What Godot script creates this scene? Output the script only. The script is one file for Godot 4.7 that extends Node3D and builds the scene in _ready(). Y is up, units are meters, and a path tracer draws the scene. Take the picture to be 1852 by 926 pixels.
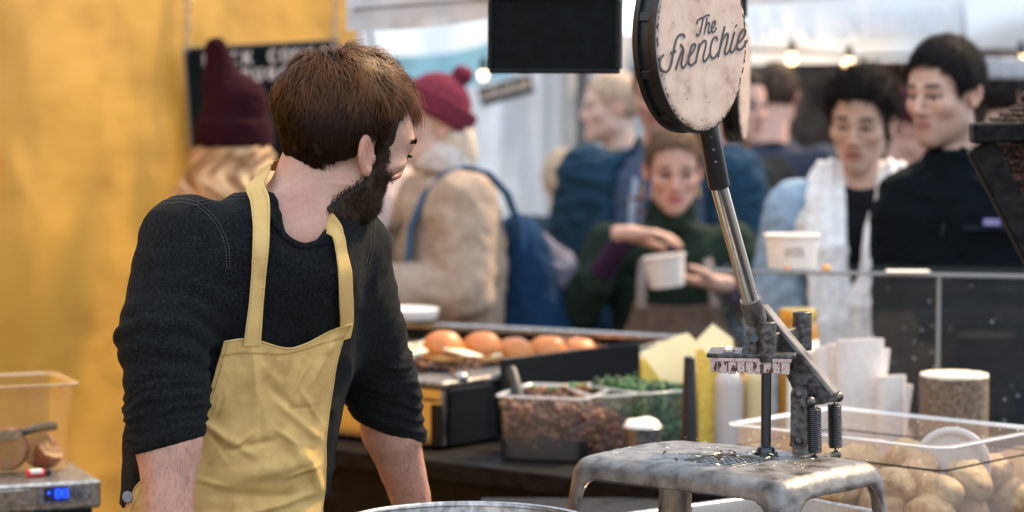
extends Node3D
# A street-food stall: a cook in a mustard apron by a chip cutter, customers behind a glass counter.

const F := 4400.0                       # focal length in pixels of the 1852 wide photo
var cam_xf: Transform3D
var wob := FastNoiseLite.new()
var fold := FastNoiseLite.new()
var clump := FastNoiseLite.new()
var rng := RandomNumberGenerator.new()
var M := {}
var relaxed := []

func _ready() -> void:
	cam_xf = Transform3D(Basis(Vector3.RIGHT, -atan2(283.0, F)), Vector3(0, 1.62, 0))
	var cam := Camera3D.new()
	cam.name = "camera"
	add_child(cam)
	cam.transform = cam_xf
	var lens := CameraAttributesPhysical.new()
	lens.frustum_focal_length = 12.0 / (463.0 / F)
	lens.frustum_focus_distance = 3.36
	lens.exposure_aperture = 5.0
	lens.frustum_far = 300.0
	lens.frustum_near = 0.05
	cam.attributes = lens
	cam.fov = rad_to_deg(2.0 * atan(463.0 / F))
	cam.far = 300.0
	var we := WorldEnvironment.new()
	we.name = "daylight"
	var env := Environment.new()
	env.background_mode = Environment.BG_SKY
	var sky := Sky.new()
	var sm := ProceduralSkyMaterial.new()
	sm.sky_top_color = Color(0.80, 0.87, 0.95)
	sm.sky_horizon_color = Color(0.93, 0.95, 0.98)
	sm.sky_curve = 0.2
	sm.ground_bottom_color = Color(0.35, 0.34, 0.33)
	sm.ground_horizon_color = Color(0.6, 0.6, 0.6)
	sm.sky_energy_multiplier = 1.0
	sky.sky_material = sm
	env.sky = sky
	env.tonemap_mode = Environment.TONE_MAPPER_LINEAR
	env.tonemap_exposure = 2.7
	env.sdfgi_enabled = true
	env.ssao_enabled = true
	env.ssil_enabled = true
	we.environment = env
	add_child(we)
	var sun := DirectionalLight3D.new()
	sun.name = "sun"
	sun.light_color = Color(1.0, 0.87, 0.69)
	sun.light_energy = 1.0
	sun.light_angular_distance = 6.0
	sun.shadow_enabled = true
	sun.look_at_from_position(Vector3.ZERO, Vector3(-0.5, -0.75, 0.45))
	add_child(sun)

	wob.seed = 11; wob.frequency = 1.0; wob.noise_type = FastNoiseLite.TYPE_SIMPLEX_SMOOTH; wob.fractal_octaves = 2
	fold.seed = 5; fold.frequency = 1.0; fold.noise_type = FastNoiseLite.TYPE_SIMPLEX_SMOOTH; fold.fractal_octaves = 2
	clump.seed = 9; clump.frequency = 1.0; clump.noise_type = FastNoiseLite.TYPE_CELLULAR; clump.cellular_return_type = FastNoiseLite.RETURN_CELL_VALUE; clump.fractal_type = FastNoiseLite.FRACTAL_NONE
	rng.seed = 77
	make_materials()
	build_setting()
	build_stall()
	build_cutter()
	build_table_goods()
	build_front_goods()
	build_cook()
	build_crowd()

# ---------------------------------------------------------------- helpers
func P(px: float, py: float, d: float) -> Vector3:      # a point seen at (px, py) of the photo, d metres along the lens axis
	return cam_xf * Vector3((px - 926.0) / F * d, -(py - 463.0) / F * d, -d)

func numbered(called: String, parent: Node) -> String:
	if not parent.has_node(called):
		return called
	var i := 1
	while parent.has_node("%s_%03d" % [called, i]):
		i += 1
	return "%s_%03d" % [called, i]

func tag(o: Node, label := "", category := "", group := "", kind := "") -> Node:
	if label: o.set_meta("label", label)
	if category: o.set_meta("category", category)
	if group: o.set_meta("group", group)
	if kind: o.set_meta("kind", kind)
	return o

func thing(called: String, label: String, category: String, at := Vector3.ZERO, yaw := 0.0, group := "") -> Node3D:
	var o := Node3D.new()
	o.name = numbered(called, self)
	add_child(o, true)
	o.position = at
	o.rotation.y = yaw
	tag(o, label, category, group)
	return o

func root_of(n: Node) -> Node3D:
	var r := n
	while r.get_parent() != self:
		r = r.get_parent()
	return r

# mesh collector: positions, normals, colours, indices. World coordinates unless said otherwise.
class MB:
	var v := PackedVector3Array()
	var n := PackedVector3Array()
	var c := PackedColorArray()
	var ix := PackedInt32Array()
	var col := Color(1, 1, 1)

	func vert(p: Vector3, nn: Vector3) -> int:
		v.append(p); n.append(nn); c.append(col)
		return v.size() - 1

	func tri(a: int, b: int, d: int) -> void:
		var f := (v[b] - v[a]).cross(v[d] - v[a])
		ix.append(a)
		if f.dot(n[a] + n[b] + n[d]) > 0.0:
			ix.append(d); ix.append(b)
		else:
			ix.append(b); ix.append(d)

	func poly(pts: Array, nn: Vector3) -> void:
		var k := []
		for p in pts: k.append(vert(p, nn))
		for j in range(1, k.size() - 1): tri(k[0], k[j], k[j + 1])

	# chamfered box: half sizes h, chamfer b
	func box(at: Vector3, size: Vector3, basis := Basis(), b := 0.002) -> void:
		var h := size * 0.5
		b = minf(b, minf(h.x, minf(h.y, h.z)) * 0.6)
		for ax in 3:
			for s in [-1.0, 1.0]:
				var u := (ax + 1) % 3
				var w := (ax + 2) % 3
				var pts := []
				for q in [[-1, -1], [1, -1], [1, 1], [-1, 1]]:
					var p := Vector3()
					p[ax] = s * h[ax]; p[u] = q[0] * (h[u] - b); p[w] = q[1] * (h[w] - b)
					pts.append(at + basis * p)
				var nn := Vector3(); nn[ax] = s
				poly(pts, (basis * nn).normalized())
		for ax in 3:                                     # the twelve chamfers
			var u := (ax + 1) % 3
			var w := (ax + 2) % 3
			for su in [-1.0, 1.0]:
				for sw in [-1.0, 1.0]:
					var pts := []
					for q in [[-1, 0], [1, 0], [1, 1], [-1, 1]]:
						var p := Vector3()
						p[ax] = q[0] * (h[ax] - b)
						p[u] = su * (h[u] if q[1] == 0 else h[u] - b)
						p[w] = sw * (h[w] - b if q[1] == 0 else h[w])
						pts.append(at + basis * p)
					var nn := Vector3(); nn[u] = su; nn[w] = sw
					poly(pts, (basis * nn).normalized())
		for sx in [-1.0, 1.0]:
			for sy in [-1.0, 1.0]:
				for sz in [-1.0, 1.0]:
					poly([at + basis * Vector3(sx * h.x, sy * (h.y - b), sz * (h.z - b)), at + basis * Vector3(sx * (h.x - b), sy * h.y, sz * (h.z - b)), at + basis * Vector3(sx * (h.x - b), sy * (h.y - b), sz * h.z)], (basis * Vector3(sx, sy, sz)).normalized())

	# a bar between two points with a rectangular section: w along side, t along the third axis
	func bar(a: Vector3, b: Vector3, side: Vector3, w: float, t: float, bev := 0.002) -> void:
		var y := (b - a).normalized()
		var x := (side - y * side.dot(y)).normalized()
		box((a + b) * 0.5, Vector3(w, a.distance_to(b), t), Basis(x, y, x.cross(y)), bev)

	func grid(pts: Array, smooth := true) -> void:         # pts: rows of equal length; smooth normals
		var rows := pts.size()
		var cols: int = pts[0].size()
		var base := v.size()
		for r in rows:
			for k in cols:
				vert(pts[r][k], Vector3.ZERO)
		var acc := PackedVector3Array(); acc.resize(rows * cols)
		for r in rows - 1:
			for k in cols - 1:
				var a := r * cols + k
				var q := [a, a + 1, a + cols + 1, a + cols]
				var nn := (v[base + q[2]] - v[base + q[0]]).cross(v[base + q[3]] - v[base + q[1]])
				for e in q: acc[e] += nn
		for e in rows * cols: n[base + e] = acc[e].normalized()
		for r in rows - 1:
			for k in cols - 1:
				var a := base + r * cols + k
				tri(a, a + 1, a + cols + 1); tri(a, a + cols + 1, a + cols)

	# a tube along points with radii
	func tube(pts: Array, radii, sides := 10, caps := true) -> void:
		var m := pts.size()
		var ref := Vector3.UP
		var t0: Vector3 = (pts[1] - pts[0]).normalized()
		if absf(t0.dot(ref)) > 0.9: ref = Vector3.RIGHT
		var x := (ref - t0 * ref.dot(t0)).normalized()
		var base := v.size()
		var ends := []
		for j in m:
			var t: Vector3 = (pts[mini(j + 1, m - 1)] - pts[maxi(j - 1, 0)]).normalized()
			x = (x - t * x.dot(t)).normalized()
			var y := t.cross(x)
			var r: float = radii if radii is float else radii[j]
			var ring := []
			for k in sides:
				var a := TAU * k / sides
				var nn := x * cos(a) + y * sin(a)
				vert(pts[j] + nn * r, nn)
				ring.append(pts[j] + nn * r)
			if j == 0 or j == m - 1: ends.append([ring, -t if j == 0 else t])
		for j in m - 1:
			for k in sides:
				var a := base + j * sides + k
				var b := base + j * sides + (k + 1) % sides
				tri(a, b, b + sides); tri(a, b + sides, a + sides)
		if caps:
			for e in ends: poly(e[0], e[1])

	# profile: list of Vector2(radius, height); a null splits the normals
	func lathe(profile: Array, xf: Transform3D, sides := 24, arc := TAU) -> void:
		var runs := [[]]
		for p in profile:
			if p == null:
				var last = runs[-1][-1]
				runs.append([last])
			else: runs[-1].append(p)
		for run in runs:
			if run.size() < 2: continue
			var base := v.size()
			for j in run.size():
				var d: Vector2 = run[mini(j + 1, run.size() - 1)] - run[maxi(j - 1, 0)]
				var nr := Vector2(d.y, -d.x).normalized()
				for k in sides + 1:
					var a := arc * k / sides
					vert(xf * Vector3(run[j].x * cos(a), run[j].y, run[j].x * sin(a)), (xf.basis * Vector3(nr.x * cos(a), nr.y, nr.x * sin(a))).normalized())
			for j in run.size() - 1:
				for k in sides:
					var a = base + j * (sides + 1) + k
					if run[j].x > 1e-6: tri(a, a + 1, a + sides + 2)
					if run[j + 1].x > 1e-6: tri(a, a + sides + 2, a + sides + 1)

	# polygon (Vector2 list) extruded from z = -t/2 to t/2 in the frame xf
	func prism(pts: PackedVector2Array, t: float, xf: Transform3D) -> void:
		var idx := Geometry2D.triangulate_polygon(pts)
		for s in [-1.0, 1.0]:
			var base := v.size()
			for p in pts: vert(xf * Vector3(p.x, p.y, s * t * 0.5), (xf.basis.z * s).normalized())
			for j in range(0, idx.size(), 3): tri(base + idx[j], base + idx[j + 1], base + idx[j + 2])
		var area := 0.0
		for j in pts.size():
			var q := pts[(j + 1) % pts.size()]
			area += pts[j].x * q.y - q.x * pts[j].y
		for j in pts.size():
			var p := pts[j]
			var q := pts[(j + 1) % pts.size()]
			var nn := xf.basis * Vector3(q.y - p.y, p.x - q.x, 0) * signf(area)
			poly([xf * Vector3(p.x, p.y, -t * 0.5), xf * Vector3(q.x, q.y, -t * 0.5), xf * Vector3(q.x, q.y, t * 0.5), xf * Vector3(p.x, p.y, t * 0.5)], nn.normalized())

	func ball(at: Vector3, r: Vector3, basis := Basis(), rings := 8, sides := 12) -> void:
		var base := v.size()
		for j in rings + 1:
			for k in sides + 1:
				var th := PI * j / rings
				var a := TAU * k / sides
				var q := Vector3(sin(th) * cos(a), cos(th), sin(th) * sin(a))
				vert(at + basis * (q * r), (basis * (q / r)).normalized())
		for j in rings:
			for k in sides:
				var a := base + j * (sides + 1) + k
				if j > 0: tri(a, a + 1, a + sides + 2)
				if j < rings - 1: tri(a, a + sides + 2, a + sides + 1)

	# a flat ribbon along points; side = across vector at each point, w = width
	func ribbon(pts: Array, side, w, t := 0.002) -> void:
		var top := []
		var bot := []
		var m := pts.size()
		for j in m:
			var d: Vector3 = (pts[mini(j + 1, m - 1)] - pts[maxi(j - 1, 0)]).normalized()
			var s: Vector3 = side[j] if side is Array else side
			s = (s - d * s.dot(d)).normalized()
			var up := s.cross(d) * t * 0.5
			var ww: float = w[j] if w is Array else w
			top.append([pts[j] - s * ww * 0.5 + up * 0.4, pts[j] - s * ww * 0.4 + up, pts[j] + s * ww * 0.4 + up, pts[j] + s * ww * 0.5 + up * 0.4])
			bot.append([pts[j] - s * ww * 0.5 - up * 0.4, pts[j] - s * ww * 0.4 - up, pts[j] + s * ww * 0.4 - up, pts[j] + s * ww * 0.5 - up * 0.4])
		grid(top); 
		var rev := []
		for r in bot:
			var q = r.duplicate(); q.reverse(); rev.append(q)
		grid(rev)
		for e in [0, 3]:
			var edge := []
			for j in m: edge.append([top[j][e], bot[j][e]] if e == 3 else [bot[j][e], top[j][e]])
			grid(edge)

	func add(o: MB, xf := Transform3D()) -> void:
		var base := v.size()
		for j in o.v.size():
			v.append(xf * o.v[j]); n.append((xf.basis * o.n[j]).normalized()); c.append(o.c[j])
		for j in o.ix: ix.append(base + j)

	func renormal() -> void:
		n.fill(Vector3.ZERO)
		for j in range(0, ix.size(), 3):
			var f := (v[ix[j + 2]] - v[ix[j]]).cross(v[ix[j + 1]] - v[ix[j]])
			n[ix[j]] += f; n[ix[j + 1]] += f; n[ix[j + 2]] += f
		for j in n.size(): n[j] = n[j].normalized()

	func paint(f: Callable) -> void:
		for j in v.size(): c[j] = f.call(v[j])

	func shift(f: Callable) -> void:                      # f(p, n) -> metres along the normal
		for j in v.size(): v[j] += n[j] * f.call(v[j], n[j])
		renormal()

	func moved(xf: Transform3D) -> MB:
		for j in v.size():
			v[j] = xf * v[j]
			n[j] = (xf.basis * n[j]).normalized()
		return self

# signed distances on a grid, joined smoothly, meshed as surface nets
class Field:
	var o: Vector3
	var h: float
	var nx: int
	var ny: int
	var nz: int
	var g := PackedFloat32Array()

	func _init(lo: Vector3, hi: Vector3, cell: float) -> void:
		o = lo; h = cell
		nx = int((hi.x - lo.x) / cell) + 2; ny = int((hi.y - lo.y) / cell) + 2; nz = int((hi.z - lo.z) / cell) + 2
		g.resize(nx * ny * nz); g.fill(0.5)

	func span(lo: Vector3, hi: Vector3) -> Array:
		return [maxi(0, int((lo.x - o.x) / h)), mini(nx - 1, int((hi.x - o.x) / h) + 1), maxi(0, int((lo.y - o.y) / h)), mini(ny - 1, int((hi.y - o.y) / h) + 1), maxi(0, int((lo.z - o.z) / h)), mini(nz - 1, int((hi.z - o.z) / h) + 1)]

	func cone(a: Vector3, b: Vector3, ra: float, rb: float, k := 0.02, cutting := false) -> void:
		var pad := Vector3.ONE * (maxf(ra, rb) + k + 3.0 * h)
		var s := span(Vector3(minf(a.x, b.x), minf(a.y, b.y), minf(a.z, b.z)) - pad, Vector3(maxf(a.x, b.x), maxf(a.y, b.y), maxf(a.z, b.z)) + pad)
		var ba := b - a
		var inv := 1.0 / maxf(ba.length_squared(), 1e-9)
		var dr := rb - ra
		var k4 := 0.25 / maxf(k, 1e-5)
		for z in range(s[4], s[5] + 1):
			for y in range(s[2], s[3] + 1):
				var i: int = (z * ny + y) * nx + s[0]
				var p := Vector3(o.x + h * s[0], o.y + h * y, o.z + h * z) - a
				for x in range(s[0], s[1] + 1):
					var t := clampf(p.dot(ba) * inv, 0.0, 1.0)
					var d := (p - ba * t).length() - ra - dr * t
					var q := g[i]
					if cutting:
						d = -d
						var e := maxf(k - absf(q - d), 0.0)
						g[i] = maxf(q, d) + e * e * k4
					else:
						var e := maxf(k - absf(q - d), 0.0)
						g[i] = minf(q, d) - e * e * k4
					i += 1
					p.x += h

	func ell(at: Vector3, r: Vector3, k := 0.02, basis := Basis(), cutting := false) -> void:
		var m := maxf(r.x, maxf(r.y, r.z)) + k + 3.0 * h
		var ext := Vector3.ONE * m
		if basis == Basis(): ext = r + Vector3.ONE * (k + 3.0 * h)
		var s := span(at - ext, at + ext)
		var inv := basis.transposed()
		var k4 := 0.25 / maxf(k, 1e-5)
		var ir := Vector3.ONE / r
		var ir2 := ir * ir
		var rm := minf(r.x, minf(r.y, r.z))
		for z in range(s[4], s[5] + 1):
			for y in range(s[2], s[3] + 1):
				var i: int = (z * ny + y) * nx + s[0]
				for x in range(s[0], s[1] + 1):
					var p := inv * (Vector3(o.x + h * x, o.y + h * y, o.z + h * z) - at)
					var k0 := (p * ir).length()
					var k1 := (p * ir2).length()
					var d := k0 * (k0 - 1.0) / k1 if k1 > 1e-6 else -rm
					var q := g[i]
					if cutting:
						d = -d
						var e := maxf(k - absf(q - d), 0.0)
						g[i] = maxf(q, d) + e * e * k4
					else:
						var e := maxf(k - absf(q - d), 0.0)
						g[i] = minf(q, d) - e * e * k4
					i += 1

	# a column: rings of [centre, half width along X, half depth along Z] by rising y; grown by e
	func column(rings: Array, X: Vector3, Z: Vector3, e := 0.0, k := 0.03, top := 99.0, bottom := -99.0, sq := 2.3) -> void:
		var y0: float = maxf(rings[0][0].y, bottom)
		var y1: float = minf(rings[-1][0].y, top)
		var k4 := 0.25 / k
		for y in ny:
			var wy := o.y + h * y
			if wy < y0 - k - 0.06 or wy > y1 + k + 0.06: continue
			var j := 0
			while j < rings.size() - 2 and wy > rings[j + 1][0].y: j += 1
			var t := clampf((wy - rings[j][0].y) / (rings[j + 1][0].y - rings[j][0].y), 0.0, 1.0)
			t = t * t * (3.0 - 2.0 * t) * 0.5 + t * 0.5
			var cc: Vector3 = rings[j][0].lerp(rings[j + 1][0], t)
			var a: float = lerpf(rings[j][1], rings[j + 1][1], t) + e
			var b: float = lerpf(rings[j][2], rings[j + 1][2], t) + e
			var dy := maxf(y0 - wy, wy - y1)
			var m := minf(a, b)
			var reach := maxf(a, b) + k + 3.0 * h
			for z in nz:
				var wz := o.z + h * z
				if absf(wz - cc.z) > reach: continue
				var i: int = (z * ny + y) * nx
				for x in nx:
					var wx := o.x + h * x - cc.x
					if absf(wx) > reach:
						i += 1
						continue
					var q1 := absf((wx * X.x + (wz - cc.z) * X.z) / a)
					var q2 := absf((wx * Z.x + (wz - cc.z) * Z.z) / b)
					var d := (pow(pow(q1, sq) + pow(q2, sq), 1.0 / sq) - 1.0) * m
					if dy > 0.0: d = sqrt(d * d + dy * dy) if d > 0.0 else maxf(d, dy)
					elif d < 0.0: d = maxf(d, dy)
					var q := g[i]
					var ee := maxf(k - absf(q - d), 0.0)
					g[i] = minf(q, d) - ee * ee * k4
					i += 1

	func cut(nn: Vector3, at: Vector3) -> void:          # removes what lies beyond the plane
		for z in nz:
			for y in ny:
				var i := (z * ny + y) * nx
				var d := nn.dot(Vector3(o.x, o.y + h * y, o.z + h * z) - at)
				for x in nx:
					if d > g[i]: g[i] = d
					i += 1
					d += nn.x * h

	func at(p: Vector3) -> float:
		var q := (p - o) / h
		var x := int(q.x); var y := int(q.y); var z := int(q.z)
		if x < 0 or y < 0 or z < 0 or x > nx - 2 or y > ny - 2 or z > nz - 2: return 0.5
		var f := q - Vector3(x, y, z)
		var i := (z * ny + y) * nx + x
		var a := lerpf(lerpf(g[i], g[i + 1], f.x), lerpf(g[i + nx], g[i + nx + 1], f.x), f.y)
		i += nx * ny
		var b := lerpf(lerpf(g[i], g[i + 1], f.x), lerpf(g[i + nx], g[i + nx + 1], f.x), f.y)
		return lerpf(a, b, f.z)

	func grad(p: Vector3) -> Vector3:
		var e := h
		return Vector3(at(p + Vector3(e, 0, 0)) - at(p - Vector3(e, 0, 0)), at(p + Vector3(0, e, 0)) - at(p - Vector3(0, e, 0)), at(p + Vector3(0, 0, e)) - at(p - Vector3(0, 0, e))).normalized()

	func hit(from: Vector3, to: Vector3) -> Vector3:     # first surface point on a line, or Vector3.INF
		var d := (to - from).normalized()
		var t := 0.0
		var m := from.distance_to(to)
		while t < m:
			var q := at(from + d * t)
			if q < h * 0.05: return from + d * t
			t += clampf(q * 0.7, h * 0.1, 0.05)
		return Vector3.INF

	func mesh(col := Color(1, 1, 1)) -> MB:
		var out := MB.new()
		out.col = col
		var at_cell := PackedInt32Array()
		at_cell.resize(nx * ny * nz); at_cell.fill(-1)
		var nxy := nx * ny
		var off := [0, 1, nx, nx + 1, nxy, nxy + 1, nxy + nx, nxy + nx + 1]
		var lim := 2.0 * h
		var E := [[0, 1], [2, 3], [4, 5], [6, 7], [0, 2], [1, 3], [4, 6], [5, 7], [0, 4], [1, 5], [2, 6], [3, 7]]
		var corner := []
		for j in 8: corner.append(Vector3(j & 1, (j >> 1) & 1, j >> 2))
		for z in nz - 1:
			for y in ny - 1:
				var i := (z * ny + y) * nx
				for x in nx - 1:
					var d0 := g[i]
					if d0 < lim and d0 > -lim:
						var mask := 0
						for j in 8:
							if g[i + off[j]] < 0.0: mask |= 1 << j
						if mask != 0 and mask != 255:
							var sum := Vector3.ZERO
							var cnt := 0
							for e in E:
								var a: int = e[0]
								var b: int = e[1]
								if ((mask >> a) ^ (mask >> b)) & 1:
									var ga := g[i + off[a]]
									var gb := g[i + off[b]]
									sum += corner[a].lerp(corner[b], ga / (ga - gb))
									cnt += 1
							at_cell[i] = out.vert(o + h * (Vector3(x, y, z) + sum / cnt), Vector3.ZERO)
					i += 1
		var ax := [[1, nx, nxy], [nx, nxy, 1], [nxy, 1, nx]]
		for z in range(1, nz - 1):
			for y in range(1, ny - 1):
				var i := (z * ny + y) * nx + 1
				for x in range(1, nx - 1):
					if at_cell[i] >= 0:
						var inside := g[i] < 0.0
						for A in ax:
							if (g[i + A[0]] < 0.0) != inside:
								var a: int = at_cell[i]
								var b: int = at_cell[i - A[1]]
								var cc: int = at_cell[i - A[1] - A[2]]
								var d: int = at_cell[i - A[2]]
								if a >= 0 and b >= 0 and cc >= 0 and d >= 0:
									if inside: out.ix.append_array([a, cc, b, a, d, cc])
									else: out.ix.append_array([a, b, cc, a, cc, d])
					i += 1
		out.renormal()
		return out

func commit(called: String, m: MB, mt: Material, parent: Node = self, local := false) -> MeshInstance3D:
	var o := MeshInstance3D.new()
	o.name = numbered(called, parent)
	var arr := []
	arr.resize(Mesh.ARRAY_MAX)
	var vv := m.v
	if not local and parent != self:
		var inv := root_of(parent).transform.affine_inverse()
		var mm := m.moved(inv)
		vv = mm.v
	elif parent == self and vv.size():                     # a thing of one mesh: its node stands at its base
		var lo := vv[0]
		var hi := vv[0]
		for p in vv:
			lo = lo.min(p); hi = hi.max(p)
		var b := Vector3((lo.x + hi.x) * 0.5, lo.y, (lo.z + hi.z) * 0.5)
		for j in vv.size(): vv[j] -= b
		o.position = b
	arr[Mesh.ARRAY_VERTEX] = vv
	arr[Mesh.ARRAY_NORMAL] = m.n
	arr[Mesh.ARRAY_COLOR] = m.c
	arr[Mesh.ARRAY_INDEX] = m.ix
	var am := ArrayMesh.new()
	am.add_surface_from_arrays(Mesh.PRIMITIVE_TRIANGLES, arr)
	am.surface_set_material(0, mt)
	o.mesh = am
	parent.add_child(o, true)
	return o

# ---------------------------------------------------------------- materials
var noises := {}
func noise_tex(freq: float, kind := FastNoiseLite.TYPE_SIMPLEX_SMOOTH, oct := 4, ramp = null, size := 512, stretch := false) -> NoiseTexture2D:
	var key := "%s %s %s %s %s" % [freq, kind, oct, ramp, size]
	if noises.has(key): return noises[key]
	var t := NoiseTexture2D.new()
	t.width = size; t.height = size; t.seamless = true
	var fn := FastNoiseLite.new()
	fn.noise_type = kind; fn.frequency = freq; fn.fractal_octaves = oct; fn.seed = noises.size() + 3
	t.noise = fn
	if ramp != null:
		var gr := Gradient.new()
		gr.offsets = PackedFloat32Array(ramp[0]); gr.colors = PackedColorArray(ramp[1])
		t.color_ramp = gr
	noises[key] = t
	return t

func lin(r: float, g: float, b: float, a := 1.0) -> Color:
	return Color(r, g, b, a).linear_to_srgb()

# base colour c (linear), grain: [texture, scale per metre], bump: [texture, scale per metre, cm]
func mat(c: Color, rough := 0.7, metal := 0.0, grain = null, bump = null, vc := false) -> StandardMaterial3D:
	var m := StandardMaterial3D.new()
	m.albedo_color = c.linear_to_srgb()
	m.roughness = rough
	m.metallic = metal
	m.uv1_triplanar = true
	m.vertex_color_use_as_albedo = vc
	if grain:
		m.albedo_texture = grain[0]
		m.uv1_scale = Vector3.ONE * grain[1]
	if bump:
		m.heightmap_enabled = true
		m.heightmap_texture = bump[0]
		m.heightmap_scale = bump[1]
		if not grain: m.uv1_scale = Vector3.ONE * bump[2]
	return m

func glass_mat(c: Color, alpha: float, rough := 0.05) -> StandardMaterial3D:
	var m := StandardMaterial3D.new()
	m.albedo_color = Color(c.linear_to_srgb(), alpha)
	m.transparency = BaseMaterial3D.TRANSPARENCY_ALPHA
	m.roughness = rough
	return m

# ---------------------------------------------------------------- people
# a head in its own axes: +Z forward, +X the person's left, origin at the middle of the head
func head_field(s: Dictionary) -> Field:
	var c: float = s.get("cell", 0.0045)
	var fem: float = s.get("fem", 0.0)
	var f := Field.new(Vector3(-0.105, -0.19, -0.13), Vector3(0.105, 0.14, 0.14), c)
	f.ell(Vector3(0, 0.034, -0.012), Vector3(0.076, 0.087, 0.094), 0.01)
	f.ell(Vector3(0, 0.045, 0.035), Vector3(0.064, 0.062, 0.058), 0.03)
	f.ell(Vector3(0, -0.03, 0.03), Vector3(0.060 - 0.003 * fem, 0.082, 0.062), 0.03)
	var jw := 0.042 - 0.006 * fem
	var ch: float = s.get("chin", 0.0)
	f.cone(Vector3(jw, -0.062, 0.01), Vector3(0.010, -0.1 + ch, 0.072), 0.026, 0.019 - 0.003 * fem, 0.03)
	f.cone(Vector3(-jw, -0.062, 0.01), Vector3(-0.010, -0.1 + ch, 0.072), 0.026, 0.019 - 0.003 * fem, 0.03)
	f.ell(Vector3(0, -0.066, 0.066), Vector3(0.032, 0.03, 0.03), 0.02)       # mouth mound
	for x in [-1.0, 1.0]:
		f.ell(Vector3(0.041 * x, -0.022, 0.062), Vector3(0.024, 0.02, 0.022), 0.025)   # cheekbone
		f.ell(Vector3(0.033 * x, 0.004, 0.103), Vector3(0.023, 0.0145, 0.022), 0.010, Basis(), true)   # socket
	f.cone(Vector3(-0.04, 0.0225, 0.079), Vector3(-0.008, 0.021, 0.09), 0.011, 0.010 - 0.002 * fem, 0.014)
	f.cone(Vector3(0.04, 0.0225, 0.079), Vector3(0.008, 0.021, 0.09), 0.011, 0.010 - 0.002 * fem, 0.014)
	var nl: float = s.get("nose", 0.0)
	f.cone(Vector3(0, 0.016, 0.090), Vector3(0, -0.03, 0.110 + nl), 0.0080, 0.0105, 0.010)
	f.ell(Vector3(0, -0.035, 0.106 + nl), Vector3(0.0115, 0.009, 0.011), 0.008)
	for x in [-1.0, 1.0]:
		f.ell(Vector3(0.0125 * x, -0.037, 0.096), Vector3(0.0075, 0.007, 0.010), 0.007)
		f.ell(Vector3(0.0315 * x, 0.002, 0.0785), Vector3(0.0135, 0.0115, 0.0115), 0.004)   # lidded eye
		var eb := Basis(Vector3.UP, -0.45 * x) * Basis(Vector3.RIGHT, -0.22)
		f.ell(Vector3(0.080 * x, 0.001, -0.012), Vector3(0.0075, 0.028, 0.0195), 0.005, eb)
		f.ell(Vector3(0.079 * x, -0.022, -0.006), Vector3(0.0065, 0.012, 0.010), 0.006, eb)
		f.ell(Vector3(0.0862 * x, 0.0, -0.0085), Vector3(0.0062, 0.021, 0.0125), 0.002, eb, true)
		f.cone(Vector3(0.0835 * x, 0.014, -0.013), Vector3(0.0825 * x, -0.008, -0.017), 0.0026, 0.0032, 0.003)
		f.ell(Vector3(0.0785 * x, -0.006, 0.004), Vector3(0.004, 0.007, 0.004), 0.003)
	f.cone(Vector3(-0.019, -0.0625, 0.084), Vector3(0, -0.0605, 0.0935), 0.0045, 0.0065, 0.004)
	f.cone(Vector3(0.019, -0.0625, 0.084), Vector3(0, -0.0605, 0.0935), 0.0045, 0.0065, 0.004)
	f.cone(Vector3(-0.017, -0.071, 0.084), Vector3(0, -0.0735, 0.092), 0.005, 0.0075 + 0.001 * fem, 0.004)
	f.cone(Vector3(0.017, -0.071, 0.084), Vector3(0, -0.0735, 0.092), 0.005, 0.0075 + 0.001 * fem, 0.004)
	f.cone(Vector3(0, -0.07, -0.02), Vector3(0, -0.22, -0.035), 0.053 - 0.008 * fem, 0.056 - 0.009 * fem, 0.03)
	return f

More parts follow.
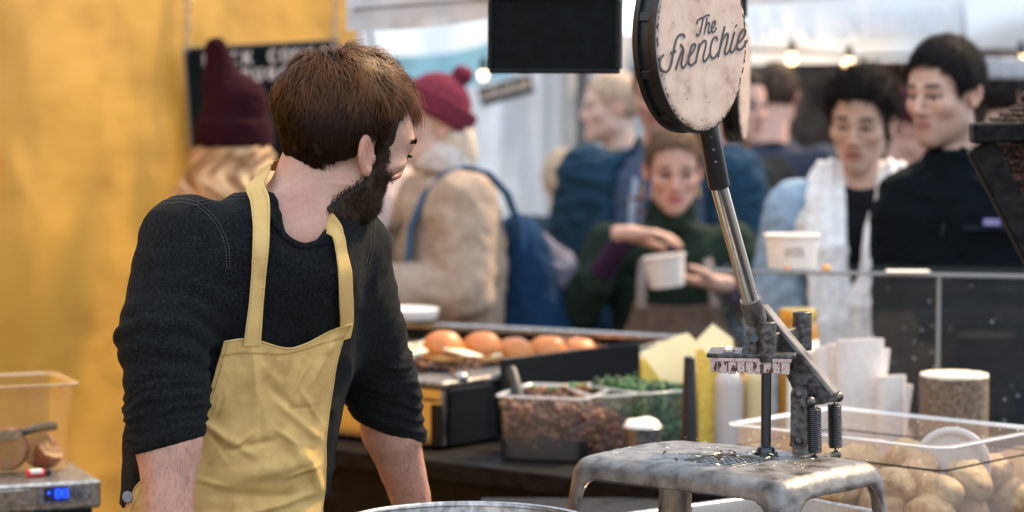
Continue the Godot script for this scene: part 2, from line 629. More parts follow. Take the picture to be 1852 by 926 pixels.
func face_color(p: Vector3, s: Dictionary) -> Color:
	var skin: Color = s.skin
	var c := skin
	var w := wob.get_noise_3dv(p * 900.0) * 0.5 + wob.get_noise_3dv(p * 240.0)
	c = c * (1.0 + 0.09 * w)
	var red := Color(skin.r * 1.02, skin.g * 0.72, skin.b * 0.66)
	var cheek := exp(-(Vector2(absf(p.x) - 0.042, p.y + 0.028).length_squared()) / 0.0005) * clampf(p.z * 20.0, 0, 1)
	c = c.lerp(red, 0.28 * cheek)
	if p.z > 0.09: c = c.lerp(red, 0.3 * exp(-(p.y + 0.035) ** 2 / 0.0003))
	if absf(p.x) > 0.077 and p.z < 0.02: c = c.lerp(red, 0.55)
	var ax := absf(p.x)
	var st: float = s.get("stubble", 0.0)
	if st > 0.0:
		var b := smoothstep(-0.03, -0.05, p.y - 0.5 * maxf(0.0, 0.05 - p.z) * 0.3) * smoothstep(-0.135, -0.115, p.y) * smoothstep(-0.02, 0.01, p.z)
		c = c.lerp(Color(0.05, 0.035, 0.03), st * b)
	if p.z > 0.06:
		if ax < 0.024 and p.y < -0.0545 and p.y > -0.081 and p.z > 0.083: # lips
			c = c.lerp(s.lip, smoothstep(0.025, 0.018, ax) * smoothstep(-0.082, -0.077, p.y) * smoothstep(-0.0535, -0.058, p.y))
			if absf(p.y + 0.0668) < 0.0016: c = c * 0.4
		var by := 0.0245 + 0.004 * (1.0 - pow((ax - 0.032) / 0.022, 2.0))                        # brows
		var bt: float = s.get("brow_t", 0.0048)
		if ax > 0.011 and ax < 0.053 and absf(p.y - by) < bt:
			c = c.lerp(s.brow, 0.88 * smoothstep(0.055, 0.045, ax) * smoothstep(0.010, 0.015, ax))
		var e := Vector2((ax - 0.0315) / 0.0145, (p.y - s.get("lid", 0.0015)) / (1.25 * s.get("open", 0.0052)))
		if e.length() < 1.0 and p.z > 0.068:
			var gx: float = p.x - signf(p.x) * 0.0315 - s.get("gaze", 0.0)
			c = Color(0.55, 0.5, 0.48)
			if absf(gx) < 0.0068: c = s.get("iris", Color(0.03, 0.02, 0.012))
			if absf(gx) < 0.0036: c = Color(0.004, 0.004, 0.004)
		if e.length() < 2.2 and p.z > 0.066: c = c.lerp(Color(skin.r * 0.62, skin.g * 0.52, skin.b * 0.5), 0.55 * (1.0 - e.length() / 2.2)) if e.length() >= 1.0 else c  # shade round the eye sockets is mixed into the skin colour
		if e.length() > 0.8 and e.length() < 1.45 and p.y > s.get("lid", 0.0015) - 0.001 and p.z > 0.068: c = Color(0.02, 0.013, 0.01)   # lashes
	return Color(c.r, c.g, c.b, 1.0)

# hair that caps the skull: thickness t, front hairline height, nape height
func hair_cap(s: Dictionary, t: float, front: float, nape: float, lumps: float, freq: float, sides := 0.03) -> MB:
	var f := Field.new(Vector3(-0.15, -0.16, -0.17), Vector3(0.15, 0.2, 0.16), s.get("hcell", 0.006))
	var tt: float = s.get("top", t)
	f.ell(Vector3(0, 0.036, -0.014), Vector3(0.077 + t, 0.088 + t, 0.095 + t), 0.01)
	f.ell(Vector3(0, 0.05 + tt - t, 0.0), Vector3(0.07 + t * 0.6, 0.076 + t, 0.09 + t * 0.6), 0.03)
	f.cone(Vector3(0.0, front - 0.19, 0.13), Vector3(0, front - 0.062, 0.125), 0.075, 0.062, 0.006, true)     # the face
	f.ell(Vector3(0, front - 0.10, 0.085), Vector3(0.095, 0.095, 0.062), 0.008, Basis(), true)
	for x in [-1.0, 1.0]:
		f.ell(Vector3(0.09 * x, sides - 0.045, 0.005), Vector3(0.036, 0.05, 0.03), 0.006, Basis(), true)   # round the ears
	f.cut(Vector3(0, -1, 0.35).normalized(), Vector3(0, nape, -0.07))
	var m := f.mesh()
	m.shift(func(p, _n): return lumps * (wob.get_noise_3d(p.x * freq, p.y * freq * 0.45, p.z * freq) + 0.5 * wob.get_noise_3d(p.x * freq * 2.3, p.y * freq, p.z * freq * 2.3)))
	return m

# loose strands over a cap of hair
func tufts(m: MB, n: int, L: float, w: float, a: Color, b: Color, wild := 0.3, lift := 0.006) -> MB:
	var out := MB.new()
	for k in n:
		var j := rng.randi_range(0, m.v.size() - 1)
		var p := m.v[j] + Vector3(rng.randf_range(-1, 1), rng.randf_range(-1, 1), rng.randf_range(-1, 1)) * 0.003
		var nn := m.n[j]
		var fl := p - Vector3(0, 0.15, -0.05)
		if p.z > 0.03: fl.z += 0.05
		fl = (fl - nn * fl.dot(nn)).normalized().rotated(nn, wild * (rng.randfn() + 1.5 * wob.get_noise_3dv(p * 40.0)))
		var l := L * rng.randf_range(0.6, 1.3)
		var q := p + fl * l * 0.5 + nn * lift * rng.randf()
		var e := p + fl * l + nn * lift * rng.randf_range(-0.5, 1.0)
		var sd := fl.cross(nn).normalized() * w * rng.randf_range(0.5, 1.2)
		out.col = a.lerp(b, rng.randf())
		var i0 := out.vert(p - sd, nn); out.vert(p + sd, nn); out.vert(q - sd * 0.8, nn); out.vert(q + sd * 0.8, nn); out.vert(e, nn)
		out.tri(i0, i0 + 1, i0 + 3); out.tri(i0, i0 + 3, i0 + 2); out.tri(i0 + 2, i0 + 3, i0 + 4)
	m.add(out)
	return m

func shade_by_noise(m: MB, a: Color, b: Color, freq: float) -> MB:
	m.paint(func(p): return a.lerp(b, clampf(0.5 + 0.9 * wob.get_noise_3d(p.x * freq, p.y * freq * 0.3, p.z * freq), 0, 1)))
	return m

# a hand in its own axes: wrist at the origin, fingers along +Y, palm towards +Z, thumb on the side of +X * side
func hand_mesh(cell: float, side: float, curl: Array, thumb := 0.5, skin := Color(0.4, 0.22, 0.16)) -> MB:
	var f := Field.new(Vector3(-0.09, -0.05, -0.05), Vector3(0.09, 0.21, 0.11), cell)
	f.cone(Vector3(0, -0.03, 0), Vector3(0, 0.012, 0), 0.024, 0.024, 0.01)
	for j in 4:
		var x := side * (0.030 - 0.02 * j)
		f.cone(Vector3(x * 0.55, 0.012, 0), Vector3(x, 0.083 - 0.004 * absf(j - 1.3), 0), 0.0165, 0.0115, 0.014)
	var lens := [0.072, 0.08, 0.075, 0.06]
	for j in 4:
		var x := side * (0.031 - 0.0205 * j)
		var p := Vector3(x, 0.086 - 0.004 * absf(j - 1.3), 0.0)
		var a: float = 0.25 * curl[j]
		var spread := side * (0.10 - 0.065 * j)
		for seg in 3:
			a += curl[j] * [0.55, 0.9, 0.6][seg]
			var l: float = lens[j] * [0.45, 0.31, 0.24][seg]
			var q := p + Vector3(sin(spread) * cos(a), cos(a), sin(a)) * l
			f.cone(p, q, [0.0098, 0.0088, 0.0078][seg] * (0.88 if j == 3 else 1.0), [0.0088, 0.0078, 0.0066][seg] * (0.88 if j == 3 else 1.0), 0.003)
			p = q
	var t0 := Vector3(side * 0.02, 0.022, 0.008)
	var t1 := t0 + Vector3(side * 0.028, 0.03, 0.012 + 0.016 * thumb)
	var t2 := t1 + Vector3(side * (0.016 - 0.012 * thumb), 0.026, 0.004 + 0.014 * thumb)
	var t3 := t2 + Vector3(side * (0.006 - 0.012 * thumb), 0.022, 0.004 + 0.008 * thumb)
	f.cone(t0, t1, 0.017, 0.0125, 0.012); f.cone(t1, t2, 0.0115, 0.0105, 0.004); f.cone(t2, t3, 0.0105, 0.008, 0.004)
	var m := f.mesh()
	m.paint(func(p):
		var k: float = wob.get_noise_3dv(p * 300.0)
		return Color(skin.r * (1.0 + 0.12 * k), skin.g * (1.0 + 0.16 * k), skin.b * (1.0 + 0.16 * k)))
	return m

func frame(y: Vector3, z: Vector3, at: Vector3) -> Transform3D:
	y = y.normalized()
	var x := y.cross(z).normalized()
	return Transform3D(Basis(x, y, x.cross(y)), at)

func fold_noise(p: Vector3, amp: float, freq: float) -> float:
	var n1 := fold.get_noise_3d(p.x * freq, p.y * freq * 1.6, p.z * freq)
	return amp * (1.0 - 2.2 * absf(n1)) + amp * 0.18 * fold.get_noise_3d(p.x * freq * 3.1, p.y * freq * 3.1, p.z * freq * 3.1)

# A standing person. All in the person's own axes: feet at the origin, +Z ahead, +X the person's left.
# s: label, at (photo x, y, depth of the head's middle), yaw, head (yaw, pitch), skin ..., jacket (colour, hem, grow), arms
func person(s: Dictionary) -> Node3D:
	var hp := P(s.at[0], s.at[1], s.at[2])
	var hc: float = hp.y
	var u := hc / 1.62
	var yaw: float = deg_to_rad(s.get("yaw", 0.0))
	var lean: float = s.get("lean", 0.03)
	var hl := Vector3(s.get("hdx", 0.0), hc, lean + 0.02)                       # the head's middle
	var foot := hp - Basis(Vector3.UP, yaw) * Vector3(hl.x, 0, hl.z)
	foot.y = 0.0
	var root := thing("person", s.label, "person", foot, yaw, s.get("group", ""))
	var sw: float = s.get("shoulders", 0.185) * u
	var fat: float = s.get("fat", 1.0)
	var rings := [
		[Vector3(0, hc - 0.80 * u, 0), 0.16 * u * fat, 0.105 * u * fat], [Vector3(0, hc - 0.62 * u, lean * 0.1), 0.145 * u * fat, 0.10 * u * fat],
		[Vector3(0, hc - 0.44 * u, lean * 0.3), 0.165 * u * fat, 0.118 * u * fat], [Vector3(0, hc - 0.31 * u, lean * 0.55), 0.165 * u * fat, 0.10 * u], [Vector3(0, hc - 0.235 * u, lean * 0.7), 0.12 * u, 0.07 * u], [Vector3(0, hc - 0.20 * u, lean * 0.8), 0.06 * u, 0.055 * u]]
	var rise: float = s.get("rise", 0.035)
	for k in [2, 3, 4, 5]: rings[k][0].y += rise * [0, 0, 0.4, 1.0, 1.0, 0.7][k]
	var X := Vector3.RIGHT
	var Z := Vector3.BACK
	var cell: float = s.get("bcell", 0.016)
	var arms: Array = s.get("arms", [])
	var joints := []
	for k in 2:
		var sx := -1.0 if k == 0 else 1.0                       # the right arm first
		var sh := Vector3(sx * sw, hc - 0.285 * u + rise, lean * 0.55)
		var el := sh + Vector3(sx * 0.05, -0.29 * u, -0.03)
		var wr := el + Vector3(sx * 0.0, -0.23 * u, 0.08)
		if arms.size() > k and arms[k]:
			el = sh + arms[k][0]; wr = sh + arms[k][1]
		joints.append([sh, el, wr])
	# the body
	var low := Vector3(-0.5, -0.03, -0.3)
	var high := Vector3(0.5, hc + 0.02, 0.55)
	var b := Field.new(low, high, cell)
	b.column(rings, X, Z, -0.012, 0.04)
	b.cone(Vector3(0, hc - 0.22 * u, lean * 0.75), Vector3(hl.x, hc - 0.09, lean * 0.9 + 0.0), 0.06 * u, 0.05 * u, 0.03)
	for j in joints:
		b.cone(j[0], j[1], 0.046 * u, 0.037 * u, 0.03)
		b.cone(j[1], j[2], 0.037 * u, 0.026 * u, 0.01)
	for sx in [-1.0, 1.0]:
		b.cone(Vector3(0.085 * sx, hc - 0.80 * u, 0), Vector3(0.09 * sx, 0.48 * u, 0.01), 0.078 * u, 0.052 * u, 0.03)
		b.cone(Vector3(0.09 * sx, 0.48 * u, 0.01), Vector3(0.095 * sx, 0.08, -0.02), 0.052 * u, 0.036 * u, 0.02)
		b.cone(Vector3(0.095 * sx, 0.045, -0.03), Vector3(0.105 * sx, 0.03, 0.14), 0.04, 0.03, 0.02)
	var body := b.mesh(s.skin)
	body.paint(func(p):
		var k: float = wob.get_noise_3dv(p * 120.0)
		return Color(s.skin.r * (1 + 0.08 * k), s.skin.g * (1 + 0.12 * k), s.skin.b * (1 + 0.12 * k)))
	var hs: float = s.get("head_scale", 0.96)
	var turn: Array = s.get("head", [0.0, 0.0])
	var hx := Transform3D(Basis(Vector3.UP, deg_to_rad(turn[0])) * Basis(Vector3.RIGHT, deg_to_rad(turn[1])) * Basis(Vector3.BACK, deg_to_rad(s.get("tilt", 0.0))) * Basis.from_scale(Vector3.ONE * hs), hl)
	var hm: MB = head_field(s).mesh(s.skin)
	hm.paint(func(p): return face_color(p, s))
	body.add(hm, hx)
	var hands: Array = s.get("hands", [null, null])
	for k in 2:
		var j = joints[k]
		var m: MB = relaxed[k]
		var xf := frame(j[2] - j[1], Vector3(1.0 if k == 0 else -1.0, 0, 0.0), j[2])
		if hands[k]:
			m = hand_mesh(0.004, hands[k].side, hands[k].curl, hands[k].thumb, s.skin)
			xf = frame(hands[k].y, hands[k].z, j[2])
		xf.basis = xf.basis * Basis.from_scale(Vector3.ONE * 0.95)
		body.add(m, xf)
	commit("body", body, M.skin, root, true)
	# trousers
	var t := Field.new(Vector3(-0.3, 0.0, -0.25), Vector3(0.3, hc - 0.6 * u, 0.3), 0.018)
	t.column(rings, X, Z, 0.006, 0.04, hc - 0.66 * u)
	for sx in [-1.0, 1.0]:
		t.cone(Vector3(0.085 * sx, hc - 0.80 * u, 0), Vector3(0.09 * sx, 0.48 * u, 0.01), 0.092 * u, 0.068 * u, 0.03)
		t.cone(Vector3(0.09 * sx, 0.48 * u, 0.01), Vector3(0.095 * sx, 0.08, -0.02), 0.068 * u, 0.058 * u, 0.02)
	commit("trousers", t.mesh(), M.trousers, root, true)
	var sm := MB.new()
	for sx in [-1.0, 1.0]:
		sm.ball(Vector3(0.10 * sx, 0.045, 0.045), Vector3(0.047, 0.05, 0.14))
	commit("shoes", sm, M.dark_plastic, root, true)
	# garments: [name, material, grow, hem y, sleeve end (0 none, 1 elbow, 2 wrist), neck radius, open front half width, fold amp]
	for gm in s.wear:
		var g := Field.new(Vector3(-0.55, gm.hem - 0.06, -0.35), Vector3(0.55, hc - 0.03, 0.6), gm.get("cell", 0.012))
		var e: float = gm.grow
		g.column(rings, X, Z, e, 0.05)
		if gm.get("collar", 0.0) > 0.0:
			var ch: float = gm.collar
			g.cone(Vector3(0, hc - 0.24 * u, lean * 0.7), Vector3(0, hc - 0.235 * u + ch, lean * 0.8 + 0.004), 0.075 * u + e * 0.3, 0.072 * u + e * 0.3, 0.02)
		for k in 2:
			var j = joints[k]
			if gm.sleeve > 0.0:
				g.cone(j[0], j[1], 0.052 * u + e * gm.get("arm", 1.0), 0.044 * u + e * gm.get("arm", 1.0), 0.05)
				if gm.sleeve > 1.0: g.cone(j[1], j[1].lerp(j[2], gm.sleeve - 1.0), 0.044 * u + e * gm.get("arm", 1.0), 0.034 * u + e * gm.get("arm", 1.0), 0.02)
		var nr: float = gm.get("neck", 0.062) * u
		var nz := lean * 0.8
		g.cone(Vector3(0, hc - 0.245 * u + rise, nz + 0.005), Vector3(0, hc + 0.02, nz + 0.02), nr * 0.8, nr * 1.1, 0.01, true)
		if gm.get("vee", 0.0) > 0.0:
			g.cone(Vector3(0, hc - 0.22 * u, nz + 0.10), Vector3(0, hc - 0.22 * u - gm.vee, nz + 0.17), nr * 0.75, 0.012, 0.01, true)
		if gm.get("open", 0.0) > 0.0:
			g.cone(Vector3(0, hc - 0.2 * u, 0.20), Vector3(0, gm.hem - 0.1, 0.22), gm.open + 0.10, gm.open + 0.11, 0.01, true)
		g.cut(Vector3.DOWN, Vector3(0, gm.hem, 0))
		var gmesh := g.mesh()
		var amp: float = gm.get("fold", 0.005)
		var ff: float = gm.get("freq", 9.0)
		gmesh.shift(func(p, _n): return fold_noise(p + root.position, amp, ff))
		commit(gm.name, gmesh, gm.mat, root, true)
	# hair, hats
	for hh in s.get("on_head", []):
		commit(hh[0], (hh[1] as MB).moved(hx), hh[2], root, true)
	root.set_meta("joints", [])
	root.remove_meta("joints")
	return root

func beanie(low: float, r: float, tall: float, pompom: bool, ribs: int, slouch: Vector3) -> MB:
	var f := Field.new(Vector3(-0.16, -0.1, -0.18), Vector3(0.16, 0.36, 0.16), 0.006)
	f.ell(Vector3(0, 0.04, -0.014), Vector3(0.077 + r, 0.09 + tall * 0.5, 0.096 + r), 0.02)
	if slouch != Vector3.ZERO:
		f.cone(Vector3(0, 0.07, -0.02), Vector3(0, 0.115, -0.02), 0.092, 0.080, 0.03)
		f.cone(Vector3(-0.015, 0.13, -0.02), Vector3(0.028, 0.175, -0.02), 0.075, 0.052, 0.03)
		f.cone(Vector3(0.030, 0.19, -0.02), Vector3(0, 0.11, -0.02) + slouch, 0.048, 0.030, 0.025)
	if pompom: f.ell(Vector3(0, 0.147 + tall * 0.5, -0.035), Vector3(0.030, 0.028, 0.030), 0.005)
	f.cut(Vector3.DOWN, Vector3(0, low, 0))
	f.cone(Vector3(0, low + 0.03, -0.014), Vector3(0, low + 0.035, -0.014), 0.07, 0.07, 0.01, true)
	var m := f.mesh()
	var cuff := Field.new(Vector3(-0.14, low - 0.03, -0.16), Vector3(0.14, low + 0.12, 0.14), 0.006)
	cuff.ell(Vector3(0, 0.035, -0.014), Vector3(0.094 + r, 0.17 + tall * 0.3, 0.113 + r), 0.02)
	cuff.cut(Vector3.DOWN, Vector3(0, low, 0)); cuff.cut(Vector3.UP, Vector3(0, low + 0.07, 0))
	cuff.cone(Vector3(0, low - 0.1, -0.014), Vector3(0, low + 0.04, -0.014), 0.074, 0.074, 0.01, true)
	m.add(cuff.mesh())
	m.shift(func(p, _n): return 0.0011 * sin(atan2(p.x, p.z + 0.014) * ribs) + fold_noise(p, 0.002, 14.0))
	return m

# ---------------------------------------------------------------- the cook in front
const COOK_X := Vector3(0.788, 0, -0.616)          # his left
const COOK_Z := Vector3(0.616, 0, 0.788)           # where his chest faces
var cook_rings := []

func front_of_torso(px: float, py: float, grow: float) -> Vector3:
	# the point of the torso (grown) that stands before the camera at this height and side
	var p := P(px, py, 3.4)
	var j := 0
	while j < cook_rings.size() - 2 and p.y > cook_rings[j + 1][0].y: j += 1
	var t := clampf((p.y - cook_rings[j][0].y) / (cook_rings[j + 1][0].y - cook_rings[j][0].y), 0.0, 1.0)
	t = t * t * (3.0 - 2.0 * t) * 0.5 + t * 0.5
	var c: Vector3 = cook_rings[j][0].lerp(cook_rings[j + 1][0], t)
	var a: float = lerpf(cook_rings[j][1], cook_rings[j + 1][1], t) + grow
	var b: float = lerpf(cook_rings[j][2], cook_rings[j + 1][2], t) + grow
	var x := p.x - c.x
	var A := pow(COOK_X.z / a, 2) + pow(COOK_Z.z / b, 2)
	var B := 2.0 * x * (COOK_X.x * COOK_X.z / (a * a) + COOK_Z.x * COOK_Z.z / (b * b))
	var C := x * x * (pow(COOK_X.x / a, 2) + pow(COOK_Z.x / b, 2)) - 1.0
	var disc := B * B - 4.0 * A * C
	var z := -B / (2.0 * A) + (sqrt(disc) / (2.0 * A) if disc > 0.0 else 0.0)
	return Vector3(p.x, p.y, c.z + z)

func seg_gauss(p: Vector2, a: Vector2, b: Vector2, w: float) -> float:
	var t := clampf((p - a).dot(b - a) / (b - a).length_squared(), 0.0, 1.0)
	var d := p.distance_to(a.lerp(b, t))
	return exp(-d * d / (w * w)) * sin(PI * clampf(0.12 + 0.76 * t, 0, 1))

func cook_hairline(p: Vector3) -> float:
	var z := p.z
	var y := 0.076
	if z < -0.075: y = -0.046
	elif z < -0.055: y = lerpf(-0.046, -0.022, (z + 0.075) / 0.020)
	elif z < -0.03: y = lerpf(-0.022, 0.008, (z + 0.055) / 0.025)
	elif z < 0.006: y = lerpf(0.008, 0.035, (z + 0.03) / 0.036)
	elif z < 0.024: y = -0.005
	elif z < 0.044: y = lerpf(0.035, 0.080, (z - 0.024) / 0.020)
	else: y = 0.080
	if z < -0.055: y += 0.9 * maxf(absf(p.x + 0.01) - 0.022, 0.0)
	return y + 0.005 * wob.get_noise_3dv(p * 60.0)

func build_cook() -> void:
	var skin := Color(0.455, 0.26, 0.188)
	var base := P(430, 926, 3.5); base.y = 0.0
	var root := thing("person", "bearded man in a charcoal sweater and mustard apron looking back over the counter", "person", base, deg_to_rad(38.0))
	cook_rings = [
		[P(415, 1330, 3.52), 0.165, 0.12], [P(408, 1050, 3.51), 0.165, 0.12], [P(410, 900, 3.49), 0.15, 0.112], [P(425, 760, 3.46), 0.155, 0.113], [P(438, 640, 3.44), 0.165, 0.118],
		[P(452, 540, 3.42), 0.172, 0.118], [P(475, 455, 3.40), 0.158, 0.102], [P(494, 398, 3.39), 0.118, 0.08], [P(514, 350, 3.385), 0.068, 0.060]]
	var rs := P(340, 442, 3.31)
	var re := P(304, 690, 3.24)
	var rw := P(306, 1000, 3.20)
	var ls := P(619, 450, 3.49)
	var le := P(683, 690, 3.63)
	var lw := P(752, 935, 3.74)
	var n0 := P(532, 400, 3.375)
	var n1 := P(582, 285, 3.40)
	# skin
	var b := Field.new(Vector3(-0.62, 0.80, -3.95), Vector3(-0.06, 1.62, -3.0), 0.009)
	b.column(cook_rings, COOK_X, COOK_Z, -0.008, 0.03)
	b.cone(n0 + Vector3(0, -0.03, 0), n1, 0.061, 0.054, 0.03)
	b.cone(n0 + Vector3(0.025, -0.02, 0.045), P(655, 312, 3.38), 0.012, 0.012, 0.03)      # neck muscle towards the ear
	for q in [[rs, re, rw], [ls, le, lw]]:
		b.cone(q[0], q[1], 0.046, 0.04, 0.03)
		b.cone(q[1], q[1].lerp(q[2], 0.35), 0.040, 0.0415, 0.02)
		b.cone(q[1].lerp(q[2], 0.35), q[2], 0.0415, 0.028, 0.02)
	var body := b.mesh(skin)
	body.paint(func(p):
		var k: float = 0.10 * wob.get_noise_3dv(p * 22.0) + 0.07 * wob.get_noise_3dv(p * 90.0)
		var red: float = clampf(0.5 + 0.8 * wob.get_noise_3dv(p * 13.0 + Vector3.ONE * 5.0), 0.0, 1.0) * 0.16
		return Color(skin.r * (1.0 + k), skin.g * (1.0 + k - red), skin.b * (1.0 + k - red)))
	var hx := Transform3D(Basis(Vector3.UP, deg_to_rad(125.0)) * Basis(Vector3.RIGHT, deg_to_rad(9.0)) * Basis.from_scale(Vector3.ONE * 0.95), P(622, 273, 3.40))
	var s := {"skin": skin, "lip": Color(0.36, 0.14, 0.12), "brow": Color(0.03, 0.017, 0.01), "cell": 0.003, "brow_t": 0.005, "stubble": 0.0}
	var hf := head_field(s)
	hf.ell(Vector3(0, 0.034, 0.052), Vector3(0.055, 0.03, 0.038), 0.03)
	hf.cone(Vector3(0.05, 0.024, 0.068), Vector3(0.02, 0.0245, 0.089), 0.0085, 0.0105, 0.01)
	hf.cone(Vector3(-0.05, 0.024, 0.068), Vector3(-0.02, 0.0245, 0.089), 0.0085, 0.0105, 0.01)
	var hm := hf.mesh(skin)
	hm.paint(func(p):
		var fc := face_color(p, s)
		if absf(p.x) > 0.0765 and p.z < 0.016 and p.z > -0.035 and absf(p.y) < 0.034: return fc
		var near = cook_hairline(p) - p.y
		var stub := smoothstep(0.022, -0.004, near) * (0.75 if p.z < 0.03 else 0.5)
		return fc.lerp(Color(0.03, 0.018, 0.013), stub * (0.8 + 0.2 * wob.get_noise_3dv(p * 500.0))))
	var skull := hm.v.duplicate()
	for k in hm.v.size():                                   # a short lower face that falls back
		var q := hm.v[k]
		if q.y < -0.005: q.y = -0.005 + (q.y + 0.005) * 0.72
		if absf(q.x) > 0.074 and q.z < 0.02: q.y = skull[k].y - 0.004
		if q.z > 0.0: q.z -= (0.030 * smoothstep(0.004, -0.080, skull[k].y) + 0.007 * smoothstep(0.0, -0.03, skull[k].y)) * smoothstep(0.0, 0.04, q.z)
		if q.z < -0.01 and q.y > -0.05: q.z = -0.01 + (q.z + 0.01) * 0.90
		hm.v[k] = q
	hm.renormal()
	body.add(hm, hx)
	var m := hand_mesh(0.003, 1.0, [0.25, 0.22, 0.25, 0.3], 0.3, skin)
	body.add(m, frame(Vector3(0.35, -0.75, 0.55), Vector3(0.1, -0.6, -0.8), rw))
	m = hand_mesh(0.003, -1.0, [0.5, 0.5, 0.5, 0.55], 0.5, skin)
	body.add(m, frame(Vector3(0.3, -0.9, 0.1), Vector3(-0.6, -0.1, 0.8), lw))
	body.shift(func(p, _n): return 0.0012 * wob.get_noise_3d(p.x * 60, p.y * 16, p.z * 60) if p.y < 1.3 else 0.0)
	commit("body", body, M.cook_skin, root)
	# fine dark hairs on the forearms
	var hairs := MB.new()
	for k in 1500:
		var q = [re, rw] if k % 2 == 0 else [le, lw]
		var t := rng.randf_range(0.3, 1.0)
		var axis: Vector3 = (q[1] - q[0]).normalized()
		var out := Vector3(rng.randf_range(-1, 1), rng.randf_range(-0.3, 0.3), rng.randf_range(-0.2, 1)).normalized()
		out = (out - axis * out.dot(axis)).normalized()
		var c: Vector3 = q[0].lerp(q[1], t)
		var p := b.hit(c + out * 0.09, c)
		if p == Vector3.INF: continue
		var e := p + axis * rng.randf_range(0.006, 0.012) + out * 0.002 + axis.cross(out) * rng.randf_range(-0.004, 0.004)
		var sd := axis.cross(out) * 0.00016
		hairs.col = Color(0.10, 0.055, 0.035)
		var i0 := hairs.vert(p - sd, out); hairs.vert(p + sd, out); hairs.vert(e, out)
		hairs.tri(i0, i0 + 1, i0 + 2)
	commit("arm_hair", hairs, M.hair, root)
	# sweater
	var w := Field.new(Vector3(-0.64, 0.93, -3.95), Vector3(-0.06, 1.60, -3.02), 0.0065)
	w.column(cook_rings, COOK_X, COOK_Z, 0.004, 0.03, 99.0, P(410, 905, 3.49).y)
	w.cone(n0 + Vector3(0.0, -0.055, 0), n0 + Vector3(0.012, 0.0, 0.0), 0.085, 0.066, 0.035)
	w.cone(rs, P(298, 610, 3.255), 0.066, 0.060, 0.035)
	w.cone(P(296, 610, 3.255), P(300, 700, 3.24), 0.061, 0.054, 0.012)
	w.cone(P(300, 690, 3.24), P(304, 770, 3.23), 0.053, 0.040, 0.012)
	w.cone(ls, P(652, 590, 3.57), 0.066, 0.061, 0.05)
	w.cone(P(652, 590, 3.57), P(678, 680, 3.62), 0.061, 0.053, 0.02)
	w.cone(P(678, 680, 3.62), P(700, 740, 3.66), 0.053, 0.042, 0.02)
	var up := (n1 - n0).normalized()
	w.cone(n0 + up * 0.035, n0 + up * 0.17, 0.057, 0.070, 0.008, true)
	w.cone(P(554, 402, 3.305), P(553, 350, 3.35), 0.031, 0.054, 0.01, true)
	var cuff_r := (rw - re).normalized()
	var cuff_l := (lw - le).normalized()
	var cr := P(304, 800, 3.225)
	var cl := P(708, 772, 3.675)
	var sw := w.mesh()
	var arm_fold := func(p: Vector3, _n: Vector3) -> float:
		var d := 0.0
		for q in [[P(312, 430, 3.30), cr, 1.0], [ls, cl, -1.0]]:
			var ax: Vector3 = q[1] - q[0]
			var t: float = (p - q[0]).dot(ax) / ax.length_squared()
			var off: float = ((p - q[0]) - ax * t).length()
			if off < 0.10 and t > -0.1:
				var sl := (1.0 - t) * ax.length()
				var amp := 0.0050 * exp(-pow(maxf(sl - 0.10, 0.0) / 0.10, 2.0)) * smoothstep(0.04, 0.09, sl) + 0.0012
				var ph = sl * TAU / 0.033 + 3.4 * fold.get_noise_3d(p.x * 7.0, p.y * 5.0, p.z * 7.0) + 2.2 * (p.x - q[0].x) * 12.0 * q[2]
				d += amp * (pow(0.5 + 0.5 * sin(ph), 0.8) - 0.6) * smoothstep(0.10, 0.07, off) * smoothstep(-0.1, 0.25, t) * (0.75 + 0.7 * fold.get_noise_3d(p.x * 14.0, p.y * 9.0, p.z * 14.0))
		return d + fold_noise(p, 0.0032, 6.5)
	sw.shift(arm_fold)
	var sweater := commit("sweater", sw, M.sweater, root)
	# the pushed-up sleeve ends: finer cloth with tight folds, open at the cuff
	for q in [[P(298, 668, 3.243), P(304, 806, 3.224), 0.058, 0.0455, Vector3(0.27, -1.0, 0.1), 1.0], [P(674, 640, 3.60), P(709, 778, 3.678), 0.060, 0.0475, Vector3(-0.40, -1.0, 0.0), -1.0]]:
		var a: Vector3 = q[0]
		var b2: Vector3 = q[1]
		var ax := (b2 - a).normalized()
		var len := a.distance_to(b2)
		var sf := Field.new(Vector3(minf(a.x, b2.x), b2.y, minf(a.z, b2.z)) - Vector3.ONE * 0.09, Vector3(maxf(a.x, b2.x), a.y, maxf(a.z, b2.z)) + Vector3.ONE * 0.09, 0.0038)
		sf.cone(a, b2 + ax * 0.04, q[2], q[3], 0.004)
		var cn: Vector3 = q[4].normalized()
		for z in sf.nz:
			for y in sf.ny:
				for x in sf.nx:
					var i := (z * sf.ny + y) * sf.nx + x
					if sf.g[i] > 0.02: continue
					var dd := (sf.o + sf.h * Vector3(x, y, z) - b2).dot(cn)
					var ee := maxf(0.007 - absf(sf.g[i] - dd), 0.0)
					sf.g[i] = maxf(sf.g[i], dd) + ee * ee / 0.028
		sf.cone(b2 - ax * 0.03, b2 + ax * 0.03, q[3] - 0.0075, q[3] - 0.0075, 0.003, true)
		var sm2 := sf.mesh()
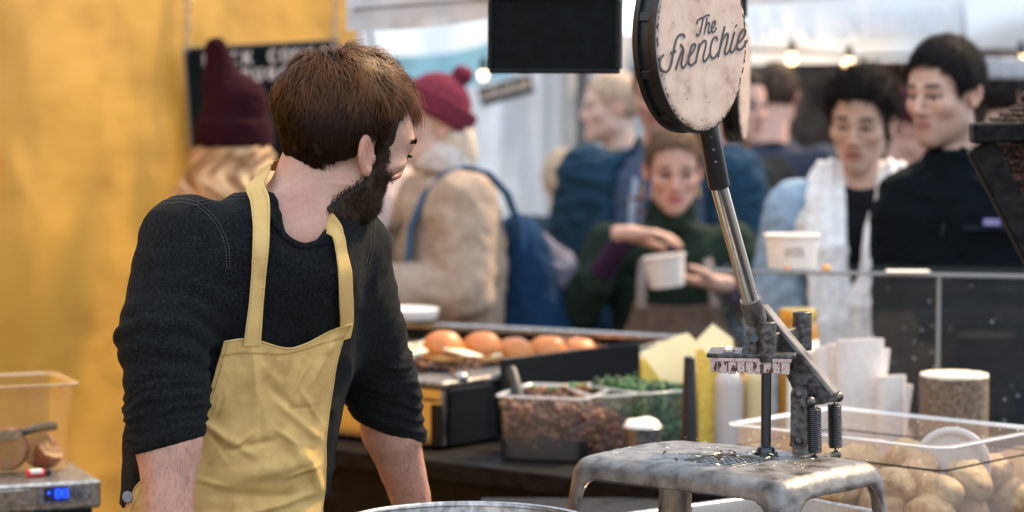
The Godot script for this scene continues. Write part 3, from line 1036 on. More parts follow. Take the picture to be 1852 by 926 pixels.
		sm2.shift(func(p, _n):
			var sl: float = (b2 - p).dot(cn)
			var t := clampf(sl / len, 0.0, 1.0)
			var fn := fold.get_noise_3d(p.x * 9.0, p.y * 7.0, p.z * 9.0)
			var ph: float = sl * PI / 0.0155 + 3.2 * fn + 9.0 * (p.x - b2.x) * q[5]
			var rid := pow(1.0 - absf(sin(ph)), 1.3)
			var big := sin(sl * TAU / 0.062 + 4.0 * fn + 1.5)
			var am := smoothstep(0.006, 0.022, sl) * (0.45 + 0.9 * clampf(fold.get_noise_3d(p.x * 15.0 + 3.0, p.y * 10.0, p.z * 15.0) + 0.45, 0.0, 1.0))
			return (0.0042 * rid * am + 0.0028 * big * am) - 0.010 * smoothstep(0.72, 1.0, t) + 0.0012)
		commit("sleeve_end", sm2, M.sweater, sweater)
	# neckband and stitched seams lie on the sweater
	var on := func(px: float, py: float, off: float) -> Vector3:
		var q := w.hit(cam_xf.origin + (P(px, py, 3.0) - cam_xf.origin), P(px, py, 4.0))
		if q == Vector3.INF: return front_of_torso(px, py, off)
		var nn := w.grad(q)
		return q + nn * (off + arm_fold.call(q, nn))
	var seams := MB.new()
	for path in [[[297, 367], [325, 365], [355, 370], [378, 388], [394, 409], [404, 430], [410, 455], [412, 487]], [[355, 370], [385, 364], [420, 360], [447, 358]], [[676, 402], [671, 440], [663, 480]]]:
		for side in [-1.0, 1.0]:
			var dense := []
			for j in path.size() - 1:
				var A := Vector2(path[j][0], path[j][1])
				var B := Vector2(path[j + 1][0], path[j + 1][1])
				var nrm = (B - A).orthogonal().normalized() * 3.0 * side
				var cnt := int(A.distance_to(B) / 4.6)
				for k in cnt:
					var q = A.lerp(B, float(k) / cnt) + nrm
					var q2 = A.lerp(B, (k + 0.62) / cnt) + nrm
					seams.tube([on.call(q.x, q.y, 0.0006), on.call(q2.x, q2.y, 0.0006)], 0.00045, 5, false)
	tag(commit("seam_stitching", seams, M.stitch, sweater), "", "", "", "stuff")
	var band := MB.new()
	var bp := []
	for q in [[486, 372], [492, 394], [504, 416], [524, 436], [550, 446], [572, 443], [586, 436]]:
		bp.append(on.call(q[0], q[1], 0.001))
	var bd := []
	for j in bp.size() - 1:
		for k in 5: bd.append(bp[j].cubic_interpolate(bp[j + 1], bp[maxi(j - 1, 0)], bp[mini(j + 2, bp.size() - 1)], k / 5.0))
	band.tube(bd, 0.0052, 8)
	commit("neckband", band, M.sweater, sweater)
	# hair: a dense cap, then strands
	var hs := {"top": 0.013, "hcell": 0.0045}
	var cap := hair_cap(hs, 0.004, 0.094, -0.030, 0.003, 45.0, 0.034)
	cap.paint(func(_p): return Color(0.016, 0.0085, 0.005))
	var reshape := func(m3: MB) -> void:
		for k in m3.v.size():
			var q := m3.v[k]
			if q.z < -0.01: q.z = -0.01 + (q.z + 0.01) * 0.90
			if q.y > 0.05: q.y = 0.05 + (q.y - 0.05) * 1.06
			m3.v[k] = q
		m3.renormal()
	reshape.call(cap)
	commit("hair", cap.moved(hx), M.hair, root)
	var strands := MB.new()
	var whorl := Vector3(0.004, 0.125, -0.045)
	var C0 := Vector3(0, 0.037, -0.013)
	var R0 := Vector3(0.0795, 0.0905, 0.098)
	var made := 0
	while made < 30000:
		var dir := Vector3(rng.randfn(), rng.randfn(), rng.randfn()).normalized()
		var p := C0 + dir * R0
		var z := p.z
		var ymin := cook_hairline(p)
		if p.y < ymin + absf(rng.randfn()) * 0.006: continue
		made += 1
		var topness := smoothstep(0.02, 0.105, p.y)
		var L := lerpf(0.017, 0.036, topness) * rng.randf_range(0.7, 1.2)
		if z > 0.03 and topness > 0.5: L *= 1.45
		if z > 0.015 and p.y < 0.088 and absf(p.x) > 0.03: L *= 0.5
		var cv := clump.get_noise_3dv(p * 75.0)
		var cw := clump.get_noise_3dv(p * 75.0 + Vector3(9, 3, 7))
		var ang := 0.6 * wob.get_noise_3dv(p * 30.0) + 0.42 * cv + 0.2 * rng.randfn()
		var lift := lerpf(0.004, 0.019, topness) * rng.randf_range(0.7, 1.15) * (1.0 + 0.45 * cw)
		var hgt := lerpf(0.001, 0.009, topness) * rng.randf()
		var q := p
		var pts := []
		var nrm := []
		var steps := 4
		for k in steps + 1:
			var nn := ((q - C0) / (R0 * R0)).normalized()
			var rel := float(k) / steps
			pts.append(q + nn * (hgt + lift * sin(rel * PI * 0.62)))
			nrm.append(nn)
			var fl := q - whorl
			fl += Vector3(0, -0.02, 0.008) * (1.0 - topness)
			if q.z > 0.02 and topness > 0.3: fl += Vector3(0, 0.0, 0.09)
			fl = (fl - nn * fl.dot(nn)).normalized().rotated(nn, ang)
			var nq := q + fl * (L / steps)
			if q.z < 0.06 or topness < 0.3:
				var dd := (nq - C0) / R0
				nq = C0 + dd.normalized() * R0
			q = nq
		var wdt := rng.randf_range(0.00035, 0.00075)
		var tone := clampf(0.5 + 0.4 * cw + 0.3 * rng.randfn(), 0.0, 1.0)
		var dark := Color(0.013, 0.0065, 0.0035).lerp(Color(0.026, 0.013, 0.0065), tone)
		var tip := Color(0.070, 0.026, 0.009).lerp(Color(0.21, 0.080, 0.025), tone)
		var first := strands.v.size()
		var tw := rng.randf_range(-0.9, 0.9)
		for k in steps + 1:
			var d: Vector3 = (pts[mini(k + 1, steps)] - pts[maxi(k - 1, 0)]).normalized()
			var sd := d.cross(nrm[k]).normalized().rotated(d, tw) * wdt * (1.0 - 0.75 * float(k) / steps)
			strands.col = (dark * lerpf(0.45, 1.0, topness)).lerp(tip, pow(float(k) / steps, 1.4) * lerpf(0.08, 1.0, topness * topness))  # sunlit crown and shaded sides are worked into the strand colour
			strands.vert(pts[k] - sd, nrm[k]); strands.vert(pts[k] + sd, nrm[k])
		for k in steps:
			var a := first + 2 * k
			strands.tri(a, a + 1, a + 3); strands.tri(a, a + 3, a + 2)
	for k in strands.v.size():
		var q := strands.v[k]
		if q.z < -0.01: q.z = -0.01 + (q.z + 0.01) * 0.90
		if q.y > 0.05: q.y = 0.05 + (q.y - 0.05) * 1.06
		strands.v[k] = q
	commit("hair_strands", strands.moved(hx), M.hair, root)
	for sx in [-1.0, 1.0]:
		var eb := MB.new()
		var el := MB.new()
		for k in 330:
			var t := rng.randf()
			var lash := k >= 250
			var bx: float = lerpf(0.012, 0.056, t) if not lash else lerpf(0.022, 0.046, t)
			var by := 0.0245 + 0.0045 * (1.0 - pow((bx - 0.034) / 0.022, 2.0)) + 0.0026 * rng.randfn() * (1.0 - 0.5 * t)
			if lash: by = 0.0055 + 0.0008 * rng.randfn()
			var hp := hf.hit(Vector3(bx * 1.7 * sx, by, 0.15), Vector3(bx * 0.5 * sx, by, 0.0))
			if hp == Vector3.INF: continue
			var nn := hf.grad(hp)
			var d := (Vector3(sx * (0.9 if not lash else 0.4), 0.35 - 0.5 * t if not lash else 0.15, 0) + nn * (0.12 if not lash else 1.2)).normalized()
			var L := rng.randf_range(0.004, 0.0065) if not lash else rng.randf_range(0.005, 0.007)
			var m4 := el if lash else eb
			var sd := d.cross(nn).normalized() * 0.00045
			m4.col = Color(0.016, 0.009, 0.006)
			var i0 := m4.vert(hp - sd - nn * 0.0005, nn)
			m4.vert(hp + sd - nn * 0.0005, nn); m4.vert(hp + d * L, nn)
			m4.tri(i0, i0 + 1, i0 + 2)
		commit("eyebrow", eb.moved(hx), M.hair, root)
		commit("eyelashes", el.moved(hx), M.hair, root)
	# beard: grown out from the skin of the jaw
	var bmask := func(p: Vector3) -> float:
		var zmin := 0.004
		if p.y < -0.034: zmin = lerpf(0.001, -0.012, clampf((-0.034 - p.y) / 0.026, 0.0, 1.0))
		if p.y < -0.060: zmin = lerpf(-0.012, -0.030, clampf((-0.060 - p.y) / 0.025, 0.0, 1.0))
		if p.y < -0.085: zmin = lerpf(-0.030, -0.054, clampf((-0.085 - p.y) / 0.035, 0.0, 1.0))
		var top := 0.05
		if p.z > 0.028: top = lerpf(0.03, -0.020, clampf((p.z - 0.028) / 0.020, 0.0, 1.0))
		if p.z > 0.048: top = -0.020 - (p.z - 0.048) * 0.62
		if p.z > 0.080 and absf(p.x) < 0.034: top = -0.043
		var mk := smoothstep(-0.006, 0.012, p.z - zmin) * smoothstep(-0.006, 0.012, top - p.y) * smoothstep(-0.142, -0.126, p.y)
		if absf(p.x) < 0.015 and p.z > 0.085: mk *= 1.0 - smoothstep(-0.0795, -0.0765, p.y) * smoothstep(-0.0555, -0.0585, p.y)
		return mk
	var bm := MB.new()
	var map := {}
	for k in range(0, hm.ix.size(), 3):
		var ok := true
		for e in 3:
			if bmask.call(skull[hm.ix[k + e]]) < 0.72: ok = false
		if not ok: continue
		for e in 3:
			var id := hm.ix[k + e]
			if not map.has(id):
				var mk: float = smoothstep(0.72, 1.0, bmask.call(skull[id]))
				var thick := 0.002 + 0.0055 * smoothstep(-0.02, -0.075, skull[id].y)
				bm.col = Color(0.011, 0.008, 0.0065)
				map[id] = bm.vert(hm.v[id] + (hm.n[id] + Vector3(0, -0.2, 0.0)) * (thick * mk * (1.0 + 0.3 * wob.get_noise_3dv(hm.v[id] * 80.0)) + 0.0004), hm.n[id])
			bm.ix.append(map[id])
	bm.renormal()
	var bs := MB.new()
	var grown := 0
	while grown < 34000:
		var j := rng.randi_range(0, hm.v.size() - 1)
		var mk: float = bmask.call(skull[j])
		if rng.randf() > mk * 1.3 or mk < 0.03: continue
		grown += 1
		var nn := hm.n[j]
		var thick := (0.002 + 0.0055 * smoothstep(-0.02, -0.075, skull[j].y)) * smoothstep(0.72, 1.0, mk)
		var p := hm.v[j] + nn * thick * rng.randf() + Vector3(rng.randf_range(-1, 1), rng.randf_range(-1, 1), rng.randf_range(-1, 1)) * 0.002
		var cv := clump.get_noise_3dv(p * 130.0)
		var d := (Vector3(0, -0.85, 0.12) + nn * lerpf(0.25, 0.6, mk) + Vector3(rng.randfn() * 0.25, rng.randfn() * 0.2, rng.randfn() * 0.25 + 0.35 * cv)).normalized()
		var L := rng.randf_range(0.004, 0.010) * lerpf(0.4, 1.0, mk) * lerpf(0.65, 1.15, smoothstep(-0.02, -0.08, skull[j].y))
		var q := p + d * L * 0.5
		var e := q + (d + Vector3(0, -0.35, 0)).normalized() * L * 0.5
		var sd := d.cross(nn).normalized() * rng.randf_range(0.0002, 0.00042)
		var tone := rng.randf()
		bs.col = Color(0.012, 0.008, 0.006)
		var i0 := bs.vert(p - sd, nn); bs.vert(p + sd, nn)
		bs.col = Color(0.034, 0.019, 0.012).lerp(Color(0.16, 0.08, 0.045), tone * tone)
		bs.vert(q - sd * 0.8, nn); bs.vert(q + sd * 0.8, nn); bs.vert(e, nn)
		bs.tri(i0, i0 + 1, i0 + 3); bs.tri(i0, i0 + 3, i0 + 2); bs.tri(i0 + 2, i0 + 3, i0 + 4)
	bm.add(bs)
	commit("beard", bm.moved(hx), M.hair, root)
	build_apron(root, on)
	# trousers and shoes behind the counter
	var t := Field.new(Vector3(-0.75, 0.0, -3.9), Vector3(-0.05, 1.0, -3.1), 0.016)
	var hip: Vector3 = cook_rings[1][0]
	t.column(cook_rings, COOK_X, COOK_Z, 0.002, 0.03, P(410, 915, 3.49).y, cook_rings[0][0].y)
	for sx in [-1.0, 1.0]:
		var h0 = hip + COOK_X * 0.09 * sx + Vector3(0, -0.05, 0)
		var kn := Vector3(h0.x, 0.48, h0.z) + COOK_Z * 0.02
		var an := Vector3(h0.x, 0.09, h0.z) - COOK_Z * 0.03
		t.cone(h0, kn, 0.095, 0.07, 0.03)
		t.cone(kn, an, 0.07, 0.058, 0.02)
	var tm := t.mesh()
	tm.shift(func(p, _n): return fold_noise(p, 0.005, 7.0))
	commit("trousers", tm, M.khaki, root)
	var sh := MB.new()
	for sx in [-1.0, 1.0]:
		sh.ball(Vector3(hip.x, 0.05, hip.z) + COOK_X * 0.09 * sx + COOK_Z * 0.05, Vector3(0.05, 0.055, 0.145), Basis(COOK_X, Vector3.UP, COOK_Z))
	commit("shoes", sh, M.dark_plastic, root)

func build_apron(root: Node3D, on: Callable) -> void:
	var rows := [   # photo y of the cloth's row on the left and right edge
		[[420, 602], [626, 583]], [[411, 632], [616, 612]], [[403, 660], [608, 650]], [[390, 700], [600, 700]], [[370, 740], [592, 750]], [[340, 785], [586, 800]],
		[[292, 830], [584, 850]], [[250, 872], [581, 890]], [[222, 926], [577, 930]], [[205, 1000], [574, 1000]], [[200, 1100], [574, 1100]], [[200, 1200], [574, 1200]], [[205, 1310], [570, 1310]]]
	var nu := 84
	var nv := 150
	var pts := []
	var creases := [
		[Vector2(470, 610), Vector2(474, 745), 13.0, 0.004], [Vector2(380, 748), Vector2(470, 815), 9.0, 0.005], [Vector2(425, 800), Vector2(500, 790), 8.0, -0.005], [Vector2(425, 690), Vector2(410, 742), 9.0, 0.004],
		[Vector2(545, 660), Vector2(515, 760), 10.0, 0.005], [Vector2(515, 760), Vector2(560, 860), 12.0, 0.005], [Vector2(560, 640), Vector2(545, 720), 10.0, -0.004], [Vector2(440, 850), Vector2(560, 835), 22.0, 0.009],
		[Vector2(400, 880), Vector2(540, 905), 16.0, -0.006], [Vector2(430, 925), Vector2(560, 900), 9.0, 0.006], [Vector2(500, 690), Vector2(540, 740), 9.0, -0.004], [Vector2(365, 800), Vector2(345, 900), 14.0, 0.006],
		[Vector2(480, 720), Vector2(480, 790), 7.0, -0.003], [Vector2(510, 720), Vector2(580, 800), 8.0, 0.004], [Vector2(440, 760), Vector2(395, 820), 7.0, 0.004], [Vector2(590, 640), Vector2(560, 700), 8.0, 0.004],
		[Vector2(550, 800), Vector2(575, 900), 10.0, 0.006], [Vector2(480, 640), Vector2(520, 690), 10.0, 0.003], [Vector2(600, 612), Vector2(590, 640), 10.0, 0.008],
		[Vector2(383, 750), Vector2(430, 795), 4.0, 0.0035], [Vector2(430, 797), Vector2(470, 770), 4.0, 0.003], [Vector2(395, 770), Vector2(425, 818), 4.0, -0.003], [Vector2(500, 765), Vector2(540, 800), 4.5, 0.0035], [Vector2(520, 730), Vector2(575, 735), 4.0, -0.0025],
		[Vector2(545, 690), Vector2(575, 760), 4.5, 0.003], [Vector2(565, 650), Vector2(540, 700), 4.0, 0.0028], [Vector2(470, 620), Vector2(472, 700), 3.5, 0.0018], [Vector2(410, 700), Vector2(395, 745), 5.0, 0.003], [Vector2(488, 815), Vector2(475, 860), 5.0, 0.003],
		[Vector2(520, 860), Vector2(572, 845), 5.0, 0.0035], [Vector2(360, 850), Vector2(420, 870), 6.0, 0.003], [Vector2(380, 920), Vector2(470, 935), 8.0, 0.004], [Vector2(290, 880), Vector2(262, 930), 8.0, 0.004]]
	for r in nv + 1:
		var fr := float(r) / nv * (rows.size() - 1)
		var j := mini(int(fr), rows.size() - 2)
		var t := fr - j
		var l := Vector2(rows[j][0][0], rows[j][0][1]).lerp(Vector2(rows[j + 1][0][0], rows[j + 1][0][1]), t)
		var e := Vector2(rows[j][1][0], rows[j][1][1]).lerp(Vector2(rows[j + 1][1][0], rows[j + 1][1][1]), t)
		var row := []
		for k in nu + 1:
			var s := float(k) / nu
			var q := l.lerp(e, s)
			var sag := 30.0 * pow(sin(PI * clampf(s * 0.98, 0, 1)), 1.4) * smoothstep(0.25, 0.75, s + 0.15) * exp(-fr * 0.9)
			q.y += sag
			var g := 0.013 + 0.004 * smoothstep(4.0, 8.0, fr)
			var lift := 0.0
			for c in creases: lift += c[3] * 1.15 * seg_gauss(q, c[0], c[1], c[2] * 0.8)
			lift += 0.0016 * fold.get_noise_2d(q.x * 0.02, q.y * 0.014) + 0.0010 * (0.4 - absf(fold.get_noise_2d(q.x * 0.028, q.y * 0.022)))
			if s > 0.86: lift += 0.02 * (s - 0.86) / 0.14 * exp(-fr * 0.8)
			if fr < 0.88: lift += 0.0012
			lift += 0.007 * smoothstep(0.16, 0.0, s)                     # the turned hem
			var p := front_of_torso(q.x, q.y, g)
			var nn := (COOK_Z * 0.75 + Vector3(0, 0, 0.35)).normalized()
			row.append(p + nn * lift)
		pts.append(row)
	var m := MB.new()
	m.grid(pts)
	var apron := commit("apron", m, M.apron, root)
	# stitched hem below the top edge, and along the slanted side
	var st := MB.new()
	for k in nu:
		var a: Vector3 = pts[11][k]
		var b: Vector3 = pts[11][k + 1]
		st.tube([a + Vector3(0, 0, 0.0015), a.lerp(b, 0.65) + Vector3(0, 0, 0.0015)], 0.0005, 4, false)
	for r in range(0, nv - 20):
		var a: Vector3 = pts[r][3]
		var b: Vector3 = pts[r + 1][3]
		st.tube([a + Vector3(0, 0, 0.0012), a.lerp(b, 0.65) + Vector3(0, 0, 0.0012)], 0.0005, 4, false)
	commit("hem_stitching", st, M.apron_stitch, apron)
	var edge := MB.new()
	var top := []
	for k in nu + 1: top.append(pts[0][k])
	edge.tube(top, 0.0013, 6)
	var le := []
	var ri := []
	for r in nv + 1:
		le.append(pts[r][0]); ri.append(pts[r][nu])
	edge.tube(le, 0.0013, 6); edge.tube(ri, 0.0013, 6)
	commit("hem_edge", edge, M.apron, apron)
	# straps
	for k in 2:
		var path := []
		var wid := []
		var ed := [[[470, 306], [490, 299]], [[459, 322], [488, 310]], [[457, 335], [488, 330]], [[456, 370], [488, 370]], [[455, 410], [486, 410]], [[453, 450], [484, 450]], [[451, 500], [479, 500]], [[446, 550], [473, 550]], [[441, 585], [469, 588]], [[437, 618], [466, 622]]]
		if k == 1: ed = [[[583, 396], [600, 389]], [[588, 413], [605, 403]], [[595, 430], [612, 424]], [[601, 460], [619, 456]], [[604, 495], [625, 492]], [[606, 530], [627, 528]], [[606, 560], [628, 556]], [[606, 590], [627, 584]], [[603, 612], [623, 606]]]
		var L := []
		var R := []
		for q in ed:
			var a: Vector3 = on.call(q[0][0], q[0][1], 0.0075)
			var b: Vector3 = on.call(q[1][0], q[1][1], 0.0075)
			L.append(a); R.append(b)
		if k == 0:
			L[0] = P(470, 306, 3.40); R[0] = P(490, 299, 3.385)
			L[1] = P(459, 322, 3.375); R[1] = P(488, 310, 3.355)
		else:
			L[0] = P(583, 396, 3.335); R[0] = P(600, 389, 3.34)
		var side := []
		# round the back of the neck
		var nape := [[P(491, 308, 3.435), P(503, 289, 3.425)], [P(545, 315, 3.478), P(548, 292, 3.476)]] if k == 0 else [[P(608, 350, 3.37), P(624, 352, 3.372)], [P(612, 318, 3.44), P(628, 315, 3.44)], [P(580, 300, 3.475), P(590, 287, 3.472)]]
		for q in nape:
			L.push_front(q[0]); R.push_front(q[1])
		for j in L.size():
			path.append((L[j] + R[j]) * 0.5)
			side.append(R[j] - L[j])
			wid.append(clampf(L[j].distance_to(R[j]), 0.012, 0.028))
		var sm := MB.new()
		var dense := []
		var ds := []
		var dw := []
		for j in path.size() - 1:
			for e in 6:
				var t := e / 6.0
				var a: Vector3 = path[maxi(j - 1, 0)]
				var d: Vector3 = path[mini(j + 2, path.size() - 1)]
				dense.append(path[j].cubic_interpolate(path[j + 1], a, d, t))
				ds.append(side[j].lerp(side[j + 1], t)); dw.append(lerpf(wid[j], wid[j + 1], t))
		dense.append(path[-1]); ds.append(side[-1]); dw.append(wid[-1])
		sm.ribbon(dense, ds, dw, 0.0028)
		var strap := commit("strap", sm, M.apron, apron)
		var ss := MB.new()
		for f in [-0.38, 0.38]:
			for j in range(14, dense.size() - 1):
				var s1: Vector3 = ds[j].normalized() * dw[j] * f
				var s2: Vector3 = ds[j + 1].normalized() * dw[j + 1] * f
				var up := Vector3(0, 0.0, 0.0019)
				ss.tube([dense[j] + s1 + up, (dense[j] + s1).lerp(dense[j + 1] + s2, 0.6) + up], 0.0004, 4, false)
		commit("strap_stitching", ss, M.apron_stitch, apron)
	var button := MB.new()
	button.lathe([Vector2(0, 0.002), Vector2(0.007, 0.002), null, Vector2(0.0085, 0.0)], frame(Vector3(-0.3, 0, 1), Vector3.UP, front_of_torso(238, 892, 0.02) + Vector3(0, 0, 0.003)), 14)
	commit("button", button, M.grey_cloth, apron)

# ---------------------------------------------------------------- materials
func make_materials() -> void:
	var W := Color.WHITE
	var fine := noise_tex(0.09, FastNoiseLite.TYPE_SIMPLEX_SMOOTH, 4)
	var grain := noise_tex(0.035, FastNoiseLite.TYPE_SIMPLEX_SMOOTH, 5)
	var soft := noise_tex(0.008, FastNoiseLite.TYPE_SIMPLEX_SMOOTH, 4)
	var g := func(lo: float, hi: float, f := 0.02, oct := 5) -> NoiseTexture2D:
		return noise_tex(f, FastNoiseLite.TYPE_SIMPLEX_SMOOTH, oct, [[0.25, 0.75], [Color(lo, lo, lo), Color(hi, hi, hi)]])
	var skin_grain: NoiseTexture2D = g.call(0.9, 1.0, 0.03)
	M.skin = mat(W, 0.55, 0.0, [skin_grain, 9.0], null, true)
	M.skin.metallic_specular = 0.4
	M.cook_skin = mat(W, 0.5, 0.0, [g.call(0.95, 1.0, 0.03), 8.0], [fine, 0.006, 60.0], true)
	M.cook_skin.metallic_specular = 0.45
	M.cook_skin.subsurf_scatter_enabled = true
	M.cook_skin.subsurf_scatter_strength = 0.12
	M.hair = mat(W, 0.5, 0.0, null, null, true)
	M.hair.metallic_specular = 0.3
	M.hair.backlight_enabled = true
	M.hair.backlight = Color(0.5, 0.5, 0.5)
	M.soft_hair = mat(W, 0.7, 0.0, null, null, true)
	M.soft_hair.metallic_specular = 0.2
	M.sweater = mat(Color(0.020, 0.0225, 0.0235), 0.95, 0.0, [noise_tex(0.11, FastNoiseLite.TYPE_VALUE, 3, [[0.2, 0.5, 0.8], [Color(0.45, 0.45, 0.45), Color(0.6, 0.6, 0.6), Color(1, 1, 1)]]), 11.0], [fine, 0.09, 11.0])
	M.sweater.rim_enabled = true; M.sweater.rim = 0.10; M.sweater.metallic_specular = 0.2
	M.stitch = mat(Color(0.075, 0.075, 0.073), 0.9)
	M.apron = mat(Color(0.58, 0.385, 0.145), 0.85, 0.0, [noise_tex(0.009, FastNoiseLite.TYPE_SIMPLEX_SMOOTH, 6, [[0.12, 0.3, 0.5, 0.8], [Color(0.84, 0.80, 0.77), Color(0.93, 0.92, 0.91), Color(0.97, 0.97, 0.97), Color(1, 1, 1)]]), 3.0], [noise_tex(0.16, FastNoiseLite.TYPE_VALUE, 2), 0.03, 3.0])
	M.apron.metallic_specular = 0.25
	M.apron_stitch = mat(Color(0.44, 0.28, 0.08), 0.9)
	M.khaki = mat(Color(0.42, 0.33, 0.13), 0.9, 0.0, null, [fine, 0.03, 8.0])
	M.trousers = mat(Color(0.004, 0.008, 0.012), 0.9)
	M.dark_plastic = mat(Color(0.005, 0.007, 0.009), 0.45)
	M.grey_cloth = mat(Color(0.2, 0.22, 0.26), 0.8)
	var cloth := func(c: Color, bump := 0.06) -> StandardMaterial3D:
		var m := mat(c, 0.95, 0.0, [g.call(0.88, 1.0, 0.015), 4.0], [fine, bump * 0.5, 4.0])
		m.metallic_specular = 0.2
		return m
	M.cloth = cloth
	# setting
	M.tarp = mat(Color(0.62, 0.315, 0.044), 0.6, 0.0, [noise_tex(0.007, FastNoiseLite.TYPE_SIMPLEX_SMOOTH, 6, [[0.1, 0.28, 0.5, 0.8], [Color(0.90, 0.88, 0.87), Color(0.965, 0.96, 0.96), Color(0.98, 0.98, 0.98), Color(1, 1, 1)]]), 1.1], [soft, 0.3, 1.1])
	M.tarp.backlight_enabled = true; M.tarp.backlight = Color(0.5, 0.5, 0.5)
	M.asphalt = mat(Color(0.09, 0.09, 0.09), 0.95, 0.0, [g.call(0.6, 1.0, 0.05), 1.5])
	M.white_tent = mat(Color(0.74, 0.76, 0.79), 0.7, 0.0, [g.call(0.9, 1.0, 0.006), 0.8])
	M.white_tent.backlight_enabled = true; M.white_tent.backlight = Color(0.5, 0.5, 0.5)
	M.valance = mat(Color(0.60, 0.57, 0.55), 0.8, 0.0, [g.call(0.85, 1.0, 0.01), 1.6])
	M.valance.backlight_enabled = true; M.valance.backlight = Color(0.3, 0.3, 0.3)
	M.banner = mat(Color(0.84, 0.88, 0.90), 0.6, 0.0, [g.call(0.94, 1.0, 0.006), 0.8])
	M.banner.backlight_enabled = true; M.banner.backlight = Color(0.7, 0.7, 0.7)
	M.blue_banner = mat(Color(0.30, 0.58, 0.72), 0.6, 0.0, [g.call(0.85, 1.0, 0.006), 0.8])
	M.blue_banner.backlight_enabled = true; M.blue_banner.backlight = Color(0.6, 0.6, 0.6)
	M.pale_print = mat(Color(0.55, 0.60, 0.68), 0.7)
	M.dark_board = mat(Color(0.004, 0.007, 0.008), 0.6, 0.0, [g.call(0.7, 1.0, 0.02), 3.0])
	M.dark_board.metallic_specular = 0.2
	M.worn_edge = mat(Color(0.20, 0.17, 0.15), 0.8)
	M.letter = mat(Color(0.55, 0.48, 0.44), 0.8)
	M.steel = mat(Color(0.42, 0.41, 0.40), 0.34, 0.9, [g.call(0.7, 1.0, 0.03), 4.0])
	M.bright_steel = mat(Color(0.5, 0.48, 0.45), 0.22, 1.0)
	M.dull_steel = mat(Color(0.30, 0.29, 0.28), 0.5, 0.8, [g.call(0.55, 1.0, 0.03), 4.0])
	M.pole = mat(Color(0.55, 0.53, 0.52), 0.4, 0.3)
	M.dark_wood = mat(Color(0.009, 0.0075, 0.007), 0.55, 0.0, [noise_tex(0.02, FastNoiseLite.TYPE_SIMPLEX_SMOOTH, 5, [[0.3, 0.7], [Color(0.45, 0.4, 0.4), Color(1, 1, 1)]]), 3.0], [grain, 0.1, 3.0])
	M.dark_wood.metallic_specular = 0.25
	M.rough_wood = mat(Color(0.16, 0.075, 0.035), 0.85, 0.0, [noise_tex(0.03, FastNoiseLite.TYPE_SIMPLEX_SMOOTH, 5, [[0.3, 0.5, 0.7], [Color(0.12, 0.1, 0.1), Color(0.5, 0.45, 0.4), Color(1, 1, 1)]]), 6.0], [grain, 0.8, 6.0])
	M.iron = mat(Color(0.006, 0.0085, 0.010), 0.5, 0.0, [g.call(0.6, 1.0, 0.03), 5.0], [fine, 0.05, 5.0])
	M.iron.metallic_specular = 0.3
	M.stall_inside = mat(Color(0.13, 0.105, 0.09), 0.9, 0.0, [g.call(0.6, 1.0, 0.01), 1.0])
	M.beam = mat(Color(0.20, 0.10, 0.06), 0.8)
	# cutter
	M.cast = mat(Color(0.205, 0.19, 0.178), 0.42, 0.65, [noise_tex(0.014, FastNoiseLite.TYPE_SIMPLEX_SMOOTH, 6, [[0.16, 0.30, 0.45, 0.7], [Color(0.40, 0.36, 0.34), Color(0.72, 0.70, 0.69), Color(0.88, 0.87, 0.86), Color(1, 1, 1)]]), 3.2], [noise_tex(0.06, FastNoiseLite.TYPE_SIMPLEX_SMOOTH, 4), 0.06, 5.5])
	M.cast_dark = mat(Color(0.12, 0.115, 0.113), 0.40, 0.75, [noise_tex(0.02, FastNoiseLite.TYPE_SIMPLEX_SMOOTH, 6, [[0.18, 0.4, 0.75], [Color(0.45, 0.4, 0.38), Color(0.75, 0.72, 0.7), Color(1, 1, 1)]]), 7.0], [fine, 0.05, 7.0])
	M.rod = mat(Color(0.045, 0.05, 0.055), 0.3, 0.8)
	M.spring = mat(Color(0.06, 0.062, 0.066), 0.3, 0.85)
	M.chrome = mat(Color(0.80, 0.78, 0.75), 0.2, 1.0, [noise_tex(0.03, FastNoiseLite.TYPE_SIMPLEX_SMOOTH, 5, [[0.1, 0.2, 0.8], [Color(0.5, 0.4, 0.34), Color(0.92, 0.91, 0.9), Color(1, 1, 1)]]), 9.0])
	M.grip = mat(Color(0.010, 0.010, 0.011), 0.28)
	M.fingers = mat(Color(0.50, 0.40, 0.37), 0.5, 0.0, [noise_tex(0.05, FastNoiseLite.TYPE_SIMPLEX_SMOOTH, 4, [[0.12, 0.3, 0.7], [Color(0.4, 0.25, 0.2), Color(0.85, 0.78, 0.75), Color(1, 1, 1)]]), 9.0])
	M.rust = mat(Color(0.17, 0.08, 0.05), 0.8, 0.2, [g.call(0.4, 1.0, 0.05), 12.0])
	M.rim_black = mat(Color(0.013, 0.013, 0.014), 0.42, 0.2, [g.call(0.6, 1.0, 0.04), 8.0], [fine, 0.04, 8.0])
	M.sign_face = mat(Color(0.47, 0.365, 0.305), 0.55, 0.0, [noise_tex(0.012, FastNoiseLite.TYPE_SIMPLEX_SMOOTH, 6, [[0.08, 0.2, 0.32, 0.5, 0.8], [Color(0.62, 0.50, 0.42), Color(0.82, 0.77, 0.73), Color(0.91, 0.88, 0.86), Color(0.95, 0.93, 0.92), Color(1, 1, 1)]]), 4.0], [fine, 0.015, 6.0])
	M.chip = mat(Color(0.06, 0.035, 0.022), 0.8)
	M.ink = mat(Color(0.030, 0.033, 0.042), 0.6, 0.0, [noise_tex(0.06, FastNoiseLite.TYPE_SIMPLEX_SMOOTH, 4, [[0.3, 0.7], [Color(0.7, 0.7, 0.7), Color(1, 1, 1)]]), 20.0])
	# goods
	M.clear = glass_mat(Color(0.8, 0.74, 0.68), 0.025, 0.06)
	M.frosted = glass_mat(Color(0.55, 0.45, 0.40), 0.13, 0.12)
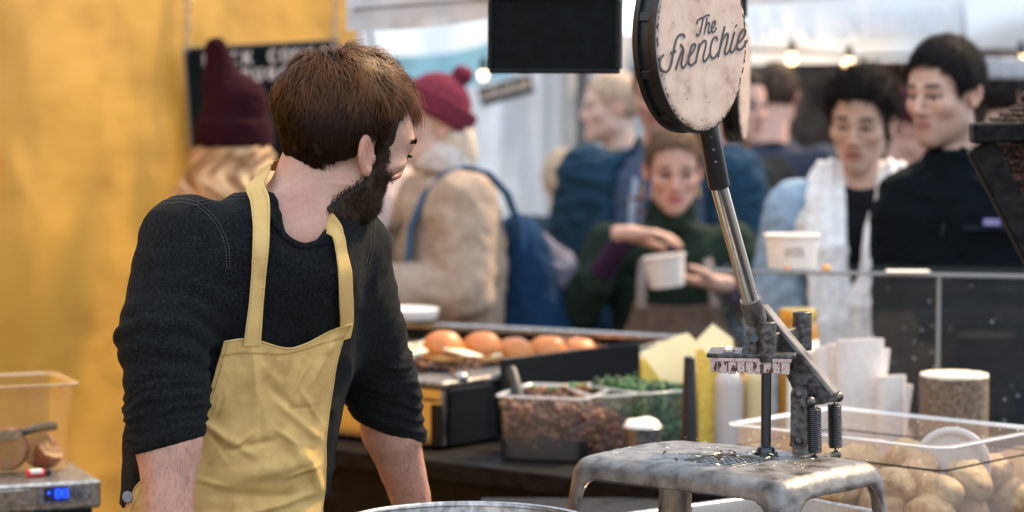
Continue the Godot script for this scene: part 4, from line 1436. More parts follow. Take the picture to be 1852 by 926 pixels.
	M.clear_edge = glass_mat(Color(0.9, 0.88, 0.86), 0.35, 0.12)
	M.pane = glass_mat(Color(0.6, 0.7, 0.75), 0.012, 0.02)
	M.pane.metallic_specular = 0.22
	M.clear.metallic_specular = 0.4
	M.pane_edge = mat(Color(0.24, 0.24, 0.24), 0.25, 0.2)
	M.amber_clear = glass_mat(Color(0.42, 0.24, 0.09), 0.10, 0.08)
	M.amber_edge = glass_mat(Color(0.5, 0.36, 0.22), 0.3, 0.12)
	M.bun = mat(Color(0.66, 0.20, 0.035), 0.42, 0.0, [g.call(0.85, 1.0, 0.02), 8.0], [fine, 0.02, 12.0])
	M.bun_side = mat(Color(0.72, 0.36, 0.12), 0.7)
	M.bread = mat(Color(0.45, 0.24, 0.10), 0.8, 0.0, [g.call(0.6, 1.0, 0.05), 12.0], [grain, 0.2, 12.0])
	M.crust = mat(Color(0.34, 0.11, 0.04), 0.6, 0.0, [g.call(0.6, 1.0, 0.03), 10.0])
	M.cheese = mat(Color(0.82, 0.72, 0.50), 0.45)
	M.meat = mat(Color(1, 1, 1), 0.6, 0.0, null, null, true)
	M.leaf = mat(Color(1, 1, 1), 0.6, 0.0, null, null, true)
	M.potato = mat(Color(0.54, 0.38, 0.19), 0.6, 0.0, [noise_tex(0.025, FastNoiseLite.TYPE_SIMPLEX_SMOOTH, 6, [[0.1, 0.2, 0.45, 0.75], [Color(0.40, 0.28, 0.2), Color(0.80, 0.72, 0.63), Color(0.92, 0.88, 0.83), Color(1, 1, 1)]]), 4.0], [fine, 0.02, 4.0])
	M.potato_dark = M.potato.duplicate(); M.potato_dark.albedo_color = lin(0.43, 0.28, 0.14)
	M.potato_red = M.potato.duplicate(); M.potato_red.albedo_color = lin(0.50, 0.33, 0.17)
	M.dull_white = mat(Color(0.50, 0.44, 0.40), 0.45)
	M.white_plastic = mat(Color(0.66, 0.64, 0.61), 0.4)
	M.paper = mat(Color(0.74, 0.67, 0.61), 0.85, 0.0, [g.call(0.96, 1.0, 0.02), 5.0], [soft, 0.04, 5.0])
	M.print_ink = mat(Color(0.30, 0.25, 0.22), 0.8)
	M.yellow_card = mat(Color(0.80, 0.55, 0.09), 0.7, 0.0, [g.call(0.9, 1.0, 0.02), 5.0])
	M.pale_yellow = mat(Color(0.88, 0.80, 0.50), 0.7)
	M.cream = mat(Color(0.84, 0.79, 0.68), 0.4)
	M.oat = mat(Color(0.64, 0.48, 0.24), 0.5)
	M.gold = mat(Color(0.60, 0.42, 0.12), 0.3, 0.8)
	M.honey = mat(Color(0.40, 0.19, 0.03), 0.2)
	M.rind = mat(Color(0.27, 0.22, 0.18), 0.95, 0.0, [noise_tex(0.02, FastNoiseLite.TYPE_SIMPLEX_SMOOTH, 5, [[0.15, 0.4, 0.6, 0.8], [Color(0.62, 0.57, 0.54), Color(0.82, 0.74, 0.64), Color(0.92, 0.88, 0.85), Color(1, 1, 1)]]), 7.0], [grain, 0.3, 7.0])
	M.cheese_top = mat(Color(0.66, 0.58, 0.45), 0.8)
	M.red = mat(Color(0.60, 0.03, 0.03), 0.4)
	M.bulb = mat(Color(1.0, 0.85, 0.6), 0.3)
	M.bulb.emission_enabled = true; M.bulb.emission = Color(1.0, 0.80, 0.52); M.bulb.emission_energy_multiplier = 3.0
	M.led = mat(Color(0.02, 0.05, 0.3), 0.3)
	M.led.emission_enabled = true; M.led.emission = Color(0.04, 0.24, 1.0); M.led.emission_energy_multiplier = 1.6
	M.wire = mat(Color(0.01, 0.01, 0.01), 0.6)
	relaxed = [hand_mesh(0.006, 1.0, [0.4, 0.45, 0.5, 0.55], 0.4, Color(0.45, 0.27, 0.2)), hand_mesh(0.006, -1.0, [0.4, 0.45, 0.5, 0.55], 0.4, Color(0.45, 0.27, 0.2))]

func sheet(p00: Vector3, p10: Vector3, p01: Vector3, p11: Vector3, nu: int, nv: int, f: Callable) -> MB:   # top row p00..p10, bottom row p01..p11; f(s, t) -> offset
	var rows := []
	for r in nv + 1:
		var row := []
		for k in nu + 1:
			var s := float(k) / nu
			var t := float(r) / nv
			row.append(p00.lerp(p10, s).lerp(p01.lerp(p11, s), t) + f.call(s, t))
		rows.append(row)
	var m := MB.new()
	m.grid(rows)
	return m

func letters(text: String, at: Vector3, right: Vector3, up: Vector3, size: float, pitch: float, parent: Node, m: Material, called := "letter", serif := false) -> void:
	var font := SystemFont.new()
	font.font_names = PackedStringArray(["Droid Serif" if serif else "Droid Sans"])
	font.font_weight = 700
	var inv := root_of(parent).transform.affine_inverse()
	var x := right.normalized()
	var y := (up - x * up.dot(x)).normalized()
	for j in text.length():
		if text[j] == " ": continue
		var tm := TextMesh.new()
		tm.text = text[j]; tm.font = font; tm.font_size = 64; tm.pixel_size = size / 46.0; tm.depth = 0.004
		tm.material = m
		var o := MeshInstance3D.new()
		o.name = numbered(called, parent)
		o.mesh = tm
		parent.add_child(o, true)
		o.transform = inv * Transform3D(Basis(x, y, x.cross(y)), at + x * pitch * j)

# ---------------------------------------------------------------- the setting
func build_setting() -> void:
	var gm := MB.new()
	gm.poly([Vector3(-150, 0, 150), Vector3(150, 0, 150), Vector3(150, 0, -150), Vector3(-150, 0, -150)], Vector3.UP)
	tag(commit("ground", gm, M.asphalt), "grey tarmac of the market street under the stalls", "ground", "", "structure")
	# the yellow tarpaulin that closes the stall on the left
	var a := P(-260, 0, 6.6)
	var b := P(642, 0, 8.2)
	var tw := sheet(Vector3(a.x, 2.7, a.z), Vector3(b.x, 2.7, b.z), Vector3(a.x, 0.02, a.z), Vector3(b.x, 0.02, b.z), 90, 90, func(s, t):
		var k: float = 0.042 * sin(s * 17.0 + 2.0 * sin(t * 3.0)) + 0.05 * fold.get_noise_2d(s * 5.0, t * 3.0) + 0.020 * (0.4 - absf(fold.get_noise_2d(s * 9.0 + t * 7.0, t * 6.0 - s * 3.0))) + 0.006 * (0.4 - absf(fold.get_noise_2d(s * 30.0, t * 30.0)))
		k += 0.03 * exp(-pow((s - 0.62 - 0.25 * (0.45 - t)) / 0.03, 2.0)) * smoothstep(0.5, 0.1, t)
		return Vector3(-0.3, 0, 0.95) * k)
	tag(commit("tarpaulin_wall", tw, M.tarp), "yellow tarpaulin wall closing the stall on the left", "tarpaulin")
	var cn := Vector3(a.x, 0, -2.3)  # unseen side sheet, added for its yellow reflection in the griddle and warm bounce
	var lw := sheet(Vector3(cn.x, 2.7, cn.z), Vector3(a.x, 2.7, a.z), Vector3(cn.x, 0.02, cn.z), Vector3(a.x, 0.02, a.z), 40, 20, func(s, t):
		return Vector3(1, 0, 0) * (0.03 * sin(s * 14.0) * sin(t * PI) + 0.02 * fold.get_noise_2d(s * 6.0, t * 3.0)) if s < 0.999 else Vector3.ZERO)
	tag(commit("added_tarpaulin_side", lw, M.tarp), "yellow tarpaulin added along the left side of the stall, out of view, to reflect in the griddle", "tarpaulin")
	# white pole with a yellow cuff, black cord
	var pole := thing("tent_pole", "pale metal tent pole at the right edge of the yellow tarpaulin", "pole", Vector3(P(652, 60, 8.3).x, 0, P(652, 60, 8.3).z))
	var pm := MB.new()
	var pb := P(652, 60, 8.3)
	pm.tube([Vector3(pb.x, 0, pb.z), Vector3(pb.x, 2.8, pb.z)], 0.022, 16)
	commit("shaft", pm, M.pole, pole)
	pm = MB.new()
	var y0 := P(652, 17, 8.3).y
	pm.lathe([Vector2(0.024, 0), Vector2(0.029, 0.004), Vector2(0.030, 0.2), Vector2(0.024, 0.21)], Transform3D(Basis(), Vector3(pb.x, y0, pb.z)), 16)
	commit("sleeve", pm, M.tarp, pole)
	var cord := MB.new()
	cord.tube([P(655, -60, 8.0), P(664, 20, 8.0), P(675, 90, 8.0), P(700, 200, 8.0)], 0.006, 6)
	tag(commit("guy_cord", cord, M.wire), "thin black cord slanting down beside the tent pole", "cord")
	# front valance of the stall
	var vl := sheet(P(628, -260, 5.9), P(1680, -300, 5.9), P(628, 56, 5.9), P(1680, -4, 5.9), 80, 14, func(s, t):
		return Vector3(0, (0.022 * sin(s * PI) - 0.012 * sin(s * 11.0) * t), 0.014 * sin(s * 24.0 + 2.0 * t) * t + 0.05 * fold.get_noise_2d(s * 4.0, t)))
	var val := tag(commit("canopy_valance", vl, M.valance), "off-white canvas valance hanging along the front of the stall roof", "canopy")
	var hem := MB.new()
	hem.tube([P(640, 17, 5.86), P(760, 8, 5.86), P(900, -4, 5.86)], 0.004, 6)
	commit("seam", hem, M.worn_edge, val)
	# the stalls across the way
	var bt := thing("white_stall", "white stall tent across the street with a blue and white front", "stall", Vector3(P(900, 400, 11.0).x, 0, P(900, 400, 11.0).z))
	commit("back_wall", sheet(P(560, 20, 12.0), P(1010, 20, 11.6), Vector3(P(560, 0, 12).x, 0, -12.0), Vector3(P(1010, 0, 11.6).x, 0, -11.6), 60, 30, func(s, t): return Vector3(0, 0, 0.05 * sin(s * 26.0) + 0.05 * fold.get_noise_2d(s * 8.0, t * 3.0))), M.white_tent, bt)
	commit("side_wall", sheet(P(1000, 60, 11.5), P(1400, 60, 12.6), Vector3(P(1000, 0, 11.5).x, 0, -11.5), Vector3(P(1400, 0, 12.6).x, 0, -12.6), 60, 20, func(s, t): return Vector3(0, 0, 0.06 * sin(s * 30.0) + 0.05 * fold.get_noise_2d(s * 9.0, t * 3.0))), M.white_tent, bt)
	commit("white_valance", sheet(P(600, -60, 10.5), P(940, -110, 10.5), P(600, 88, 10.5), P(940, 62, 10.5), 40, 8, func(s, t): return Vector3(0, -0.06 * sin(s * PI) * t, 0.03 * sin(s * 17.0) * t)), M.banner, bt)
	commit("blue_panel", sheet(P(600, 78, 10.7), P(925, 52, 10.7), P(600, 215, 10.7), P(925, 138, 10.7), 30, 8, func(s, t): return Vector3(0, -0.05 * sin(s * PI) * (1.0 - t), 0.04 * sin(s * 9.0 + t))), M.blue_banner, bt)
	for x in [985.0, 1010.0, 1052.0]:
		pm = MB.new()
		var q := P(x, 300, 11.2)
		pm.tube([Vector3(q.x, 0, q.z), Vector3(q.x, 2.6, q.z)], 0.03 if x != 1010.0 else 0.05, 10)
		commit("post", pm, M.pole if x != 1052.0 else M.dull_steel, bt)
	# hand lettered board hanging aslant by the white tent
	var sb := thing("slanted_sign", "small dark board with pale lettering hung aslant on the white tent", "sign", P(915, 192, 9.6))
	var R := (P(962, 150, 9.6) - P(868, 176, 9.7)).normalized()
	var mm := MB.new()
	mm.box(P(915, 164, 9.66), Vector3(0.235, 0.075, 0.015), Basis(R, Vector3.UP, R.cross(Vector3.UP)).orthonormalized())
	commit("board", mm, M.dark_board, sb)
	mm = MB.new()
	for j in 9:                                                   # an illegible run of pale script strokes
		var c := P(915, 164, 9.63) + R * (-0.1 + 0.024 * j)
		mm.tube([c + R * -0.008 + Vector3(0, -0.014, 0.012), c + Vector3(0, 0.018 + 0.006 * (j % 3), 0.012), c + R * 0.004 + Vector3(0, -0.014, 0.012), c + R * 0.013 + Vector3(0, 0.004, 0.012)], 0.004, 5)
	commit("lettering", mm, M.letter, sb)
	# right stall: banner over a dark inside
	var rt := thing("market_stall", "stall with a long white banner over a dim brown inside", "stall", Vector3(P(1600, 0, 9.6).x, 0, -9.6))
	var bs := sheet(P(1300, -80, 9.5), P(1742, -130, 9.5), P(1300, 119, 9.5), P(1742, 108, 9.5), 50, 10, func(s, t): return Vector3(0, 0, 0.02 * sin(s * 19.0) * t))
	var ban := commit("banner", bs, M.banner, rt)
	commit("banner_side", sheet(P(1745, -130, 9.45), P(3500, -150, 9.2), P(1745, 94, 9.45), P(3500, 60, 9.2), 60, 10, func(s, t): return Vector3(0, 0.012 * sin(s * 48.0), 0.03 * sin(t * 9.0 + s * 21.0))), M.banner, rt)
	letters("MALS", P(1400, 66, 9.44), P(1560, 60, 9.44) - P(1400, 66, 9.44), Vector3.UP, 0.085, 0.098, rt, M.pale_print)
	letters("WEDDI", P(1578, 42, 9.44), P(1760, 32, 9.44) - P(1578, 42, 9.44), Vector3.UP, 0.085, 0.083, rt, M.pale_print)
	var inside := MB.new()
	var i0 := P(1250, 60, 12.0)
	var i1 := P(3600, 60, 12.0)
	inside.box(Vector3((i0.x + i1.x) * 0.5, 1.25, -12.0), Vector3(i1.x - i0.x, 2.5, 0.06))
	commit("back_wall", inside, M.stall_inside, rt)
	inside = MB.new()
	inside.box(P(1720, 100, 9.9), Vector3(1.6, 0.05, 0.06))
	commit("beam", inside, M.beam, rt)
	inside = MB.new()
	inside.box(Vector3((i0.x + i1.x) * 0.5, 2.42, -10.8), Vector3(i1.x - i0.x, 0.04, 2.5))
	commit("roof", inside, M.stall_inside, rt)
	for q in [[1342, 9.6], [1744, 9.6]]:
		inside = MB.new()
		var pp := P(q[0], 60, q[1])
		inside.tube([Vector3(pp.x, 0, pp.z), Vector3(pp.x, 2.5, pp.z)], 0.022, 10)
		commit("post", inside, M.pole, rt)
	# garland of leaves and fruit in the dim stall
	var gr := MB.new()
	for j in 160:
		var c := P(rng.randf_range(1590, 1660), rng.randf_range(118, 190), rng.randf_range(11.0, 11.6))
		gr.col = [Color(0.03, 0.06, 0.03), Color(0.25, 0.09, 0.04), Color(0.09, 0.05, 0.03), Color(0.03, 0.035, 0.03)][j % 4]
		gr.ball(c, Vector3(0.03, 0.02, 0.025) * rng.randf_range(0.6, 1.4), Basis.from_euler(Vector3(j, j * 2.0, j * 3.0)), 4, 6)
	tag(commit("hanging_foliage", gr, M.soft_hair), "tangle of dark leaves and dried fruit at the back of the brown stall", "foliage", "", "stuff")
	# bulbs on a cable
	var places := [[1432, 106, 9.3, 0.021, "festoon bulb lit under the white banner nearest the round sign"], [1535, 116, 9.3, 0.023, "festoon bulb lit above the curly haired customer"], [1847, 113, 8.6, 0.025, "festoon bulb lit at the right edge beside the beam"], [874, 136, 9.2, 0.016, "small bulb lit beside the lower corner of the black board"], [1658, 110, 11.2, 0.016, "tiny bulb lit deep in the dim stall behind the dark haired man"]]
	var cab := MB.new()
	cab.tube([P(1300, 88, 9.32), P(1432, 92, 9.32), P(1535, 102, 9.32), P(1700, 98, 9.0), P(1847, 98, 8.62), P(2000, 80, 8.3)], 0.006, 6)
	tag(commit("festoon_cable", cab, M.wire), "black cable carrying the festoon bulbs below the banner", "cable")
	for q in places:
		var c := P(q[0], q[1], q[2])
		var bl := thing("festoon_bulb", q[4], "light bulb", c + Vector3(0, -q[3], 0), 0.0, "festoon bulbs across the way")
		var m := MB.new()
		m.ball(c, Vector3(q[3], q[3] * 1.1, q[3]), Basis(), 10, 14)
		commit("bulb", m, M.bulb, bl)
		m = MB.new()
		m.lathe([Vector2(0.0, 0.05), Vector2(0.013, 0.05), null, Vector2(0.015, 0.0)], Transform3D(Basis(), c + Vector3(0, q[3] * 0.95, 0)), 10)
		commit("socket", m, M.wire, bl)
		var l := OmniLight3D.new()
		l.name = "glow"
		l.light_color = Color(1.0, 0.80, 0.52); l.light_energy = 0.012; l.light_size = q[3] * 0.7; l.omni_range = 12.0; l.omni_attenuation = 2.0; l.shadow_enabled = true
		bl.add_child(l)
		l.position = Vector3(0, q[3], 0)

func chain(from: Vector3, to: Vector3, parent: Node) -> void:
	var m := MB.new()
	var d := (to - from).normalized()
	var n := int(from.distance_to(to) / 0.028)
	for j in n:
		var c := from.lerp(to, (j + 0.5) / n)
		var s := Vector3.RIGHT if j % 2 == 0 else Vector3(0, 0, 1)
		var ring := []
		for k in 11:
			var a := TAU * k / 10.0
			ring.append(c + s * 0.009 * cos(a) + d * 0.019 * sin(a))
		m.tube(ring, 0.0028, 5, false)
	commit("chain", m, M.steel, parent)

func build_stall() -> void:
	# hanging sign: DUCK CONFIT BURGER
	var R := (P(615, 72, 7.7) - P(333, 88, 7.5)).normalized()
	var U := Vector3.UP - R * R.y
	U = U.normalized()
	var c := P(333, 88, 7.5) + R * 0.25 - U * 0.21
	var s := thing("hanging_sign", "black hanging sign lettered DUCK CONFIT BURGER on chains before the yellow tarpaulin", "sign", c - U * 0.21)
	var m := MB.new()
	var B := Basis(R, U, R.cross(U))
	m.box(c, Vector3(0.5, 0.42, 0.012), B)
	var board := commit("board", m, M.dark_board, s)
	m = MB.new()
	for e in [-1.0, 1.0]:
		m.box(c + R * 0.2515 * e, Vector3(0.004, 0.424, 0.014), B, 0.001)
		m.box(c + U * 0.2115 * e, Vector3(0.5, 0.004, 0.014), B, 0.001)
	commit("worn_edge", m, M.worn_edge, board)
	letters("DUCK CONFIT", P(376, 109, 7.49) , R, U, 0.038, 0.0418, s, M.letter)
	letters("BURGER", P(456, 136, 7.49) - R * 0.02, R, U, 0.038, 0.0418, s, M.letter)
	chain(P(337, 92, 7.49), P(341, -70, 7.49), s)
	chain(P(604, 78, 7.68), P(611, -70, 7.68), s)
	# black board over the counter
	var k := thing("menu_board", "blank black board hanging over the counter beside the round sign", "board", P(1003, 133, 4.0))
	m = MB.new()
	var bR := (P(1120, 0, 3.98) - P(887, 2, 4.06)).normalized()
	var bB := Basis(bR, Vector3.UP, bR.cross(Vector3.UP)).orthonormalized()
	var bc := P(1004, 62, 4.03)
	m.box(bc, Vector3(0.222, 0.125, 0.016), bB)
	commit("panel", m, M.dark_board, k)
	m = MB.new()
	for e in [-1.0, 1.0]:
		m.box(bc + bB.y * 0.061 * e + bB.z * 0.004, Vector3(0.226, 0.008, 0.018), bB)
		m.box(bc + bB.x * 0.112 * e + bB.z * 0.003, Vector3(0.008, 0.115, 0.018), bB)
	commit("frame", m, M.iron, k)
	for e in [-1.0, 1.0]: chain(bc + bB.x * 0.085 * e + Vector3(0, 0.065, 0), bc + bB.x * 0.085 * e + Vector3(0, 0.30, 0), k)
	# dark hopper at the right edge
	var h := thing("wooden_hopper", "dark wooden hopper with rough slats and a knob at the right edge", "hopper", P(1880, 520, 4.3))
	var d := 4.3
	m = MB.new()
	m.bar(P(1745, 240, d) + Vector3(0, 0, 0.06), P(2010, 232, d) + Vector3(0, 0, 0.06), Vector3(0, 1, 0), 0.036, 0.05, 0.004)
	commit("top_beam", m, M.dark_wood, h)
	m = MB.new()
	m.bar(P(1762, 262, d) + Vector3(0, 0, 0.05), P(1885, 500, d) + Vector3(0, 0, 0.05), Vector3(1, 0.4, 0), 0.05, 0.035, 0.004)
	commit("side_beam", m, M.dark_wood, h)
	m = MB.new()
	m.bar(P(1995, 262, d) + Vector3(0, 0, 0.05), P(1895, 500, d) + Vector3(0, 0, 0.05), Vector3(1, -0.4, 0), 0.05, 0.035, 0.004)
	commit("side_beam", m, M.dark_wood, h)
	for j in 8:
		var y := 272.0 + 26.0 * j
		var x0 := 1778.0 + 13.2 * j
		var x1 := 1985.0 - 11.0 * j
		m = MB.new()
		m.bar(P(x0, y, d - 0.01), P(x1, y + 2, d - 0.01), Vector3(0, 1, 0), 0.0225, 0.02, 0.004)
		m.shift(func(p, _n): return 0.003 * wob.get_noise_3dv(p * 70.0))
		commit("slat", m, M.rough_wood, h)
	m = MB.new()
	for j in 4:
		m.box(P(1878, 216 - 9 * j, d), Vector3(0.150 - 0.030 * j, 0.0085, 0.13 - 0.024 * j), Basis(), 0.002)
	commit("stepped_lid", m, M.rough_wood, h)
	m = MB.new()
	m.ball(P(1868, 178, d), Vector3(0.022, 0.017, 0.022), Basis(), 8, 12)
	commit("knob", m, M.iron, h)
	m = MB.new()
	m.box(P(1890, 300, d + 0.11), Vector3(0.16, 0.12, 0.16), Basis(), 0.004)
	m.tube([P(1890, 340, d + 0.11), Vector3(P(1890, 340, d + 0.11).x, 0.9, P(1890, 340, d + 0.11).z)], 0.03, 8)
	commit("body", m, M.dark_wood, h)

# ---------------------------------------------------------------- the chip cutter
func disc_sign(root: Node3D, c: Vector3, n: Vector3, r: float, thick: float, up: Vector3) -> Node:
	var xf := frame(n, up, c)            # the face looks along n
	var m := MB.new()
	var t := thick
	m.lathe([Vector2(0.0, -t), Vector2(r * 0.97, -t), null, Vector2(r, -t + 0.003), Vector2(r, -t + 0.010), null, Vector2(r - 0.006, -t + 0.0115), null, Vector2(r - 0.006, -0.0125), null, Vector2(r, -0.011), Vector2(r, -0.003), null, Vector2(r * 0.985, -0.001), null, Vector2(r * 0.975, -0.003), Vector2(0, -0.003)], xf, 96)
	for k in 10:                          # bridges across the groove of the rim
		var a := TAU * (k + 0.35) / 10.0
		var e := xf.basis.x * cos(a) + xf.basis.z * sin(a)
		m.box(c + e * (r - 0.0042) - n * t * 0.5, Vector3(0.006, t - 0.022, 0.012), Basis(e, n, e.cross(n)), 0.0005)
	var rim := commit("rim", m, M.rim_black, root)
	m = MB.new()
	m.lathe([Vector2(r * 0.972, -0.0028), null, Vector2(r * 0.972, 0.0), Vector2(r * 0.9, 0.0008), Vector2(0.0, 0.0015)], xf, 96)
	commit("face", m, M.sign_face, root)
	m = MB.new()                          # chipped paint along the edge
	for k in 190:
		var a := rng.randf() * TAU
		var e := xf.basis.x * cos(a) + xf.basis.z * sin(a)
		var s := rng.randf_range(0.0005, 0.0024)
		m.ball(c + e * (r * 0.968 - absf(rng.randfn()) * 0.0016) + n * 0.0002, Vector3(s * rng.randf_range(0.4, 0.9), 0.0011, s * 1.6), Basis(e, n, e.cross(n)), 4, 7)
	for k in 34:
		var a := rng.randf() * TAU
		var e := xf.basis.x * cos(a) + xf.basis.z * sin(a)
		var s := rng.randf_range(0.0004, 0.0013)
		m.ball(c + e * r * sqrt(rng.randf()) * 0.93 + n * 0.0008, Vector3(s, 0.0007, s * 1.3), Basis(e, n, e.cross(n)), 4, 6)
	tag(commit("paint_chips", m, M.chip, rim), "", "", "", "stuff")
	return rim

func build_cutter() -> void:
	var Pc := func(px: float, py: float, d: float) -> Vector3: return P(px, py, d * 0.963)
	var FC := P(1421, 868, 3.240)
	var top := FC.y
	var Lf := Vector3(-0.755, 0, -0.656)
	var Rt := Vector3(0.656, 0, -0.755)
	var c := FC + Lf * 0.187 + Rt * 0.124
	var root := thing("chip_cutter", "cast metal chip cutter with a chrome lever and round sign reading The Frenchie", "chip cutter", Vector3(c.x, 0.88, c.z))
	# casting: shell with arches between four legs
	var hx := 0.128
	var hz := 0.191
	var f := Field.new(Vector3(-0.24, -0.225, -0.27), Vector3(0.24, 0.02, 0.27), 0.0042)
	for z in f.nz:
		for y in f.ny:
			for x in f.nx:
				var p := f.o + f.h * Vector3(x, y, z)
				var sp := 0.10 * maxf(-p.y, 0.0) + 0.9 * pow(maxf(-p.y - 0.05, 0.0), 2.0)
				var q := Vector2(absf(p.x) - hx - sp + 0.035, absf(p.z) - hz - sp + 0.035)
				var side := Vector2(maxf(q.x, 0), maxf(q.y, 0)).length() + minf(maxf(q.x, q.y), 0.0) - 0.035
				var dome := 0.004 * (1.0 - pow(p.x / hx, 2.0)) + 0.004 * (1.0 - pow(p.z / hz, 2.0)) - 0.006
				var lid := p.y - dome
				var r := 0.025
				var e := Vector2(maxf(side + r, 0.0), maxf(lid + r, 0.0))
				var outer := e.length() + minf(maxf(side + r, lid + r), 0.0) - r
				var d := maxf(outer, -(outer + 0.011))
				# arches
				var w1 := absf(p.z) - (hz - 0.031 + 0.08 * maxf(-p.y - 0.05, 0))
				var w2 := absf(p.x) - (hx - 0.028 + 0.08 * maxf(-p.y - 0.05, 0))
				for w in [w1, w2]:
					var yy := p.y + 0.032
					var rr := 0.03
					var ee := Vector2(maxf(w + rr, 0.0), maxf(yy + rr, 0.0))
					var hole := ee.length() + minf(maxf(w + rr, yy + rr), 0.0) - rr
					if absf(p.x if w == w2 else p.z) > 0.0: d = maxf(d, -hole) if lid < -0.012 else d
				# the chip outlet
				var slot := maxf(absf(p.x + 0.03) - 0.045, absf(p.z - 0.025) - 0.045)
				d = maxf(d, -slot)
				f.g[(z * f.ny + y) * f.nx + x] = d
	f.cut(Vector3.DOWN, Vector3(0, -0.214, 0))
	var m := f.mesh()
	m.shift(func(p, _n): return 0.0008 * wob.get_noise_3dv(p * 40.0))
	var xf := Transform3D(Basis(Rt, Vector3.UP, -Lf).orthonormalized(), Vector3(c.x, top, c.z))
	xf.basis = Basis(xf.basis.x, xf.basis.y, xf.basis.x.cross(xf.basis.y))
	if xf.basis.z.dot(Lf) > 0: xf.basis.z = xf.basis.z
	m.moved(xf)
	var cast := commit("base_casting", m, M.cast, root)
	# blade grid in the outlet
	m = MB.new()
	for j in 9:
		m.box(xf * Vector3(-0.03, -0.006, 0.025 - 0.044 + 0.011 * j), Vector3(0.09, 0.009, 0.0022), xf.basis, 0.0004)
		m.box(xf * Vector3(-0.03 - 0.044 + 0.011 * j, -0.007, 0.025), Vector3(0.0022, 0.009, 0.09), xf.basis, 0.0004)
	commit("blade_grid", m, M.steel, cast)
	# bits of peel
	m = MB.new()
	for j in 16:
		var q := xf * Vector3(-0.03 + rng.randfn() * 0.04, 0.0045, 0.01 + rng.randfn() * 0.045)
		m.col = Color.WHITE
		m.ball(q, Vector3(rng.randf_range(0.001, 0.006), rng.randf_range(0.0006, 0.002), rng.randf_range(0.001, 0.004)), Basis.from_euler(Vector3(0, rng.randf() * 6.0, rng.randfn() * 0.3)), 4, 6)
	tag(commit("potato_peel_scraps", m, M.rust, cast), "", "", "", "stuff")
	m = MB.new()
	for j in 50:
		var q := xf * Vector3(rng.randf_range(-0.10, 0.10), 0.0035, rng.randf_range(-0.16, 0.16))
		m.ball(q, Vector3(1, 0.5, 1) * rng.randf_range(0.0006, 0.0016), Basis(), 3, 5)
	for j in 14:
		var q := xf * Vector3(-0.03 + rng.randfn() * 0.05, 0.005, 0.0 + rng.randfn() * 0.05)
		m.ball(q, Vector3(rng.randf_range(0.002, 0.005), 0.0010, 0.0025), Basis.from_euler(Vector3(0, rng.randf() * 6.0, rng.randfn() * 0.3)), 4, 7)
	tag(commit("starch_specks", m, M.cheese, cast), "", "", "", "stuff")
	# guide rods
	var r1 := Pc.call(1385, 821, 3.60)
	var r2 := Pc.call(1449, 812, 3.70)
	for q in [[r1, 585.0], [r2, 580.0]]:
		m = MB.new()
		var b: Vector3 = q[0]
		m.tube([Vector3(b.x, top - 0.004, b.z), Vector3(b.x, Pc.call(0, q[1], 3.62).y, b.z)], 0.0072, 16)
		m.lathe([Vector2(0.0072, 0.012), Vector2(0.012, 0.009), null, Vector2(0.0135, 0.003), null, Vector2(0.017, 0.003), null, Vector2(0.017, -0.003)], Transform3D(Basis(), Vector3(b.x, top + 0.002, b.z)), 18)
		commit("guide_rod", m, M.rod, root)
	# sliding bushes on the rods and the pusher plate
	m = MB.new()
	var yb0 = Pc.call(0, 652, 3.6).y
	var yb1 = Pc.call(0, 581, 3.6).y
	for b in [r1, r2]:
		var dy := 0.0 if b == r1 else 0.006
		m.lathe([Vector2(0.0075, 0.0), null, Vector2(0.0138, 0.0), Vector2(0.0146, 0.0015), Vector2(0.0138, yb1 - yb0 - 0.001), null, Vector2(0.0135, yb1 - yb0), Vector2(0.009, yb1 - yb0), null, Vector2(0.008, yb1 - yb0 - 0.006), Vector2(0, yb1 - yb0 - 0.006)], Transform3D(Basis(), Vector3(b.x, yb0 + dy, b.z)), 24)
	# web between the bushes
	var mid = (r1 + r2) * 0.5
	m.bar(Vector3(r1.x, yb0 + 0.022, r1.z), Vector3(r2.x, yb0 + 0.028, r2.z), Vector3.UP, 0.03, 0.008)
	var bush := commit("guide_bush", m, M.cast_dark, root)
	var pc := Pc.call(1344, 642, 3.60)
	var PX = (Pc.call(1400, 648, 3.585) - Pc.call(1277, 641, 3.60))
	PX.y = 0.0
	PX = PX.normalized()
	var PZ := Vector3(-PX.z, 0, PX.x)
	var PB := Basis(PX, Vector3.UP, PX.cross(Vector3.UP))
	m = MB.new()
	m.box(pc + PX * 0.012 - PB.z * 0.028, Vector3(0.126, 0.0065, 0.088), PB, 0.0015)
	commit("pusher_plate", m, M.cast_dark, root)
	m = MB.new()
	for j in 9:
		for k in 6:
			m.box(pc + PX * (-0.040 + 0.0125 * j) - PB.z * (-0.008 + 0.0135 * k) + Vector3(0, -0.0135 - 0.001 * ((j * 7 + k) % 3), 0), Vector3(0.0113, 0.021, 0.0120), PB, 0.0012)
	m.box(pc + PX * 0.011 - PB.z * 0.026 + Vector3(0, -0.0055, 0), Vector3(0.116, 0.006, 0.082), PB, 0.001)
	commit("pusher_fingers", m, M.fingers, root)
	m = MB.new()
	for j in 16:
		m.ball(pc + PX * rng.randf_range(-0.045, 0.05) - PB.z * -0.0145 + Vector3(0, rng.randf_range(-0.022, -0.008), 0), Vector3(0.002, 0.004, 0.001) * rng.randf_range(0.6, 1.3), Basis(), 4, 6)
	commit("rust_spots", m, M.rust, root)
	# lug, bolt
	m = MB.new()
	var lug := PackedVector2Array()
	for k in 9: lug.append(Vector2(0.012 * cos(PI * k / 8.0), 0.028 + 0.012 * sin(PI * k / 8.0)))
	lug.append(Vector2(-0.018, 0.0)); lug.append(Vector2(0.016, 0.0))
	m.prism(lug, 0.010, Transform3D(PB, Pc.call(1364, 639, 3.60) + PX * 0.0))
